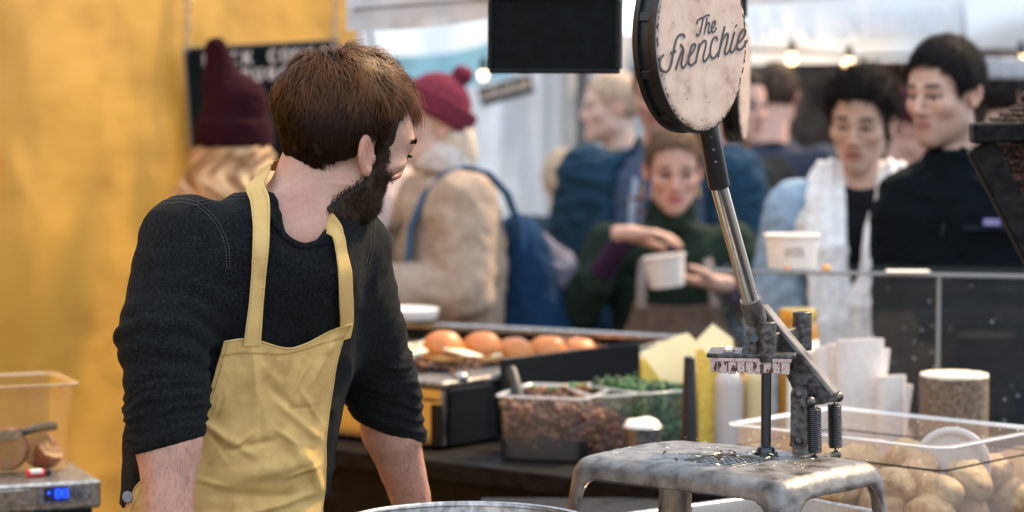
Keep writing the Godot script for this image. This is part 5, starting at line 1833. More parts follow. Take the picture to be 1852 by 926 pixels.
	commit("lug", m, M.cast_dark, root)
	m = MB.new()
	m.tube([Pc.call(1364, 612, 3.592), Pc.call(1364, 612, 3.583)], 0.0062, 10)
	commit("lug_pin", m, M.rod, root)
	m = MB.new()
	m.lathe([Vector2(0, 0.008), Vector2(0.005, 0.007), Vector2(0.006, 0.004), null, Vector2(0.006, 0.003), Vector2(0.009, 0.003), null, Vector2(0.009, 0)], Transform3D(Basis(), Pc.call(1318, 638, 3.60) + Vector3(0, 0.002, 0)), 14)
	commit("bolt", m, M.chrome, root)
	# lever arm
	var ln := Vector3(-0.42, 0.0, 0.907)
	var lx := Vector3(0.907, 0, 0.42)
	var lo := Pc.call(1430, 650, 3.63)
	var LX := Transform3D(Basis(lx, Vector3.UP, ln), lo)
	var poly := PackedVector2Array()
	for q in [[1357, 556], [1366, 547], [1380, 553], [1400, 577], [1440, 627], [1482, 680], [1512, 713], [1510, 724], [1492, 730], [1462, 731], [1447, 726], [1439, 706], [1432, 690], [1422, 670], [1408, 652], [1394, 636], [1382, 615], [1368, 590]]:
		var w = LX.affine_inverse() * Pc.call(q[0], q[1], 3.63)
		# slide along the sight line into the lever's plane
		var o := cam_xf.origin
		var dd = (Pc.call(q[0], q[1], 3.63) - o).normalized()
		var t = (lo - o).dot(ln) / dd.dot(ln)
		w = LX.affine_inverse() * (o + dd * t)
		poly.append(Vector2(w.x, w.y))
	m = MB.new()
	m.prism(poly, 0.020, LX)
	var lever := commit("lever_arm", m, M.cast_dark, root)
	m = MB.new()   # raised flange along the upper edge
	var pl := Vector3(poly[2].x, poly[2].y, 0.0)
	var pr := Vector3(poly[6].x, poly[6].y, 0.0)
	m.bar(LX * pl, LX * pr, lx, 0.0075, 0.026, 0.0015)
	commit("flange", m, M.cast, lever)
	# socket, chrome handle, black grip
	var h0 := Pc.call(1368, 596, 3.61)
	var h1 := Pc.call(1357, 541, 3.585)
	var h2 := Pc.call(1301, 338, 3.495)
	var h3 := Pc.call(1281, 228, 3.462)
	m = MB.new()
	var ax = (h2 - h1).normalized()
	m.lathe([Vector2(0.0, -0.012), Vector2(0.0105, -0.012), Vector2(0.0125, -0.006), null, Vector2(0.013, -0.004), Vector2(0.0155, 0.0), Vector2(0.0158, 0.034), Vector2(0.015, 0.0365), null, Vector2(0.0128, 0.0365), Vector2(0.0, 0.0365)], frame(ax, Vector3.BACK, h1 - ax * 0.036), 24)
	commit("handle_socket", m, M.cast, root)
	m = MB.new()
	m.tube([h1 - ax * 0.01, h2 + ax * 0.01], 0.0123, 24)
	commit("chrome_handle", m, M.chrome, root)
	m = MB.new()
	var gx = (h3 - h2).normalized()
	m.lathe([Vector2(0.0, 0.0), Vector2(0.0142, 0.0), Vector2(0.0153, 0.002), Vector2(0.0147, h2.distance_to(h3) * 0.6), Vector2(0.0150, h2.distance_to(h3) + 0.02), Vector2(0, h2.distance_to(h3) + 0.02)], frame(gx, Vector3.BACK, h2), 20)
	commit("grip", m, M.grip, root)
	m = MB.new()
	for j in 3:
		m.ball(h2.lerp(h3, 0.42 + 0.2 * j) + Vector3(0.0, 0, 0.0148), Vector3(0.0022, 0.0022, 0.0012), Basis(), 5, 8)
	commit("rivet", m, M.cast, root)
	# round sign
	var n := Vector3(0.835, 0.0, 0.55).normalized()
	var dc := Pc.call(1270.6, 70.5, 3.40)
	disc_sign(root, dc, n, 0.1268, 0.0375, Vector3.UP)
	var ink := MB.new()
	var strokes := [
		[[452, 190], [460, 152], [485, 130], [520, 118], [555, 97], [580, 100]], [[517, 128], [502, 200], [486, 265], [468, 303], [451, 298], [447, 280]],
		[[557, 125], [545, 190], [525, 292]], [[535, 238], [555, 187], [575, 172], [580, 195], [566, 250], [573, 280], [590, 262]], [[606, 235], [630, 205], [640, 172], [630, 156], [612, 176], [600, 230], [608, 265], [628, 262], [650, 225]],
		[[118, 500], [90, 525], [75, 580], [88, 640], [130, 670], [170, 648], [195, 580], [212, 490], [232, 390], [255, 322], [290, 292], [320, 300], [328, 326]], [[185, 480], [240, 463]],
		[[304, 455], [276, 530], [240, 648]], [[286, 394], [317, 446], [306, 520], [296, 595], [314, 630], [340, 600], [362, 560]],
		[[384, 505], [420, 450], [438, 402], [420, 388], [396, 420], [376, 500], [368, 570], [390, 604], [430, 578], [447, 560]],
		[[475, 386], [460, 480], [440, 580]], [[452, 510], [482, 410], [520, 358], [545, 372], [535, 440], [516, 520], [526, 563], [556, 540], [580, 490]],
		[[658, 356], [652, 322], [625, 326], [600, 380], [588, 460], [596, 520], [625, 530], [655, 495], [672, 470]],
		[[735, 210], [705, 340], [668, 520]], [[688, 430], [720, 330], [755, 286], [770, 302], [756, 380], [735, 460], [746, 490], [775, 462], [796, 420]],
		[[833, 268], [808, 370], [790, 452], [810, 470], [842, 430], [862, 400]], [[847, 198], [851, 210]],
		[[878, 372], [925, 320], [946, 262], [930, 240], [900, 270], [870, 350], [860, 420], [885, 445], [925, 415], [962, 350]]]
	var o := cam_xf.origin
	for st in strokes:
		var pts := []
		for q in st:
			var dd = (P(1180.0 + q[0] / 5.6, 10.0 + q[1] / 5.6, 3.4) - o).normalized()
			pts.append(o + dd * ((dc + n * 0.0018 - o).dot(n) / dd.dot(n)))
		var dense := []
		for j in pts.size() - 1:
			for k in 5:
				dense.append(pts[j].cubic_interpolate(pts[j + 1], pts[maxi(j - 1, 0)], pts[mini(j + 2, pts.size() - 1)], k / 5.0))
		dense.append(pts[-1])
		var side := []
		var wid := []
		for j in dense.size():
			var d: Vector3 = (dense[mini(j + 1, dense.size() - 1)] - dense[maxi(j - 1, 0)]).normalized()
			side.append(n.cross(d))
			wid.append(0.0058 if st[0][0] == 847 else (0.0034 + 0.0008 * absf(d.y)) * (0.8 if st[0][1] < 240 and st[0][0] < 620 else 1.0))
		ink.ribbon(dense, side, wid, 0.0008)
	commit("lettering", ink, M.ink, root)
	# links
	for s in [[3.60, 1446.0], [3.655, 1456.0]]:
		m = MB.new()
		var a := Pc.call(s[1], 713, s[0])
		var b := Pc.call(s[1], 797, s[0])
		var oval := PackedVector2Array()
		var hl = a.distance_to(b)
		for k in 9: oval.append(Vector2(0.0125 * cos(PI * k / 8.0), hl + 0.0125 * sin(PI * k / 8.0)))
		for k in 9: oval.append(Vector2(-0.0125 * cos(PI * k / 8.0), -0.0125 * sin(PI * k / 8.0)))
		m.prism(oval, 0.008, Transform3D(Basis(lx, Vector3.UP, ln), b))
		for q in [a, b]:
			m.lathe([Vector2(0, 0.009), Vector2(0.0045, 0.008), Vector2(0.0065, 0.0045), null, Vector2(0.0065, 0.0)], frame(ln, Vector3.UP, q + ln * 0.003), 14)
		commit("link", m, M.cast_dark, root)
	m = MB.new()   # pedestal of the link
	m.box(Pc.call(1452, 812, 3.635), Vector3(0.022, 0.04, 0.035), Basis(lx, Vector3.UP, ln), 0.003)
	commit("pedestal", m, M.cast, root)
	# pins
	var p0 := Pc.call(1466, 727, 3.585)
	var p1 := Pc.call(1516, 718, 3.66)
	m = MB.new()
	m.tube([p0, p1], 0.0058, 12)
	m.ball(p0, Vector3.ONE * 0.0078); m.ball(p1, Vector3.ONE * 0.0078)
	commit("spring_pin", m, M.cast_dark, root)
	var q0 := Pc.call(1472, 831, 3.585)
	var q1 := Pc.call(1513, 822, 3.66)
	m = MB.new()
	m.tube([q0, q1], 0.005, 12)
	m.ball(q0, Vector3.ONE * 0.007); m.ball(q1, Vector3.ONE * 0.007)
	commit("spring_pin", m, M.cast_dark, root)
	m = MB.new()
	m.prism(PackedVector2Array([Vector2(-0.008, 0.01), Vector2(0.004, 0.012), Vector2(0.016, -0.02), Vector2(-0.004, -0.02)]), 0.008, Transform3D(Basis(lx, Vector3.UP, ln), Pc.call(1492, 838, 3.60)))
	commit("bracket", m, M.cast, root)
	# springs
	for s in [[Pc.call(1472, 733, 3.585), Pc.call(1474, 823, 3.585)], [Pc.call(1509, 727, 3.655), Pc.call(1511, 814, 3.655)]]:
		m = MB.new()
		var a: Vector3 = s[0]
		var b: Vector3 = s[1]
		var turns := 23
		var pts := []
		for k in turns * 14 + 1:
			var t := float(k) / (turns * 14)
			var an := TAU * turns * t
			pts.append(a.lerp(b, 0.04 + 0.92 * t) + Vector3(cos(an), 0, sin(an)) * 0.0092 * minf(1.0, minf(t, 1.0 - t) * 22.0 + 0.45))
		m.tube(pts, 0.00125, 6)
		m.tube([a, a.lerp(b, 0.05)], 0.0016, 6); m.tube([b, b.lerp(a, 0.05)], 0.0016, 6)
		commit("spring", m, M.spring, root)
	# the second round sign behind
	var s2 := thing("round_sign", "second round sign on a bracket, seen almost edge-on behind the first", "sign", P(1340, 262, 4.5))
	disc_sign(s2, P(1347, 148, 4.5), Vector3(0.982, 0, 0.19).normalized(), 0.112, 0.034, Vector3.UP)
	m = MB.new()
	m.tube([P(1340, 30, 4.5), P(1340, -120, 4.5)], 0.012, 10)
	m.box(P(1340, -122, 4.5), Vector3(0.3, 0.02, 0.03))
	commit("bracket", m, M.iron, s2)

# ---------------------------------------------------------------- table at the back, griddle, containers, counter glass
const TU := Vector3(0.788, 0, 0.616)        # along the table edge, to the right and nearer
const TW := Vector3(0.616, 0, -0.788)       # across the table, to the right and farther

func on_table(px: float, py: float, h: float) -> Vector3:      # the point at height h seen there
	var o := cam_xf.origin
	var d := (P(px, py, 5.0) - o).normalized()
	return o + d * ((h - o.y) / d.y)

# an open tray or tub: inner walls too. frame xf at the middle of its bottom; size w (x), h, l (z); wall thickness t; flare
func tub(w: float, h: float, l: float, t: float, flare: float, rim: float, xf: Transform3D, rc := 0.02) -> Array:
	var ring := func(hw: float, hl: float, y: float, r: float) -> Array:
		var out := []
		for q in [[1, 1, 0.0], [-1, 1, PI / 2], [-1, -1, PI], [1, -1, PI * 1.5]]:
			for k in 6:
				var a: float = q[2] + PI / 2 * k / 5.0
				out.append(xf * Vector3(q[0] * (hw - r) + r * cos(a), y, q[1] * (hl - r) + r * sin(a)))
		out.append(out[0])
		return out
	var hw := w / 2
	var hl := l / 2
	var m := MB.new()
	m.grid([ring.call(hw - flare, hl - flare, 0.0, rc), ring.call(hw - flare * 0.35, hl - flare * 0.35, h * 0.785, rc)])
	m.grid([ring.call(hw - flare * 0.35 + 0.003, hl - flare * 0.35 + 0.003, h * 0.795, rc), ring.call(hw, hl, h - 0.004, rc)])
	m.grid([ring.call(hw - flare - t, hl - flare - t, t, rc), ring.call(hw - t, hl - t, h - 0.004, rc)])
	var b: Array = ring.call(hw - flare, hl - flare, 0.0, rc); b.pop_back()
	m.poly(b, -xf.basis.y)
	b = ring.call(hw - flare - t, hl - flare - t, t, rc); b.pop_back()
	m.poly(b, xf.basis.y)
	var e := MB.new()
	e.grid([ring.call(hw - t, hl - t, h - 0.005, rc), ring.call(hw - t, hl - t, h, rc), ring.call(hw + rim, hl + rim, h, rc + rim), ring.call(hw + rim + 0.001, hl + rim + 0.001, h - 0.002, rc + rim), ring.call(hw + rim, hl + rim, h - 0.005, rc + rim), ring.call(hw, hl, h - 0.006, rc)])
	return [m, e]

func bun_mesh(r: float, hgt: float, sd: float) -> MB:
	var m := MB.new()
	m.lathe([Vector2(0, hgt), Vector2(r * 0.35, hgt * 0.965), Vector2(r * 0.62, hgt * 0.86), Vector2(r * 0.85, hgt * 0.64), Vector2(r * 0.97, hgt * 0.38), Vector2(r, hgt * 0.2), Vector2(r * 0.96, hgt * 0.06), null, Vector2(r * 0.93, 0.0), Vector2(0, 0)], Transform3D(), 28)
	m.shift(func(p, _n): return 0.0022 * wob.get_noise_3d(p.x * 22 + sd, p.y * 22, p.z * 22))
	return m

func pile(lo: Vector3, hi: Vector3, n: int, s: Vector3, cols: Array, keep: Callable) -> MB:
	var m := MB.new()
	for j in n:
		var p := Vector3(rng.randf_range(lo.x, hi.x), rng.randf_range(lo.y, hi.y), rng.randf_range(lo.z, hi.z))
		var w: Vector3 = keep.call(p)
		if w == Vector3.INF: continue
		m.col = cols[rng.randi() % cols.size()]
		m.ball(w, s * rng.randf_range(0.5, 1.4), Basis.from_euler(Vector3(rng.randf() * 6.0, rng.randf() * 6.0, rng.randf() * 6.0)), 4, 6)
	return m

func build_table_goods() -> void:
	var T0 := on_table(800, 835, 0.90)
	var flat := Basis(TU, Vector3.UP, -TW)
	# the dark table
	var t := thing("serving_table", "dark wooden serving table carrying the griddle and the tubs", "table", Vector3(T0.x, 0, T0.z))
	for j in 5:
		var m := MB.new()
		m.box(T0 + TU * 0.75 + TW * (0.085 + 0.17 * j) + Vector3(0, -0.02, 0), Vector3(3.0, 0.04, 0.168), flat, 0.003)
		commit("plank", m, M.dark_wood, t)
	var m := MB.new()
	m.box(T0 + TU * 0.75 + TW * 0.06 + Vector3(0, -0.10, 0), Vector3(2.9, 0.11, 0.03), flat, 0.003)
	commit("apron_board", m, M.dark_wood, t)
	m = MB.new()
	m.box(T0 + TU * 0.75 + TW * 0.45 + Vector3(0, -0.45, 0), Vector3(2.8, 0.03, 0.8), flat, 0.003)
	commit("lower_shelf", m, M.dark_wood, t)
	m = MB.new()
	m.box(T0 + TU * 0.75 + TW * 0.84 + Vector3(0, -0.47, 0), Vector3(2.9, 0.86, 0.02), flat, 0.003)
	commit("front_board", m, M.dark_wood, t)
	for s in [[-0.68, 0.06], [-0.68, 0.78], [0.5, 0.06], [2.1, 0.06], [2.1, 0.78]]:
		m = MB.new()
		m.box(T0 + TU * s[0] + TW * s[1] + Vector3(0, -0.47, 0), Vector3(0.07, 0.86, 0.07), flat, 0.004)
		commit("leg", m, M.dark_wood, t)
	# griddle
	var G := on_table(800, 815, 0.90)
	var g := thing("griddle", "steel griddle with dark splash guards under the row of buns", "griddle", G)
	var gh := 0.142
	m = MB.new()
	m.box(G - TU * 0.36 + TW * 0.34 + Vector3(0, gh * 0.5 - 0.004, 0), Vector3(0.72, gh - 0.02, 0.68), flat, 0.004)
	commit("casing", m, M.bright_steel, g)
	m = MB.new()
	m.box(G - TU * 0.35 + TW * 0.34 + Vector3(0, gh - 0.006, 0), Vector3(0.72, 0.012, 0.70), flat, 0.003)
	commit("cooking_plate", m, M.dull_steel, g)
	m = MB.new()
	m.box(G - TU * 0.36 + TW * -0.004 + Vector3(0, gh * 0.72, 0), Vector3(0.70, 0.004, 0.006), flat, 0.001)
	m.box(G - TU * 0.012 + TW * -0.003 + Vector3(0, gh * 0.36, 0), Vector3(0.03, gh * 0.6, 0.006), flat, 0.001)
	commit("front_trim", m, M.iron, g)
	m = MB.new()
	m.box(G + TU * 0.004 + TW * 0.34 + Vector3(0, gh * 0.46, 0), Vector3(0.006, gh * 0.8, 0.64), flat, 0.001)
	commit("side_panel", m, M.iron, g)
	m = MB.new()
	m.ball(G + TU * 0.0 + TW * 0.06 + Vector3(0, gh + 0.004, 0), Vector3(0.017, 0.012, 0.017))
	commit("hinge_cap", m, M.steel, g)
	# splash guards
	var a0 := P(905, 645, 5.12)
	var a1 := P(1156, 622, 5.46)
	m = MB.new()
	var ad := (a1 - a0); ad.y = 0
	var al := ad.length()
	ad = ad.normalized()
	m.box((a0 + a1) * 0.5 + Vector3(0, -0.08, 0), Vector3(al, 0.16, 0.006), Basis(ad, Vector3.UP, ad.cross(Vector3.UP)), 0.002)
	commit("side_guard", m, M.iron, g)
	var b0 := P(1231, 606, 5.55)
	var b1 := P(640, 577, 5.98)
	m = MB.new()
	var bd := (b1 - b0); bd.y = 0
	var bl := bd.length()
	bd = bd.normalized()
	m.box((b0 + b1) * 0.5 + Vector3(0, -0.10, 0), Vector3(bl, 0.19, 0.006), Basis(bd, Vector3.UP, bd.cross(Vector3.UP)), 0.002)
	commit("back_guard", m, M.iron, g)
	m = MB.new()
	m.box((b0 + b1) * 0.5 + Vector3(0, -0.008, 0), Vector3(bl, 0.017, 0.026), Basis(bd, Vector3.UP, bd.cross(Vector3.UP)), 0.004)
	commit("guard_rail", m, M.steel, g)
	m = MB.new()
	m.bar(a1 + Vector3(0, -0.055, 0), b0 + Vector3(0, -0.055, 0), Vector3.UP, 0.10, 0.006)
	commit("corner_guard", m, M.dull_steel, g)
	# duck, cheese and buns on the plate
	var top := G.y + gh
	var row0 := P(748, 650, 5.16); row0.y = top
	var row1 := P(1060, 640, 5.66); row1.y = top
	var rd := (row1 - row0).normalized()
	var rn := Vector3(rd.z, 0, -rd.x)
	var pm := MB.new()
	for j in 700:
		var s := rng.randf()
		var w := rng.randfn() * 0.045
		pm.col = [Color(0.16, 0.065, 0.035), Color(0.26, 0.11, 0.055), Color(0.10, 0.045, 0.03), Color(0.34, 0.2, 0.13)][rng.randi() % 4]
		pm.ball(row0.lerp(row1, s) + rn * (w + 0.02) + Vector3(0, 0.006 + 0.022 * rng.randf() * exp(-w * w / 0.003), 0), Vector3(0.013, 0.003, 0.004) * rng.randf_range(0.6, 1.4), Basis.from_euler(Vector3(rng.randfn() * 0.3, rng.randf() * 6.0, rng.randfn() * 0.4)), 4, 6)
	tag(commit("shredded_duck", pm, M.meat), "shredded browned duck meat spread along the griddle under the buns", "meat", "", "stuff")
	var bl2 := [["glossy brioche bun at the near left end of the griddle row, the largest in view", 801, 616, 5.22, 0.046], ["glossy brioche bun second from the left, with a cheese slice at its foot", 872, 617, 5.31, 0.046], ["brioche bun third along the griddle row, low behind the guard's corner", 930, 627, 5.40, 0.045], ["brioche bun fourth along the row, showing over the guard", 990, 624, 5.48, 0.047], ["brioche bun at the far right end of the row, only its crown showing", 1047, 628, 5.58, 0.045]]
	for q in bl2:
		var c := P(q[1], q[2], q[3])
		var b := thing("burger_bun", q[0], "bun", Vector3(c.x, c.y - 0.028, c.z), rng.randf() * 6.0, "buns in a row on the griddle")
		commit("crown", bun_mesh(q[4], 0.049, q[1]), M.bun, b, true)
		m = MB.new()
		m.lathe([Vector2(0, 0.0), Vector2(q[4] * 0.95, 0.0), null, Vector2(q[4] * 0.97, -0.002), Vector2(q[4] * 0.95, -0.012), Vector2(q[4] * 0.8, -0.015), Vector2(0, -0.015)], Transform3D(), 24)
		commit("heel", m, M.bun_side, b, true)
	var ch := [["pale cheese strips at the left end of the griddle beside the cook's sleeve", 742, 634, 5.14, 0.03, 0.25], ["white cheese slice melting before the second bun", 838, 638, 5.17, 0.034, 0.12], ["scrap of cheese by the near corner of the splash guard", 897, 643, 5.2, 0.014, 0.2]]
	for q in ch:
		m = MB.new()
		m.box(P(q[1], q[2], q[3]), Vector3(q[4] * 2.1, 0.006, q[4] * 1.6), Basis.from_euler(Vector3(q[5], q[1], 0.12)), 0.002)
		m.shift(func(p, _n): return 0.002 * wob.get_noise_3dv(p * 50.0))
		if q[1] == 742:
			for j in 14: m.box(P(q[1] - 14 + 2.2 * j, q[2] - rng.randf() * 12.0, q[3] + 0.02 * rng.randf()), Vector3(0.03, 0.004, 0.006), Basis.from_euler(Vector3(0.2, j, rng.randfn() * 0.4)), 0.001)
		tag(commit("cheese_slice", m, M.cheese), q[0], "cheese")
	# white plate and paper on the back guard
	var pl := MB.new()
	pl.lathe([Vector2(0, 0.0), Vector2(0.055, 0.0), Vector2(0.066, 0.006), Vector2(0.070, 0.026), null, Vector2(0.067, 0.029), Vector2(0.060, 0.016), Vector2(0, 0.012)], Transform3D(Basis(), P(742, 578, 5.9)), 32)
	tag(commit("white_dish", pl, M.white_plastic), "white dish resting on the rail at the back of the griddle", "dish")
	var pp := MB.new()
	pp.prism(PackedVector2Array([Vector2(-0.03, 0), Vector2(0.024, 0), Vector2(0.002, 0.10), Vector2(-0.03, 0.10)]), 0.03, Transform3D(Basis(), P(716, 625, 5.3)))
	tag(commit("paper_holder", pp, M.white_plastic), "white wedge-shaped holder showing past the cook's elbow", "holder")
	# clear tubs
	var tubs := [["clear tub of brown duck meat with a black handle standing in it", 893, 714, 1063, 722, 4.86, 4.80, 0.22, M.meat], ["clear tub of shredded meat, middle of the three tubs on the table", 1064, 715, 1159, 711, 4.86, 4.89, 0.20, M.meat], ["clear tub of green salad leaves, right of the three tubs", 1160, 711, 1254, 703, 4.87, 4.95, 0.20, M.leaf]]
	for j in 3:
		var q = tubs[j]
		var p0 := P(q[1], q[2], q[5])
		var p1 := P(q[3], q[4], q[6])
		p1.y = p0.y
		var d := (p1 - p0).normalized()
		var w := p0.distance_to(p1)
		var back := Vector3(d.z, 0, -d.x)
		var h := p0.y - 0.903
		var xf := Transform3D(Basis(d, Vector3.UP, -back), (p0 + p1) * 0.5 + back * q[7] * 0.5 + Vector3(0, -h, 0))
		var o := thing("clear_tub", q[0], "tub", xf.origin, 0.0, "clear tubs on the serving table")
		var tb := tub(w - 0.01, h, q[7], 0.003, 0.008, 0.005, xf)
		commit("wall", tb[0], M.clear, o)
		commit("rim", tb[1], M.clear_edge, o)
		var cols := [Color(0.12, 0.04, 0.022), Color(0.17, 0.065, 0.035), Color(0.05, 0.02, 0.012), Color(0.09, 0.034, 0.02)]
		var n := 2400
		var s := Vector3(0.012, 0.005, 0.006)
		var fill: Callable = func(p): return xf * Vector3(p.x, p.y, p.z)
		var hh := h * 0.96
		if j == 0:
			fill = func(p):
				return xf * p if (p.y < h * 0.86 + 0.02 * wob.get_noise_3dv(p * 30.0)) else Vector3.INF
		if j == 1:
			cols = [Color(0.17, 0.06, 0.026), Color(0.24, 0.09, 0.038), Color(0.09, 0.035, 0.018)]
			fill = func(p): return xf * p if p.y < h * (0.62 - 5.0 * maxf(p.x - 0.0, 0.0) - 2.0 * maxf(-p.z, 0)) + 0.01 else Vector3.INF
		if j == 2:
			cols = [Color(0.032, 0.10, 0.035), Color(0.05, 0.14, 0.045), Color(0.08, 0.18, 0.06), Color(0.02, 0.06, 0.025)]
			s = Vector3(0.013, 0.0015, 0.007)
			hh = h * 1.06
		var ct := pile(Vector3(-w * 0.43, 0.006, -q[7] * 0.42), Vector3(w * 0.43, hh, q[7] * 0.42), n, s, cols, fill)
		tag(commit("tub_filling", ct, q[8]), ["brown shredded duck filling the first clear tub", "loose orange brown meat heaped in the middle clear tub", "dark green leaves filling the right clear tub"][j], "food", "", "stuff")
		if j == 0:
			var dk := MB.new()
			dk.box(xf * Vector3(0, 0.022, 0), Vector3(w * 0.9, 0.04, q[7] * 0.9), xf.basis)
			commit("dark_base", dk, M.iron, o)
	# crumbs of leaf and meat on the tub rims
	var cr := MB.new()
	for j in 60:
		cr.col = [Color(0.08, 0.2, 0.06), Color(0.25, 0.1, 0.05), Color(0.5, 0.2, 0.05)][j % 3]
		var px := rng.randf_range(940, 1240)
		cr.ball(P(px, 706 - rng.randf() * 8.0 - (px - 940) * 0.018, 5.0), Vector3(0.008, 0.003, 0.006), Basis.from_euler(Vector3(j, j, j)), 4, 6)
	tag(commit("leaf_crumbs", cr, M.leaf), "crumbs of leaf and meat lying over the tubs", "crumbs", "", "stuff")
	var kn := thing("serving_spoon", "black handled spoon standing in the tub of duck meat", "spoon", P(945, 780, 4.92))
	m = MB.new()
	m.tube([P(922, 664, 4.97), P(925, 672, 4.97), P(938, 715, 4.93), P(944, 735, 4.92)], [0.008, 0.0125, 0.0125, 0.009], 10)
	m.shift(func(p, _n): return 0.0)
	commit("handle", m, M.dark_plastic, kn)
	m = MB.new()
	m.tube([P(944, 735, 4.92), P(953, 790, 4.9)], 0.004, 8)
	m.ball(P(955, 800, 4.9), Vector3(0.02, 0.03, 0.008))
	commit("bowl", m, M.steel, kn)
	# ramekin
	var rk := on_table(1162, 842, 0.902)
	var ra := thing("sauce_pot", "small steel pot heaped with white cream before the salad tub", "pot", rk)
	m = MB.new()
	var sc := rk.distance_to(cam_xf.origin) / F
	m.lathe([Vector2(0, 0), Vector2(27 * sc, 0), null, Vector2(28 * sc, 0.002), Vector2(34 * sc, 68 * sc), null, Vector2(37 * sc, 68 * sc), Vector2(37 * sc, 71 * sc), Vector2(33 * sc, 71 * sc), null, Vector2(31 * sc, 60 * sc), Vector2(0, 58 * sc)], Transform3D(Basis(), rk), 28)
	commit("cup", m, M.steel, ra)
	m = MB.new()
	m.lathe([Vector2(33 * sc, 69 * sc), Vector2(33 * sc, 74 * sc), Vector2(26 * sc, 82 * sc), Vector2(12 * sc, 86 * sc), Vector2(0, 87 * sc)], Transform3D(Basis(), rk), 20)
	m.shift(func(p, _n): return 0.004 * wob.get_noise_3dv(p * 26.0))
	commit("cream", m, M.cream, ra)
	# black post
	var bp := on_table(1246, 866, 0.902)
	m = MB.new()
	var s2 := bp.distance_to(cam_xf.origin) / F
	m.lathe([Vector2(0, 0), Vector2(18 * s2, 0), null, Vector2(17 * s2, 0.003), Vector2(13.5 * s2, 110 * s2), Vector2(10 * s2, 218 * s2), null, Vector2(9 * s2, 221 * s2), Vector2(0, 221 * s2)], Transform3D(Basis(), bp), 18)
	tag(commit("black_post", m, M.dark_plastic), "slim black tapering post standing between the salad tub and the yellow bags", "post")
	# yellow cartons
	for q in [["yellow paper carton with a slanted open top, behind the salad tub", 1160, 1268, 628, 5.05, 0.0], ["yellow paper carton with a pointed top, right of the black post", 1262, 1330, 606, 5.0, 1.0]]:
		var x0: float = q[1]
		var x1: float = q[2]
		var d: float = q[4]
		var c0 := P(x0, 700, d)
		var c1 := P(x1, 700, d)
		var w := c0.distance_to(c1)
		var base := (c0 + c1) * 0.5; base.y = 0.902
		var o := thing("yellow_carton", q[0], "carton", base, 0.0, "yellow cartons on the serving table")
		var yh := P(x0, q[3], d).y - 0.902
		var th := 0.07
		m = MB.new()
		var hw := w * 0.5
		var front := PackedVector2Array([Vector2(-hw, 0), Vector2(hw, 0), Vector2(hw, yh - 0.045), Vector2(0.22 * hw, yh - 0.075), Vector2(-0.05 * hw, yh - 0.083), Vector2(-0.3 * hw, yh - 0.07), Vector2(-hw, yh - 0.012)])
		var rear := PackedVector2Array([Vector2(-hw, 0), Vector2(hw, 0), Vector2(hw, yh + 0.002), Vector2(0.62 * hw, yh + 0.026), Vector2(0.3 * hw, yh + 0.022), Vector2(-hw, yh - 0.014)])
		if q[5] > 0.5:
			front = PackedVector2Array([Vector2(-hw, 0), Vector2(hw, 0), Vector2(hw, yh - 0.02), Vector2(0.1 * hw, yh - 0.06), Vector2(-hw, yh - 0.02)])
			rear = PackedVector2Array([Vector2(-hw, 0), Vector2(hw, 0), Vector2(hw, yh - 0.012), Vector2(-0.1 * hw, yh + 0.02), Vector2(-hw, yh - 0.016)])
		m.prism(front, 0.002, Transform3D(Basis(), base + Vector3(0, 0, th * 0.5)))
		for e in [-1.0, 1.0]: m.box(base + Vector3(e * hw, yh * 0.44, 0), Vector3(0.002, yh * 0.88, th), Basis(), 0.0005)
		m.box(base + Vector3(0, 0.002, 0), Vector3(w, 0.003, th), Basis(), 0.0005)
		commit("front_panel", m, M.yellow_card, o)
		m = MB.new()
		m.prism(rear, 0.002, Transform3D(Basis(Vector3.RIGHT, -0.1), base + Vector3(0, 0, -th * 0.5)))
		commit("inner_flap", m, M.pale_yellow, o)
		m = MB.new()
		for k in 7: m.box(base + Vector3(0, 0.03 + 0.011 * k, th * 0.5 + 0.0014), Vector3(w * 0.94, 0.0014, 0.0008), Basis(), 0.0002)
		commit("ribbing", m, M.yellow_card, o)
	# bottles and jar
	var bottle := func(called: String, label: String, cat: String, px: float, top_y: float, half: float, d: float, body: Material, capm: Material, profile: int) -> void:
		var b := P(px, 740, d); b.y = 0.902
		var h := P(px, top_y, d).y - 0.902
		var r := half * d / F
		var o := thing(called, label, cat, b)
		var mm := MB.new()
		if profile == 0:
			mm.lathe([Vector2(0, 0), Vector2(r, 0), null, Vector2(r, 0.004), Vector2(r, h - 0.03), Vector2(r * 0.9, h - 0.012), Vector2(r * 0.5, h)], Transform3D(Basis(), b), 24)
			commit("body", mm, body, o)
			mm = MB.new()
			mm.lathe([Vector2(r * 0.52, h - 0.002), Vector2(r * 0.5, h + 0.012), Vector2(r * 0.18, h + 0.045), Vector2(0, h + 0.046)], Transform3D(Basis(), b), 16)
			commit("nozzle", mm, capm, o)
		else:
			mm.lathe([Vector2(0, 0), Vector2(r * 0.92, 0), Vector2(r, 0.008), Vector2(r, h - 0.05), Vector2(r * 0.9, h - 0.03), Vector2(r * 0.88, h - 0.022), null, Vector2(0, h - 0.022)], Transform3D(Basis(), b), 32)
			commit("glass", mm, body, o)
			mm = MB.new()
			mm.lathe([Vector2(r * 0.93, h - 0.022), Vector2(r * 0.95, h - 0.02), Vector2(r * 0.95, h - 0.003), Vector2(r * 0.9, h), null, Vector2(0, h)], Transform3D(Basis(), b), 32)
			commit("lid", mm, capm, o)
			mm = MB.new()
			mm.lathe([Vector2(r + 0.0006, 0.045), Vector2(r + 0.0006, h - 0.062)], Transform3D(Basis(Vector3.UP, 2.0), b), 24, 4.2)
			commit("label", mm, M.cream, o)
	bottle.call("squeeze_bottle", "white squeeze bottle behind the pusher of the cutter", "bottle", 1318, 668, 26, 4.95, M.dull_white, M.dull_white, 0)
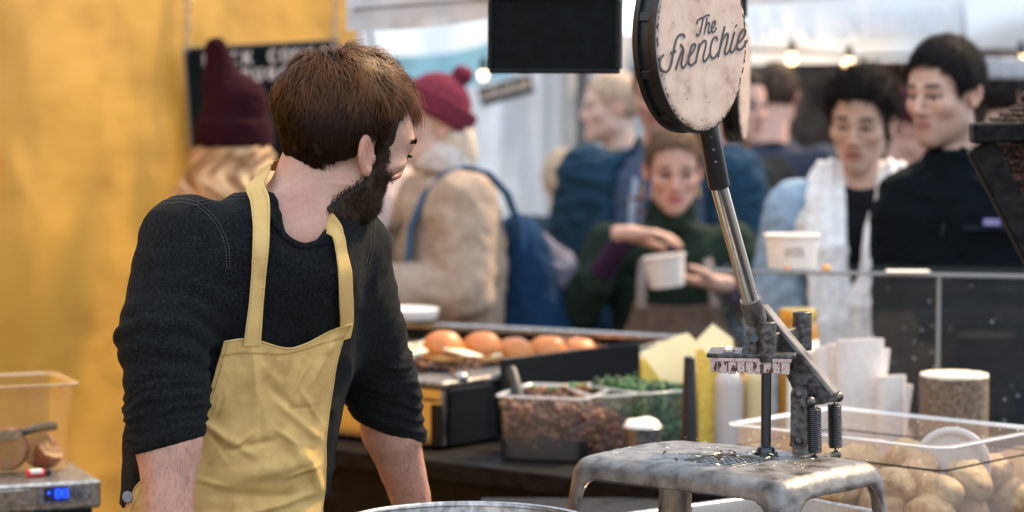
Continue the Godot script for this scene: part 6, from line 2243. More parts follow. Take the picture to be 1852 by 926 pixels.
	bottle.call("squeeze_bottle", "ochre sauce bottle behind the guide rod of the cutter", "bottle", 1370, 662, 28, 4.98, M.oat, M.oat, 0)
	bottle.call("honey_jar", "tall jar of amber honey with a gold lid and cream label", "jar", 1442, 557, 37, 5.0, M.honey, M.gold, 1)
	# stacked paper sleeves
	for q in [["narrow stack of white paper sleeves beside the honey jar", 1468, 1508, 636, 4.95, 4], ["tall bulging stack of white paper sleeves, widest of the three", 1506, 1592, 622, 4.9, 7], ["low stack of white paper sleeves at the right of the stacks", 1578, 1632, 688, 4.86, 4]]:
		var d: float = q[4]
		var w: float = (q[2] - q[1]) * d / F
		var b := P((q[1] + q[2]) * 0.5, 700, d); b.y = 0.902
		var h: float = P(0, q[3], d).y - 0.902
		var o := thing("paper_sleeves", q[0], "paper bags", b, 0.0, "stacks of white paper sleeves")
		for k in q[5]:
			m = MB.new()
			var hh = h - 0.012 * k * 0.6 + 0.014 * ((k + 1) % 2)
			var zc = 0.045 - 0.017 * k
			var tl := 0.02 * sin(k * 2.1)
			var rows := []
			for rr in 9:
				var y = hh * rr / 8.0
				var row := []
				for e in 29:
					var a := TAU * e / 28.0
					var cx = signf(cos(a)) * pow(absf(cos(a)), 0.55) * w * 0.5 * (1.0 - 0.04 * (k % 3)) * (0.93 + 0.07 * y / hh)
					var sz := sin(a) * 0.014 * (1.0 + 0.5 * sin(PI * y / hh)) + 0.004 * wob.get_noise_3d(cx * 20.0, y * 14.0, k * 3.0)
					row.append(b + Vector3(cx + tl * y / hh, y + (0.002 * sin(cx * 40.0 + k) if rr == 8 else 0.0), zc + sz - 0.05 * y * 0.2))
				rows.append(row)
			m.grid(rows)
			var topc := []
			for e in 28: topc.append(rows[8][e] - Vector3(0, 0.003, 0))
			m.poly(topc, Vector3.UP)
			commit("sleeve", m, M.paper, o)
	# rinded cheese
	var cb := P(1725, 745, 4.72); cb.y = 0.902
	var co := thing("cheese_drum", "drum of grey-brown rinded cheese with a pale cut top before the glass", "cheese", cb)
	var chh := P(1725, 677, 4.72).y - 0.902
	m = MB.new()
	m.lathe([Vector2(0, 0), Vector2(0.062, 0), Vector2(0.066, 0.006), Vector2(0.066, chh - 0.004), null, Vector2(0.064, chh - 0.002)], Transform3D(Basis(), cb), 36)
	m.shift(func(p, _n): return 0.0022 * wob.get_noise_3dv(p * 34.0))
	commit("rind", m, M.rind, co)
	m = MB.new()
	m.lathe([Vector2(0.0655, chh - 0.004), Vector2(0.065, chh + 0.002), Vector2(0.05, chh + 0.004), Vector2(0, chh + 0.003)], Transform3D(Basis(), cb), 36)
	m.shift(func(p, _n): return 0.0015 * wob.get_noise_3dv(p * 60.0))
	commit("cut_top", m, M.cheese_top, co)
	m = MB.new()
	m.ball(Vector3(P(1850, 790, 4.4).x, 0.945, P(1850, 790, 4.4).z), Vector3(0.055, 0.05, 0.05))
	tag(commit("golden_loaf", m, M.bun_side), "golden brown lump of cheese or bread behind the potato box at the right edge", "food")
	# glass counter
	var L := P(1288, 489, 5.25)
	var R := P(2050, 504, 5.02)
	R.y = L.y
	var gx := (R - L); gx.y = 0
	var gl := gx.length()
	gx = gx.normalized()
	var gb := Basis(gx, Vector3.UP, gx.cross(Vector3.UP))
	var gc := thing("glass_counter", "glass sneeze guard with a glass shelf between the stall and the customers", "glass counter", Vector3((L.x + R.x) * 0.5, 0.9, (L.z + R.z) * 0.5))
	m = MB.new()
	m.box(L + gx * gl * 0.5 - gb.z * 0.10, Vector3(gl, 0.008, 0.22), gb, 0.001)
	commit("shelf", m, M.pane, gc)
	m = MB.new()
	m.box(L + gx * gl * 0.5 + gb.z * 0.012, Vector3(gl, 0.0085, 0.006), gb, 0.0015)
	commit("shelf_edge", m, M.pane_edge, gc)
	var post := P(1698, 500, 5.12)
	var off := (post - L).dot(gx)
	m = MB.new()
	m.box(L + gx * off * 0.5 + Vector3(0, -0.18, 0), Vector3(off - 0.008, 0.345, 0.006), gb, 0.001)
	commit("pane", m, M.pane, gc)
	m = MB.new()
	m.box(L + gx * (off + (gl - off) * 0.5) + Vector3(0, -0.18, 0), Vector3(gl - off - 0.008, 0.345, 0.006), gb, 0.001)
	commit("pane", m, M.pane, gc)
	m = MB.new()
	m.box(L + gx * off + Vector3(0, -0.18, 0), Vector3(0.0075, 0.35, 0.009), gb, 0.001)
	commit("post", m, M.pane_edge, gc)
	m = MB.new()
	for j in 90:
		m.ball(L + gx * gl * rng.randf() + Vector3(0, -rng.randf() * 0.33, 0) + gb.z * 0.004, Vector3(1, 1.3, 0.4) * rng.randf_range(0.0006, 0.002), gb, 4, 6)
	tag(commit("smears", m, M.clear_edge, gc), "", "", "", "stuff")
	# under the counter glass, on the customers' side
	m = MB.new()
	m.box(L + gx * gl * 0.5 + gb.z * -0.02 + Vector3(0, -0.80, 0), Vector3(gl, 0.86, 0.03), gb, 0.003)
	commit("counter_front", m, M.dark_wood, gc)
	# paper cup and scraps on the shelf
	var cu := P(1432, 489, 5.27)
	cu.y = L.y + 0.005
	var cup := thing("paper_cup", "white paper cup with a small printed mark on the glass shelf", "cup", cu)
	m = MB.new()
	var k2 := 5.27 / F
	m.lathe([Vector2(0, 0.002), Vector2(42 * k2, 0.002), null, Vector2(42 * k2, 0), Vector2(49 * k2, 57 * k2), null, Vector2(51 * k2, 56 * k2), Vector2(51.5 * k2, 59 * k2), Vector2(50 * k2, 60.5 * k2), Vector2(47.5 * k2, 59 * k2), null, Vector2(47 * k2, 57 * k2), Vector2(41 * k2, 6 * k2), Vector2(0, 5 * k2)], Transform3D(Basis(), cu), 36)
	commit("shell", m, M.paper, cup)
	m = MB.new()
	for j in 5:
		var an := 0.15 * (j - 2)
		var pts := []
		for i in 7: 
			var aa := an + 0.08 * cos(i * 0.9 + j)
			var hy := (30.0 + 9.0 * sin(i * 1.1 + j * 2.0)) * k2
			var rr := lerpf(42, 49, hy / (57 * k2)) * k2 + 0.0006
			pts.append(cu + Vector3(sin(aa) * rr, hy, cos(aa) * rr))
		m.tube(pts, 0.0009, 5)
	commit("printed_mark", m, M.print_ink, cup)
	m = MB.new()
	m.box(P(1642, 494, 5.14) + Vector3(0, 0.004, 0), Vector3(0.09, 0.003, 0.05), gb * Basis(Vector3.UP, 0.2), 0.001)
	tag(commit("napkin", m, M.paper), "folded white napkin lying on the glass shelf", "napkin")
	for q in [["orange crumb at the foot of the paper cup on the shelf", 1424, 485, 0.006], ["larger golden crumb right of the paper cup", 1494, 485, 0.009]]:
		m = MB.new()
		m.ball(P(q[1], q[2], 5.2), Vector3(q[3] * 1.3, q[3], q[3]), Basis(), 6, 9)
		m.shift(func(p, _n): return 0.002 * wob.get_noise_3dv(p * 150.0))
		tag(commit("crumb", m, M.bun_side), q[0], "crumb")

# ---------------------------------------------------------------- near counter: potatoes, bowl, tray; scale and bread on the left
func build_front_goods() -> void:
	var m := MB.new()
	var ct := thing("near_counter", "dark counter under the chip cutter and the potato box", "counter", Vector3(0.35, 0, -3.7))
	m.box(Vector3(0.62, 0.86, -3.62), Vector3(1.36, 0.04, 1.75), Basis(), 0.004)
	commit("top", m, M.dark_wood, ct)
	m = MB.new()
	m.box(Vector3(-0.72, 0.86, -2.93), Vector3(1.32, 0.04, 0.55), Basis(), 0.004)
	commit("side_top", m, M.dark_wood, ct)
	for q in [[0.0, -2.85], [1.22, -2.85], [0.0, -4.4], [1.22, -4.4], [-1.3, -2.75], [-1.3, -3.12]]:
		m = MB.new()
		m.box(Vector3(q[0], 0.42, q[1]), Vector3(0.06, 0.84, 0.06), Basis(), 0.004)
		commit("leg", m, M.dark_wood, ct)
	# bowl
	var bc := P(848, 907, 3.42); bc.z += 0.172
	var bo := thing("steel_bowl", "large steel mixing bowl at the bottom edge under the cook's hand", "bowl", Vector3(bc.x, 0.885, bc.z))
	m = MB.new()
	var rr := 0.172
	var prof := []
	for k in 12:
		var a := PI * 0.5 * k / 11.0
		prof.append(Vector2(rr * 0.96 * pow(sin(a), 0.8), bc.y - 0.006 - (bc.y - 0.89) * pow(cos(a), 1.2)))
	m.lathe(prof, Transform3D(Basis(), Vector3(bc.x, 0, bc.z)), 72)
	commit("basin", m, M.steel, bo)
	m = MB.new()
	var ring := []
	for k in 97: ring.append(Vector3(bc.x + cos(TAU * k / 96.0) * rr, bc.y - 0.005, bc.z + sin(TAU * k / 96.0) * rr))
	m.tube(ring, 0.0058, 10, false)
	commit("rolled_rim", m, M.steel, bo)
	# tray under the cutter: its far corner shows below the press
	var far := P(1405, 889, 3.853)
	var TL := Vector3(-0.79, 0, 0.613)
	var TR := Vector3(0.613, 0, 0.79)
	var txf := Transform3D(Basis(TR, Vector3.UP, -TL), far + TL * 0.31 + TR * 0.27)
	txf.basis.z = txf.basis.x.cross(txf.basis.y)
	txf.origin.y = 0.885
	var tr := thing("steel_tray", "wide steel tray in which the chip cutter stands", "tray", txf.origin)
	var th := far.y - 0.885
	var tt := tub(0.52, th, 0.60, 0.002, 0.01, 0.010, txf, 0.03)
	commit("pan", tt[0], M.bright_steel, tr)
	commit("rim", tt[1], M.steel, tr)
	for j in 34:
		m = MB.new()
		var q := far + TL * rng.randf_range(0.05, 0.30) + TR * rng.randf_range(0.05, 0.22)
		q.y = 0.895 + 0.075 * rng.randf() * rng.randf()
		m.box(q, Vector3(0.011, 0.011, rng.randf_range(0.05, 0.09)), Basis.from_euler(Vector3(rng.randfn() * 0.2, rng.randf() * 6.0, 0.3)), 0.001)
		tag(commit("potato_chip", m, M.cheese), "raw cut potato chip lying in the steel tray under the cutter", "chip", "raw chips in the tray")
	# potato box
	var b0 := P(1705, 808, 3.84)
	var left := Vector3(-0.735, 0, -0.678)
	var right := Vector3(0.678, 0, -0.735)
	var bw := 0.42
	var bd := 0.30
	var h := b0.y - 0.885
	var xf := Transform3D(Basis(right, Vector3.UP, -left), b0 + left * bw * 0.5 + right * bd * 0.5)
	xf.origin.y = 0.885
	var pb := thing("potato_box", "clear plastic food box holding unpeeled potatoes, right of the cutter", "food box", xf.origin)
	var tb := tub(bd, h, bw, 0.0035, 0.012, 0.012, xf, 0.022)
	commit("wall", tb[0], M.frosted, pb)
	commit("rim", tb[1], M.clear_edge, pb)
	m = MB.new()
	var ring2 := []
	for q in [[1, 1, 0.0], [-1, 1, PI / 2], [-1, -1, PI], [1, -1, PI * 1.5]]:
		for k in 6:
			var a: float = q[2] + PI / 2 * k / 5.0
			ring2.append(xf * Vector3(q[0] * (bd / 2 - 0.023) + 0.022 * cos(a), h * 0.79, q[1] * (bw / 2 - 0.023) + 0.022 * sin(a)))
	ring2.append(ring2[0])
	m.tube(ring2, 0.0016, 6, false)
	commit("ledge", m, M.iron, pb)
	m = MB.new()
	for j in 160:
		var e := rng.randf_range(-bw / 2 + 0.03, bw / 2 - 0.03)
		m.ball(xf * Vector3(-bd / 2 + 0.006 + (0.0 if j % 2 else bd - 0.012), h * rng.randf_range(0.6, 0.97), e), Vector3.ONE * rng.randf_range(0.0007, 0.0018), Basis(), 3, 5)
	tag(commit("starch_specks", m, M.cheese, pb), "", "", "", "stuff")
	# potatoes, each its own
	var shapes := []
	for k in 4:
		var pm := MB.new()
		pm.ball(Vector3.ZERO, [Vector3(0.052, 0.038, 0.040), Vector3(0.046, 0.041, 0.041), Vector3(0.060, 0.037, 0.041), Vector3(0.050, 0.034, 0.044)][k], Basis(), 16, 22)
		pm.shift(func(p, _n): return 0.013 * wob.get_noise_3d(p.x * 14 + k * 9, p.y * 14, p.z * 14) + 0.0012 * wob.get_noise_3d(p.x * 90 + k, p.y * 90, p.z * 90))
		shapes.append(pm)
	var first := {}
	var n := 0
	for lay in 2:
		for ix in 3:
			for iz in 4:
				if lay == 2 and (ix + iz) % 3 == 0: continue
				var lp := Vector3(-0.088 + 0.088 * ix + rng.randfn() * 0.008, 0.036 + 0.038 * lay + rng.randfn() * 0.006, -0.150 + 0.100 * iz + (0.03 if lay else 0.0) + rng.randfn() * 0.010)
				if lay == 2: lp.y = 0.128 + rng.randfn() * 0.006
				lp.x = clampf(lp.x, -0.086, 0.086); lp.z = clampf(lp.z, -0.15, 0.15)
				var k := (ix * 3 + iz + lay) % 4
				var o: MeshInstance3D
				if not first.has(k):
					o = commit("potato", shapes[k], [M.potato, M.potato_dark, M.potato_red, M.potato][k])
					first[k] = o
				else:
					o = first[k].duplicate()
					o.name = numbered("potato", self)
					add_child(o, true)
				o.transform = Transform3D(Basis.from_euler(Vector3(rng.randfn() * 0.4, rng.randf() * 6.0, rng.randfn() * 0.4)).scaled(Vector3.ONE * rng.randf_range(0.78, 0.98)), xf * lp)
				tag(o, "unpeeled potato with brown marks among the others in the clear box", "potato", "potatoes in the clear box")
				n += 1
	# white lid standing in the box
	m = MB.new()
	var lc := P(1722, 842, 4.04)
	var lf := frame(Vector3(-0.30, 0.10, 0.95), Vector3.UP, lc)
	m.lathe([Vector2(0, 0.004), Vector2(0.050, 0.004), Vector2(0.053, 0.010), Vector2(0.062, 0.011), Vector2(0.064, 0.006), null, Vector2(0.064, -0.006), null, Vector2(0.058, -0.007), Vector2(0, -0.001)], lf, 48)
	tag(commit("plastic_disc", m, M.dull_white), "round white plastic disc standing on edge among the potatoes", "disc")
	# scale at the left with its display
	var s0 := P(183, 866, 4.27)
	var sx := (P(183, 866, 4.27) - P(0, 879, 4.20)); sx.y = 0
	sx = sx.normalized()
	var sb := Basis(sx, Vector3.UP, sx.cross(Vector3.UP))
	var sc := thing("scale", "grey steel kitchen appliance with a lit blue display at the left edge", "kitchen scale", s0 - sx * 0.25 + Vector3(0, -0.07, 0))
	var w := 0.5
	m = MB.new()
	m.box(s0 - sx * w * 0.5 - sb.z * 0.13 + Vector3(0, -0.026, 0), Vector3(w, 0.05, 0.26), sb, 0.005)
	commit("housing", m, M.steel, sc)
	m = MB.new()
	m.box(s0 - sx * 0.0825 + sb.z * 0.0015 + Vector3(0, -0.022, 0), Vector3(0.062, 0.034, 0.004), sb, 0.0015)
	commit("display_frame", m, M.dull_steel, sc)
	m = MB.new()
	m.box(s0 - sx * 0.081 + sb.z * 0.0035 + Vector3(0, -0.021, 0), Vector3(0.042, 0.025, 0.003), sb, 0.001)
	var dp := commit("display", m, M.dark_plastic, sc)
	m = MB.new()
	var seg := {"8": [0, 1, 2, 3, 4, 5, 6], "9": [0, 1, 2, 3, 5, 6]}
	for j in 2:
		var o := s0 - sx * (0.078 - 0.0125 * j) + sb.z * 0.0058 + Vector3(0, -0.0205, 0)
		var hx := 0.0042
		var hy := 0.0068
		for sg in seg["8" if j == 0 else "8"]:
			var p: Vector3 = [Vector3(0, hy, 0), Vector3(hx, hy / 2, 0), Vector3(hx, -hy / 2, 0), Vector3(0, -hy, 0), Vector3(-hx, -hy / 2, 0), Vector3(-hx, hy / 2, 0), Vector3.ZERO][sg]
			m.box(o + sb * p, Vector3(0.0075, 0.0016, 0.001) if sg in [0, 3, 6] else Vector3(0.0016, 0.006, 0.001), sb, 0.0002)
	m.ball(s0 - sx * 0.094 + sb.z * 0.0055 + Vector3(0, -0.018, 0), Vector3(0.0024, 0.0024, 0.0008))
	commit("display_digits", m, M.led, dp)
	var dl := OmniLight3D.new()
	dl.name = "display_glow"; dl.light_color = Color(0.04, 0.24, 1.0); dl.light_energy = 0.0006; dl.light_size = 0.006; dl.omni_range = 2.0; dl.omni_attenuation = 2.0; dl.shadow_enabled = true
	dp.add_child(dl)
	dl.position = sc.transform.affine_inverse() * (s0 - sx * 0.075 + sb.z * 0.012 + Vector3(0, -0.0205, 0))
	m = MB.new()
	m.lathe([Vector2(0, 0.003), Vector2(0.016, 0.003), null, Vector2(0.017, 0.0)], frame(sb.z, Vector3.UP, s0 - sx * 0.033 + Vector3(0, -0.022, 0)), 20)
	commit("dial", m, M.dull_steel, sc)
	m = MB.new()
	m.box(s0 - sx * w * 0.56 + sb.z * 0.001 + Vector3(0, -0.024, 0), Vector3(w * 0.62, 0.028, 0.003), sb, 0.001)
	commit("name_plate", m, M.steel, sc)
	m = MB.new()
	m.box(s0 - sx * (w * 0.5 + 0.004) - sb.z * 0.13 + Vector3(0, -0.057, 0), Vector3(w - 0.02, 0.012, 0.24), sb, 0.001)
	commit("gasket", m, M.iron, sc)
	m = MB.new()
	m.box(s0 - sx * (w * 0.5 + 0.004) - sb.z * 0.128 + Vector3(0, -0.49, 0), Vector3(w - 0.008, 0.85, 0.25), sb, 0.006)
	commit("cabinet", m, M.steel, sc)
	# bread box on it
	var q0 := P(134, 692, 4.36)
	var bh := q0.y - s0.y - 0.001
	var bxf := Transform3D(sb, q0 - sx * 0.16 - sb.z * 0.10)
	bxf.origin.y = s0.y + 0.001
	var bb := thing("bread_box", "clear tinted plastic box of cut bread on the appliance at the left edge", "food box", bxf.origin)
	tb = tub(0.32, bh, 0.19, 0.003, 0.006, 0.012, bxf, 0.015)
	commit("wall", tb[0], M.amber_clear, bb)
	commit("rim", tb[1], M.amber_edge, bb)
	for q in [["cut brioche half standing in the bread box, leftmost and largest", 12, 812, 4.34, 0.038, Vector3(-0.15, 0.1, 1)], ["brown bun lying behind the cut half in the bread box", 68, 810, 4.38, 0.032, Vector3(-0.4, 0.5, 0.8)], ["broken bread end at the right of the bread box", 92, 812, 4.36, 0.026, Vector3(0.5, 0.75, 0.3)]]:
		var c := P(q[1], q[2], q[3])
		var f2 := frame(q[5], Vector3.UP, c)
		var br := thing("bread_half", q[0], "bread", c - Vector3(0, q[4], 0), 0.0, "bread in the clear box")
		m = MB.new()
		m.lathe([Vector2(0, 0.0), Vector2(q[4] * 0.93, 0.0), Vector2(q[4] * 0.95, -0.002)], f2, 24)
		m.shift(func(p, _n): return 0.0016 * wob.get_noise_3dv(p * 120.0))
		commit("crumb_face", m, M.bread, br)
		m = MB.new()
		m.lathe([Vector2(q[4] * 0.93, 0.0005), Vector2(q[4] * 1.02, -0.006), Vector2(q[4] * 0.95, -0.022), Vector2(q[4] * 0.6, -0.036), Vector2(0, -0.040)], f2, 24)
		commit("crust", m, M.crust, br)
	var kf := thing("bread_knife", "black handled knife lying across the bread box", "knife", P(60, 780, 4.36))
	m = MB.new()
	m.tube([P(40, 783, 4.34), P(70, 774, 4.36), P(100, 770, 4.38)], [0.006, 0.0085, 0.0085], 8)
	commit("handle", m, M.dark_plastic, kf)
	m = MB.new()
	m.bar(P(40, 783, 4.34), P(-80, 806, 4.30), Vector3.UP, 0.018, 0.0015, 0.0004)
	commit("blade", m, M.steel, kf)
	var rp := P(64, 850, 4.30); rp.y = s0.y + 0.006
	var rt := thing("red_lighter", "red and white packet with a dark end lying before the bread box", "packet", rp - Vector3(0, 0.006, 0))
	m = MB.new()
	m.box(rp, Vector3(0.034, 0.011, 0.014), sb, 0.002)
	commit("red_body", m, M.red, rt)
	m = MB.new()
	m.box(rp + Vector3(0.001, 0.003, 0.0015), Vector3(0.022, 0.0068, 0.0135), sb, 0.001)
	commit("white_label", m, M.white_plastic, rt)
	m = MB.new()
	m.box(rp + sx * 0.022, Vector3(0.011, 0.0115, 0.0145), sb, 0.002)
	commit("dark_cap", m, M.dark_plastic, rt)

# ---------------------------------------------------------------- the people behind
func build_crowd() -> void:
	var pale := Color(0.56, 0.36, 0.29)
	var rosy := Color(0.54, 0.32, 0.25)
	var olive := Color(0.47, 0.29, 0.21)
	var lip := Color(0.36, 0.13, 0.12)
	var dark_hair := Color(0.008, 0.007, 0.007)
	var C: Callable = M.cloth
	# 1 the woman with the burgundy hat before the tarpaulin
	var hat := C.call(Color(0.024, 0.004, 0.008), 0.1)
	var hair1 := Field.new(Vector3(-0.27, -0.34, -0.24), Vector3(0.27, 0.1, 0.16), 0.008)
	hair1.ell(Vector3(0, -0.02, -0.02), Vector3(0.092, 0.11, 0.105), 0.02)
	for k in 9:
		var a := PI * (0.02 + 0.96 * k / 8.0) + PI
		var d := Vector3(cos(a), 0, sin(a))
		hair1.cone(Vector3(0, -0.03, -0.02) + d * 0.075, Vector3(0, -0.2 - 0.02 * (k % 3), -0.02) + d * (0.14 + 0.035 * maxf(d.x, 0.0)), 0.034, 0.042, 0.03)
	hair1.cut(Vector3.UP, Vector3(0, 0.03, 0))
	var h1 := hair1.mesh()
	h1.shift(func(p, _n): return 0.016 * wob.get_noise_3d(p.x * 20.0 + 2.0 * sin(p.y * 22.0), p.y * 7.0, p.z * 20.0))
	h1.paint(func(p): return Color(0.20, 0.10, 0.045).lerp(Color(0.64, 0.43, 0.24), clampf(0.55 + 1.1 * wob.get_noise_3d(p.x * 24.0 + 2.0 * sin(p.y * 24.0), p.y * 6.0, p.z * 24.0), 0, 1)))
	person({"label": "person in a tall burgundy knit hat over blond hair, seen from behind", "at": [428, 272, 6.55], "yaw": 165.0, "skin": rosy, "lip": lip, "brow": Color(0.2, 0.12, 0.06), "fem": 1.0, "cell": 0.008, "head_scale": 1.0,
		"wear": [{"name": "coat", "mat": C.call(Color(0.50, 0.54, 0.58)), "grow": 0.03, "hem": 0.75, "sleeve": 2.0, "collar": 0.06, "neck": 0.07, "cell": 0.015, "fold": 0.006}],
		"on_head": [["hair", h1, M.soft_hair], ["knit_hat", beanie(0.012, 0.009, 0.06, false, 0, Vector3(0.045, 0.163, -0.01)), hat]]})
	# 2 the woman in the red bobble hat
	var h2 := Field.new(Vector3(-0.14, -0.3, -0.2), Vector3(0.14, 0.1, 0.1), 0.008)
	h2.ell(Vector3(0, -0.03, -0.045), Vector3(0.080, 0.10, 0.074), 0.02)
	h2.cone(Vector3(0, -0.08, -0.07), Vector3(0.02, -0.15, -0.05), 0.06, 0.045, 0.04)
	var h2m := h2.mesh()
	h2m.shift(func(p, _n): return 0.004 * wob.get_noise_3d(p.x * 40.0, p.y * 10.0, p.z * 40.0))
	shade_by_noise(h2m, Color(0.50, 0.40, 0.30), Color(0.64, 0.54, 0.44), 25.0)
	var red := person({"label": "person in a red bobble hat and beige coat with a navy backpack", "at": [786, 228, 6.8], "yaw": -72.0, "head": [-6.0, -6.0], "skin": Color(0.66, 0.47, 0.40), "lip": Color(0.5, 0.22, 0.2), "brow": Color(0.3, 0.2, 0.12), "fem": 1.0, "cell": 0.005, "shoulders": 0.185, "rise": 0.065,
		"arms": [null, [Vector3(0.06, -0.24, 0.02), Vector3(-0.05, -0.24, 0.24)]],
		"wear": [{"name": "coat", "mat": C.call(Color(0.41, 0.315, 0.24), 0.04), "grow": 0.042, "hem": 0.7, "sleeve": 1.95, "collar": 0.03, "neck": 0.085, "arm": 0.85, "fold": 0.008, "freq": 5.0},
			{"name": "scarf", "mat": C.call(Color(0.62, 0.57, 0.54), 0.05), "grow": 0.046, "hem": 1.42, "sleeve": 0.0, "collar": 0.13, "neck": 0.05, "fold": 0.008, "freq": 12.0}],
		"on_head": [["hair", h2m, M.soft_hair], ["bobble_hat", beanie(0.016, 0.010, 0.05, true, 34, Vector3.ZERO).moved(Transform3D(Basis(Vector3.RIGHT, -0.42), Vector3(0, 0.012, 0.035))), C.call(Color(0.165, 0.028, 0.050), 0.15)]]})
	var hc := P(786, 228, 6.8).y
	var m := MB.new()
	var st := []
	for k in 9:
		var a := PI * k / 8.0
		st.append(Vector3(0.13, hc - 0.42 + 0.308 * pow(sin(a), 0.8), 0.0 - 0.170 * cos(a + PI)))
	m.ribbon(st, Vector3(1, 0.25, 0), 0.045, 0.01)
	commit("backpack_strap", m, C.call(Color(0.045, 0.12, 0.24)), red, true)
	var bf := Field.new(Vector3(-0.22, hc - 0.9, -0.52), Vector3(0.26, hc - 0.18, -0.05), 0.012)
	bf.ell(Vector3(0.03, hc - 0.42, -0.19), Vector3(0.14, 0.17, 0.09), 0.05)
	bf.ell(Vector3(0.03, hc - 0.60, -0.21), Vector3(0.15, 0.20, 0.12), 0.06)
	bf.ell(Vector3(0.03, hc - 0.64, -0.30), Vector3(0.11, 0.13, 0.06), 0.03)
	var bm := bf.mesh()
	bm.shift(func(p, _n): return fold_noise(p, 0.006, 9.0))
	commit("backpack", bm, C.call(Color(0.010, 0.035, 0.085), 0.1), red, true)
	var rj := Field.new(Vector3(-0.2, hc - 0.62, -0.56), Vector3(0.3, hc - 0.2, -0.15), 0.012)
	rj.cone(Vector3(0.06, hc - 0.34, -0.20), Vector3(0.04, hc - 0.42, -0.29), 0.06, 0.065, 0.04)
	rj.cone(Vector3(0.04, hc - 0.42, -0.29), Vector3(0.03, hc - 0.53, -0.325), 0.06, 0.045, 0.04)
	var rjm := rj.mesh()
	rjm.shift(func(p, _n): return fold_noise(p, 0.008, 10.0))
	commit("rolled_jacket", rjm, C.call(Color(0.16, 0.155, 0.20)), red, true)
	m = MB.new()
	for s in [-1.0, 1.0]:
		m.tube([Vector3(0.03 * s, hc - 0.20, 0.13), Vector3(0.04 * s, hc - 0.32, 0.185), Vector3(0.045 * s, hc - 0.50, 0.205), Vector3(0.04 * s, hc - 0.75, 0.2)], 0.008, 6)
	commit("zip_edge", m, C.call(Color(0.10, 0.085, 0.075)), red, true)
	# 3 the server
	var h3 := hair_cap({"top": 0.006, "hcell": 0.006}, 0.006, 0.088, -0.05, 0.002, 40.0, 0.02)
	var bun := Field.new(Vector3(-0.07, -0.05, -0.19), Vector3(0.07, 0.12, -0.06), 0.007)
	bun.ell(Vector3(0, 0.03, -0.125), Vector3(0.04, 0.042, 0.035), 0.01)
	h3.add(bun.mesh())
	h3.shift(func(p, _n): return 0.0012 * sin(p.x * 380.0))
	tufts(h3, 2500, 0.03, 0.0008, dark_hair, dark_hair, 0.12, 0.003)
	shade_by_noise(h3, Color(0.055, 0.032, 0.02), Color(0.17, 0.105, 0.065), 60.0)
	var sv := person({"label": "person in a green fleece and taupe apron holding a white tub, facing the stall", "at": [1217, 310, 6.9], "yaw": 4.0, "head": [-3.0, 8.0], "skin": Color(0.56, 0.335, 0.26), "lip": Color(0.42, 0.13, 0.13), "brow": Color(0.09, 0.05, 0.03), "fem": 1.0, "cell": 0.004, "lid": 0.0005, "open": 0.0048, "gaze": 0.002, "shoulders": 0.20, "head_scale": 0.95,
		"arms": [[Vector3(-0.10, -0.17, 0.06), Vector3(0.02, 0.05, 0.255)], [Vector3(0.09, -0.20, 0.08), Vector3(-0.085, -0.085, 0.28)]],
		"hands": [{"side": 1.0, "curl": [0.32, 0.35, 0.38, 0.4], "thumb": 0.4, "y": Vector3(1, 0.02, 0.2), "z": Vector3(0.2, -1, 0.1)}, {"side": -1.0, "curl": [0.35, 0.35, 0.38, 0.4], "thumb": 0.2, "y": Vector3(-1, 0.10, 0.10), "z": Vector3(0.1, 1, -0.1)}],
		"wear": [{"name": "undershirt_sleeves", "mat": C.call(Color(0.045, 0.022, 0.05)), "grow": 0.0, "hem": 0.9, "sleeve": 1.92, "neck": 0.085, "fold": 0.003, "freq": 14.0},
			{"name": "fleece", "mat": C.call(Color(0.017, 0.029, 0.021), 0.2), "grow": 0.024, "hem": 0.72, "sleeve": 1.35, "collar": 0.095, "neck": 0.066, "vee": 0.15, "fold": 0.006}],
		"on_head": [["hair", h3, M.soft_hair]]})
	var sh := P(1217, 310, 6.9).y
	var ap := MB.new()
	var rows := []
	for r in 22:
		var t := r / 21.0
		var y := sh - 0.36 - 0.5 * t
		var hw := lerpf(0.125, 0.19, smoothstep(0.0, 0.4, t))
		var row := []
		for k in 21:
			var s := -1.0 + k / 10.0
			row.append(Vector3(s * hw, y - 0.012 * (1 - s * s), 0.030 + (0.145 + 0.01 * t) * sqrt(maxf(0.0, 1.0 - pow(s * hw / 0.235, 2.0))) + 0.004 * sin(s * 9.0 + t * 6.0) + 0.01 * fold.get_noise_2d(s * 3.0, t * 4.0)))
		rows.append(row)
	ap.grid(rows)
	commit("apron", ap, C.call(Color(0.175, 0.125, 0.10)), sv, true)
	for s in [-1.0, 1.0]:
		m = MB.new()
		m.ribbon([Vector3(0.105 * s, sh - 0.38, 0.170), Vector3(0.100 * s, sh - 0.30, 0.150), Vector3(0.085 * s, sh - 0.225, 0.105), Vector3(0.065 * s, sh - 0.165, 0.02)], Vector3(1, 0, 0), 0.028, 0.004)
		commit("apron_strap", m, C.call(Color(0.30, 0.24, 0.21)), sv, true)
	m = MB.new()
	for s in [-1.0, 1.0]: m.tube([Vector3(0.079 * s, sh - 0.04, 0.0), Vector3(0.082 * s, sh - 0.075, 0.0)], 0.0035, 6)
	commit("earrings", m, M.gold, sv, true)
	var tc := P(1207, 518, 6.60)
	var tubw := thing("paper_tub", "small white paper tub held in both hands by the server", "tub", tc)
	m = MB.new()
	var k3 := 6.60 / F
	m.lathe([Vector2(0, 0.001), Vector2(31 * k3, 0.001), null, Vector2(31 * k3, 0), Vector2(37 * k3, 54 * k3), null, Vector2(39 * k3, 54 * k3), Vector2(39 * k3, 57 * k3), Vector2(36 * k3, 57 * k3), null, Vector2(30 * k3, 8 * k3), Vector2(0, 7 * k3)], Transform3D(Basis(Vector3(0, 0, 1), 0.12), tc), 32)
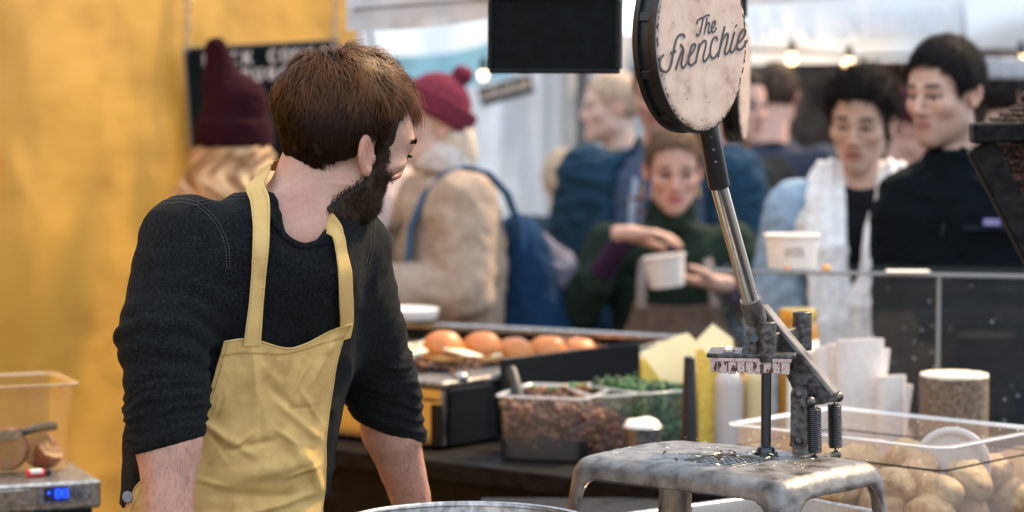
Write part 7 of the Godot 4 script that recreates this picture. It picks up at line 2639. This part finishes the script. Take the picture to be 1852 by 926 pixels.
	commit("shell", m, M.paper, tubw)
	# 4 the man in the blue jacket
	var h4 := hair_cap({"top": 0.018}, 0.010, 0.085, -0.05, 0.004, 40.0)
	tufts(h4, 2500, 0.02, 0.0008, Color(0.02, 0.012, 0.008), Color(0.07, 0.04, 0.025))
	shade_by_noise(h4, Color(0.02, 0.012, 0.008), Color(0.07, 0.04, 0.025), 50.0)
	var blue := person({"label": "person in a dark blue jacket over a plaid shirt, behind the server", "at": [1195, 172, 7.4], "yaw": -3.0, "head": [-14.0, 6.0], "skin": rosy, "lip": lip, "brow": Color(0.04, 0.025, 0.015), "stubble": 0.35, "cell": 0.005, "shoulders": 0.215, "fat": 1.12,
		"wear": [{"name": "shirt", "mat": C.call(Color(0.075, 0.10, 0.16)), "grow": 0.0, "hem": 0.85, "sleeve": 0.0, "collar": 0.055, "neck": 0.066},
			{"name": "jacket", "mat": C.call(Color(0.016, 0.045, 0.078), 0.1), "grow": 0.045, "hem": 0.72, "sleeve": 1.98, "collar": 0.075, "neck": 0.085, "open": 0.075, "fold": 0.01, "freq": 7.0}],
		"on_head": [["hair", h4, M.soft_hair]]})
	var bh := P(1195, 172, 7.4).y
	for j in 2:                                          # the plaid's light and red lines are raised threads
		m = MB.new()
		for k in 7:
			if j == 0: m.bar(Vector3(-0.09 + 0.03 * k, bh - 0.30, 0.155), Vector3(-0.09 + 0.03 * k, bh - 0.62, 0.175), Vector3.RIGHT, 0.006 if k % 2 else 0.012, 0.003, 0.0005)
			else: m.bar(Vector3(-0.09, bh - 0.31 - 0.042 * k, 0.159 + 0.003 * k), Vector3(0.09, bh - 0.31 - 0.042 * k, 0.159 + 0.003 * k), Vector3.UP, 0.008, 0.003, 0.0005)
		commit("plaid_lines", m, C.call([Color(0.36, 0.37, 0.42), Color(0.22, 0.06, 0.07)][j]), blue, true)
	m = MB.new()
	for s in [-1.0, 1.0]: m.tube([Vector3(0.075 * s, bh - 0.25, 0.13), Vector3(0.092 * s, bh - 0.42, 0.175), Vector3(0.095 * s, bh - 0.75, 0.18)], 0.009, 6)
	commit("piping", m, C.call(Color(0.35, 0.42, 0.50)), blue, true)
	# 5 pale profile
	var h5 := hair_cap({"top": 0.008}, 0.005, 0.075, -0.04, 0.002, 40.0)
	shade_by_noise(h5, Color(0.32, 0.22, 0.15), Color(0.50, 0.38, 0.28), 50.0)
	person({"label": "person with pale close-cropped hair in profile facing left behind the blue jacket", "at": [1107, 196, 8.4], "yaw": -70.0, "head": [-10.0, 0.0], "skin": Color(0.60, 0.42, 0.35), "lip": lip, "brow": Color(0.2, 0.12, 0.08), "cell": 0.006,
		"wear": [{"name": "jacket", "mat": C.call(Color(0.02, 0.04, 0.055)), "grow": 0.03, "hem": 0.72, "sleeve": 2.0, "collar": 0.07, "neck": 0.075, "cell": 0.016}], "on_head": [["hair", h5, M.soft_hair]]})
	# 6 dark jacket seen from behind
	var h6 := hair_cap({"top": 0.010}, 0.006, 0.075, -0.05, 0.002, 40.0)
	tufts(h6, 2500, 0.01, 0.0008, dark_hair, dark_hair, 0.3, 0.003)
	shade_by_noise(h6, Color(0.03, 0.02, 0.015), Color(0.09, 0.06, 0.045), 50.0)
	person({"label": "person with cropped brown hair and slate jacket, back turned", "at": [1402, 178, 8.8], "yaw": 150.0, "head": [20.0, 14.0], "skin": rosy, "lip": lip, "brow": Color(0.05, 0.03, 0.02), "cell": 0.006, "shoulders": 0.20,
		"wear": [{"name": "jacket", "mat": C.call(Color(0.040, 0.045, 0.068)), "grow": 0.035, "hem": 0.72, "sleeve": 2.0, "collar": 0.06, "neck": 0.075, "cell": 0.016}], "on_head": [["hair", h6, M.soft_hair]]})
	var h6b := hair_cap({"top": 0.012}, 0.009, 0.085, -0.06, 0.003, 40.0)
	shade_by_noise(h6b, dark_hair, Color(0.02, 0.015, 0.012), 50.0)
	person({"label": "person in a black coat behind the chrome lever, head behind the round sign", "at": [1335, 196, 7.8], "yaw": 40.0, "skin": rosy, "lip": lip, "brow": Color(0.05, 0.03, 0.02), "cell": 0.007, "shoulders": 0.19,
		"wear": [{"name": "coat", "mat": C.call(Color(0.008, 0.012, 0.016)), "grow": 0.035, "hem": 0.72, "sleeve": 2.0, "collar": 0.06, "neck": 0.075, "cell": 0.016}], "on_head": [["hair", h6b, M.soft_hair]]})
	# 7 the woman in the shearling denim jacket
	var h7 := hair_cap({"top": 0.024, "hcell": 0.006}, 0.011, 0.083, -0.055, 0.011, 55.0, 0.03)
	tufts(h7, 5000, 0.016, 0.0011, dark_hair, dark_hair, 1.8, 0.02)
	shade_by_noise(h7, dark_hair, Color(0.02, 0.017, 0.016), 60.0)
	var dn := person({"label": "person with curly black hair in a pale denim jacket and white scarf", "at": [1558, 222, 6.2], "yaw": -8.0, "head": [-12.0, 10.0], "tilt": -3.0, "skin": Color(0.50, 0.32, 0.235), "lip": Color(0.33, 0.13, 0.11), "brow": Color(0.015, 0.010, 0.008), "brow_t": 0.005, "fem": 1.0, "cell": 0.004, "lid": -0.001, "open": 0.0032, "shoulders": 0.16, "head_scale": 0.98,
		"wear": [{"name": "black_top", "mat": C.call(Color(0.010, 0.010, 0.012)), "grow": 0.004, "hem": 0.9, "sleeve": 0.0, "collar": 0.02, "neck": 0.06},
			{"name": "denim_jacket", "mat": C.call(Color(0.27, 0.38, 0.50), 0.1), "grow": 0.04, "hem": 0.72, "sleeve": 2.0, "collar": 0.02, "neck": 0.09, "open": 0.085, "fold": 0.009, "freq": 7.5}],
		"on_head": [["hair", h7, M.soft_hair]]})
	var dh := P(1558, 222, 6.2).y
	var cf := Field.new(Vector3(-0.26, dh - 0.42, -0.2), Vector3(0.26, dh - 0.07, 0.25), 0.009)
	for s in [-1.0, 1.0]:
		cf.cone(Vector3(0.05 * s, dh - 0.155, -0.075), Vector3(0.115 * s, dh - 0.185, 0.0), 0.034, 0.036, 0.03)
		cf.cone(Vector3(0.115 * s, dh - 0.185, 0.0), Vector3(0.15 * s, dh - 0.255, 0.075), 0.036, 0.034, 0.03)
		cf.cone(Vector3(0.15 * s, dh - 0.255, 0.075), Vector3(0.16 * s, dh - 0.32, 0.095), 0.036, 0.026, 0.03)
	var cfm := cf.mesh()
	cfm.shift(func(p, _n): return 0.006 * wob.get_noise_3dv(p * 70.0))
	commit("shearling_collar", cfm, C.call(Color(0.74, 0.70, 0.64), 0.3), dn, true)
	var sc := Field.new(Vector3(-0.22, 0.62, -0.16), Vector3(0.22, dh - 0.05, 0.30), 0.009)
	sc.cone(Vector3(0.07, dh - 0.13, 0.0), Vector3(0.0, dh - 0.14, -0.075), 0.035, 0.035, 0.02)
	sc.cone(Vector3(-0.07, dh - 0.13, 0.0), Vector3(0.0, dh - 0.14, -0.075), 0.035, 0.035, 0.02)
	for s in [-1.0, 1.0]:
		var pts := [Vector3(0.075 * s, dh - 0.125, 0.015), Vector3(0.088 * s, dh - 0.20, 0.085), Vector3(0.083 * s, dh - 0.32, 0.15), Vector3(0.076 * s, dh - 0.5, 0.175), Vector3(0.08 * s, 0.68, 0.18)]
		if s > 0.0: pts = [Vector3(0.075, dh - 0.125, 0.015), Vector3(0.080, dh - 0.20, 0.088), Vector3(0.058, dh - 0.32, 0.158), Vector3(0.028, dh - 0.46, 0.182), Vector3(0.004, 0.68, 0.188)]
		for j in 4:
			for e in [-1.0, 0.0, 1.0]:
				sc.cone(pts[j] + Vector3(0.026 * e, 0, -0.006 * absf(e)), pts[j + 1] + Vector3(0.03 * e, 0, -0.006 * absf(e)), 0.026, 0.026, 0.012)
	var scm := sc.mesh()
	scm.shift(func(p, _n): return 0.004 * sin(p.x * 210.0 + 2.0 * sin(p.y * 8.0)) + 0.003 * wob.get_noise_3dv(p * 40.0))
	commit("scarf", scm, C.call(Color(0.78, 0.76, 0.74), 0.15), dn, true)
	# 8 the man in the black fleece
	var h8 := hair_cap({"top": 0.021, "hcell": 0.006}, 0.008, 0.086, -0.035, 0.0025, 30.0, 0.012)
	tufts(h8, 5000, 0.028, 0.0009, dark_hair, dark_hair, 0.25, 0.006)
	shade_by_noise(h8, dark_hair, Color(0.018, 0.016, 0.017), 50.0)
	var bk := person({"label": "tall person with black hair in a black fleece with a small pocket badge, looking left", "at": [1711, 172, 5.6], "yaw": -28.0, "head": [-20.0, 4.0], "skin": Color(0.51, 0.325, 0.25), "lip": Color(0.34, 0.15, 0.13), "brow": Color(0.012, 0.009, 0.008), "brow_t": 0.0055, "stubble": 0.25, "cell": 0.004, "lid": 0.0, "open": 0.0042, "gaze": 0.0, "shoulders": 0.11, "arms": [[Vector3(-0.02, -0.28, -0.03), Vector3(0.0, -0.5, 0.07)], null], "nose": 0.003, "hdx": -0.03, "head_scale": 0.94,
		"wear": [{"name": "fleece", "mat": C.call(Color(0.003, 0.0055, 0.0075), 0.12), "grow": 0.032, "hem": 0.72, "sleeve": 2.0, "collar": 0.085, "neck": 0.066, "fold": 0.007}],
		"on_head": [["hair", h8, M.soft_hair]]})
	var kh := P(1708, 172, 5.6).y
	m = MB.new()
	m.tube([Vector3(0, kh - 0.155, 0.105), Vector3(0, kh - 0.22, 0.118), Vector3(0, kh - 0.32, 0.16)], 0.004, 6)
	commit("zip", m, M.iron, bk, true)
	m = MB.new()
	m.box(Vector3(0.10, kh - 0.30, 0.150), Vector3(0.105, 0.012, 0.006), Basis.from_euler(Vector3(-0.1, 0.3, 0)), 0.002)
	commit("pocket_edge", m, C.call(Color(0.012, 0.017, 0.024)), bk, true)
	m = MB.new()
	var bxf := Transform3D(Basis.from_euler(Vector3(-0.1, 0.25, 0)), Vector3(0.115, kh - 0.285, 0.160))
	m.box(bxf.origin, Vector3(0.040, 0.017, 0.004), bxf.basis, 0.001)
	var badge := commit("badge", m, C.call(Color(0.10, 0.075, 0.26)), bk, true)
	m = MB.new()
	for j in 7: m.box(bxf * Vector3(-0.015 + 0.005 * j, -0.003, 0.0024), Vector3(0.0034, 0.0045, 0.001), bxf.basis, 0.0003)
	m.box(bxf * Vector3(0, 0.0045, 0.0024), Vector3(0.034, 0.002, 0.001), bxf.basis, 0.0003)
	commit("badge_mark", m, C.call(Color(0.5, 0.5, 0.6)), badge, true)
	# 9 grey knit hat, dark hair
	var h9 := hair_cap({"top": 0.006}, 0.014, 0.085, -0.12, 0.004, 40.0, -0.02)
	shade_by_noise(h9, dark_hair, Color(0.03, 0.025, 0.022), 50.0)
	person({"label": "person in a pale grey knit hat with dark hair, at the right edge", "at": [1822, 172, 8.0], "yaw": 120.0, "skin": rosy, "lip": lip, "brow": Color(0.05, 0.03, 0.02), "fem": 1.0, "cell": 0.008,
		"wear": [{"name": "coat", "mat": C.call(Color(0.02, 0.022, 0.026)), "grow": 0.035, "hem": 0.72, "sleeve": 2.0, "collar": 0.06, "neck": 0.075, "cell": 0.018}],
		"on_head": [["hair", h9, M.soft_hair], ["knit_hat", beanie(0.055, 0.010, 0.01, false, 30, Vector3.ZERO), C.call(Color(0.36, 0.36, 0.38), 0.1)]]})
	# 10 burgundy hat
	person({"label": "person in a burgundy hat between the denim jacket and the black fleece", "at": [1655, 232, 7.9], "yaw": 60.0, "head": [10.0, 14.0], "skin": Color(0.52, 0.31, 0.25), "lip": lip, "brow": Color(0.05, 0.03, 0.02), "fem": 1.0, "cell": 0.008,
		"wear": [{"name": "coat", "mat": C.call(Color(0.42, 0.36, 0.32)), "grow": 0.035, "hem": 0.72, "sleeve": 2.0, "collar": 0.06, "neck": 0.075, "cell": 0.018}],
		"on_head": [["knit_hat", beanie(0.02, 0.008, 0.02, false, 30, Vector3.ZERO), C.call(Color(0.06, 0.016, 0.026), 0.1)]]})
	# 11 far blond
	var h11 := hair_cap({"top": 0.02}, 0.02, 0.085, -0.14, 0.006, 40.0, -0.02)
	shade_by_noise(h11, Color(0.28, 0.20, 0.13), Color(0.42, 0.31, 0.21), 40.0)
	person({"label": "short person with pale blond hair far back beside the blue jacket", "at": [1022, 335, 9.6], "yaw": 200.0, "skin": pale, "lip": lip, "brow": Color(0.2, 0.12, 0.06), "fem": 1.0, "cell": 0.008,
		"wear": [{"name": "coat", "mat": C.call(Color(0.025, 0.045, 0.055)), "grow": 0.035, "hem": 0.65, "sleeve": 2.0, "collar": 0.05, "neck": 0.075, "cell": 0.018}],
		"on_head": [["hair", h11, M.soft_hair]]})
	# 12 pale coat behind the cook's beard
	person({"label": "person in a cream and pink coat, mostly hidden behind the cook's head", "at": [690, 218, 7.6], "yaw": 50.0, "skin": pale, "lip": lip, "brow": Color(0.1, 0.06, 0.04), "cell": 0.008,
		"wear": [{"name": "coat", "mat": C.call(Color(0.55, 0.42, 0.38)), "grow": 0.04, "hem": 0.7, "sleeve": 2.0, "collar": 0.06, "neck": 0.075, "cell": 0.018, "fold": 0.01}],
		"on_head": [["knit_hat", beanie(0.03, 0.008, 0.02, false, 30, Vector3.ZERO), C.call(Color(0.3, 0.28, 0.27), 0.1)]]})
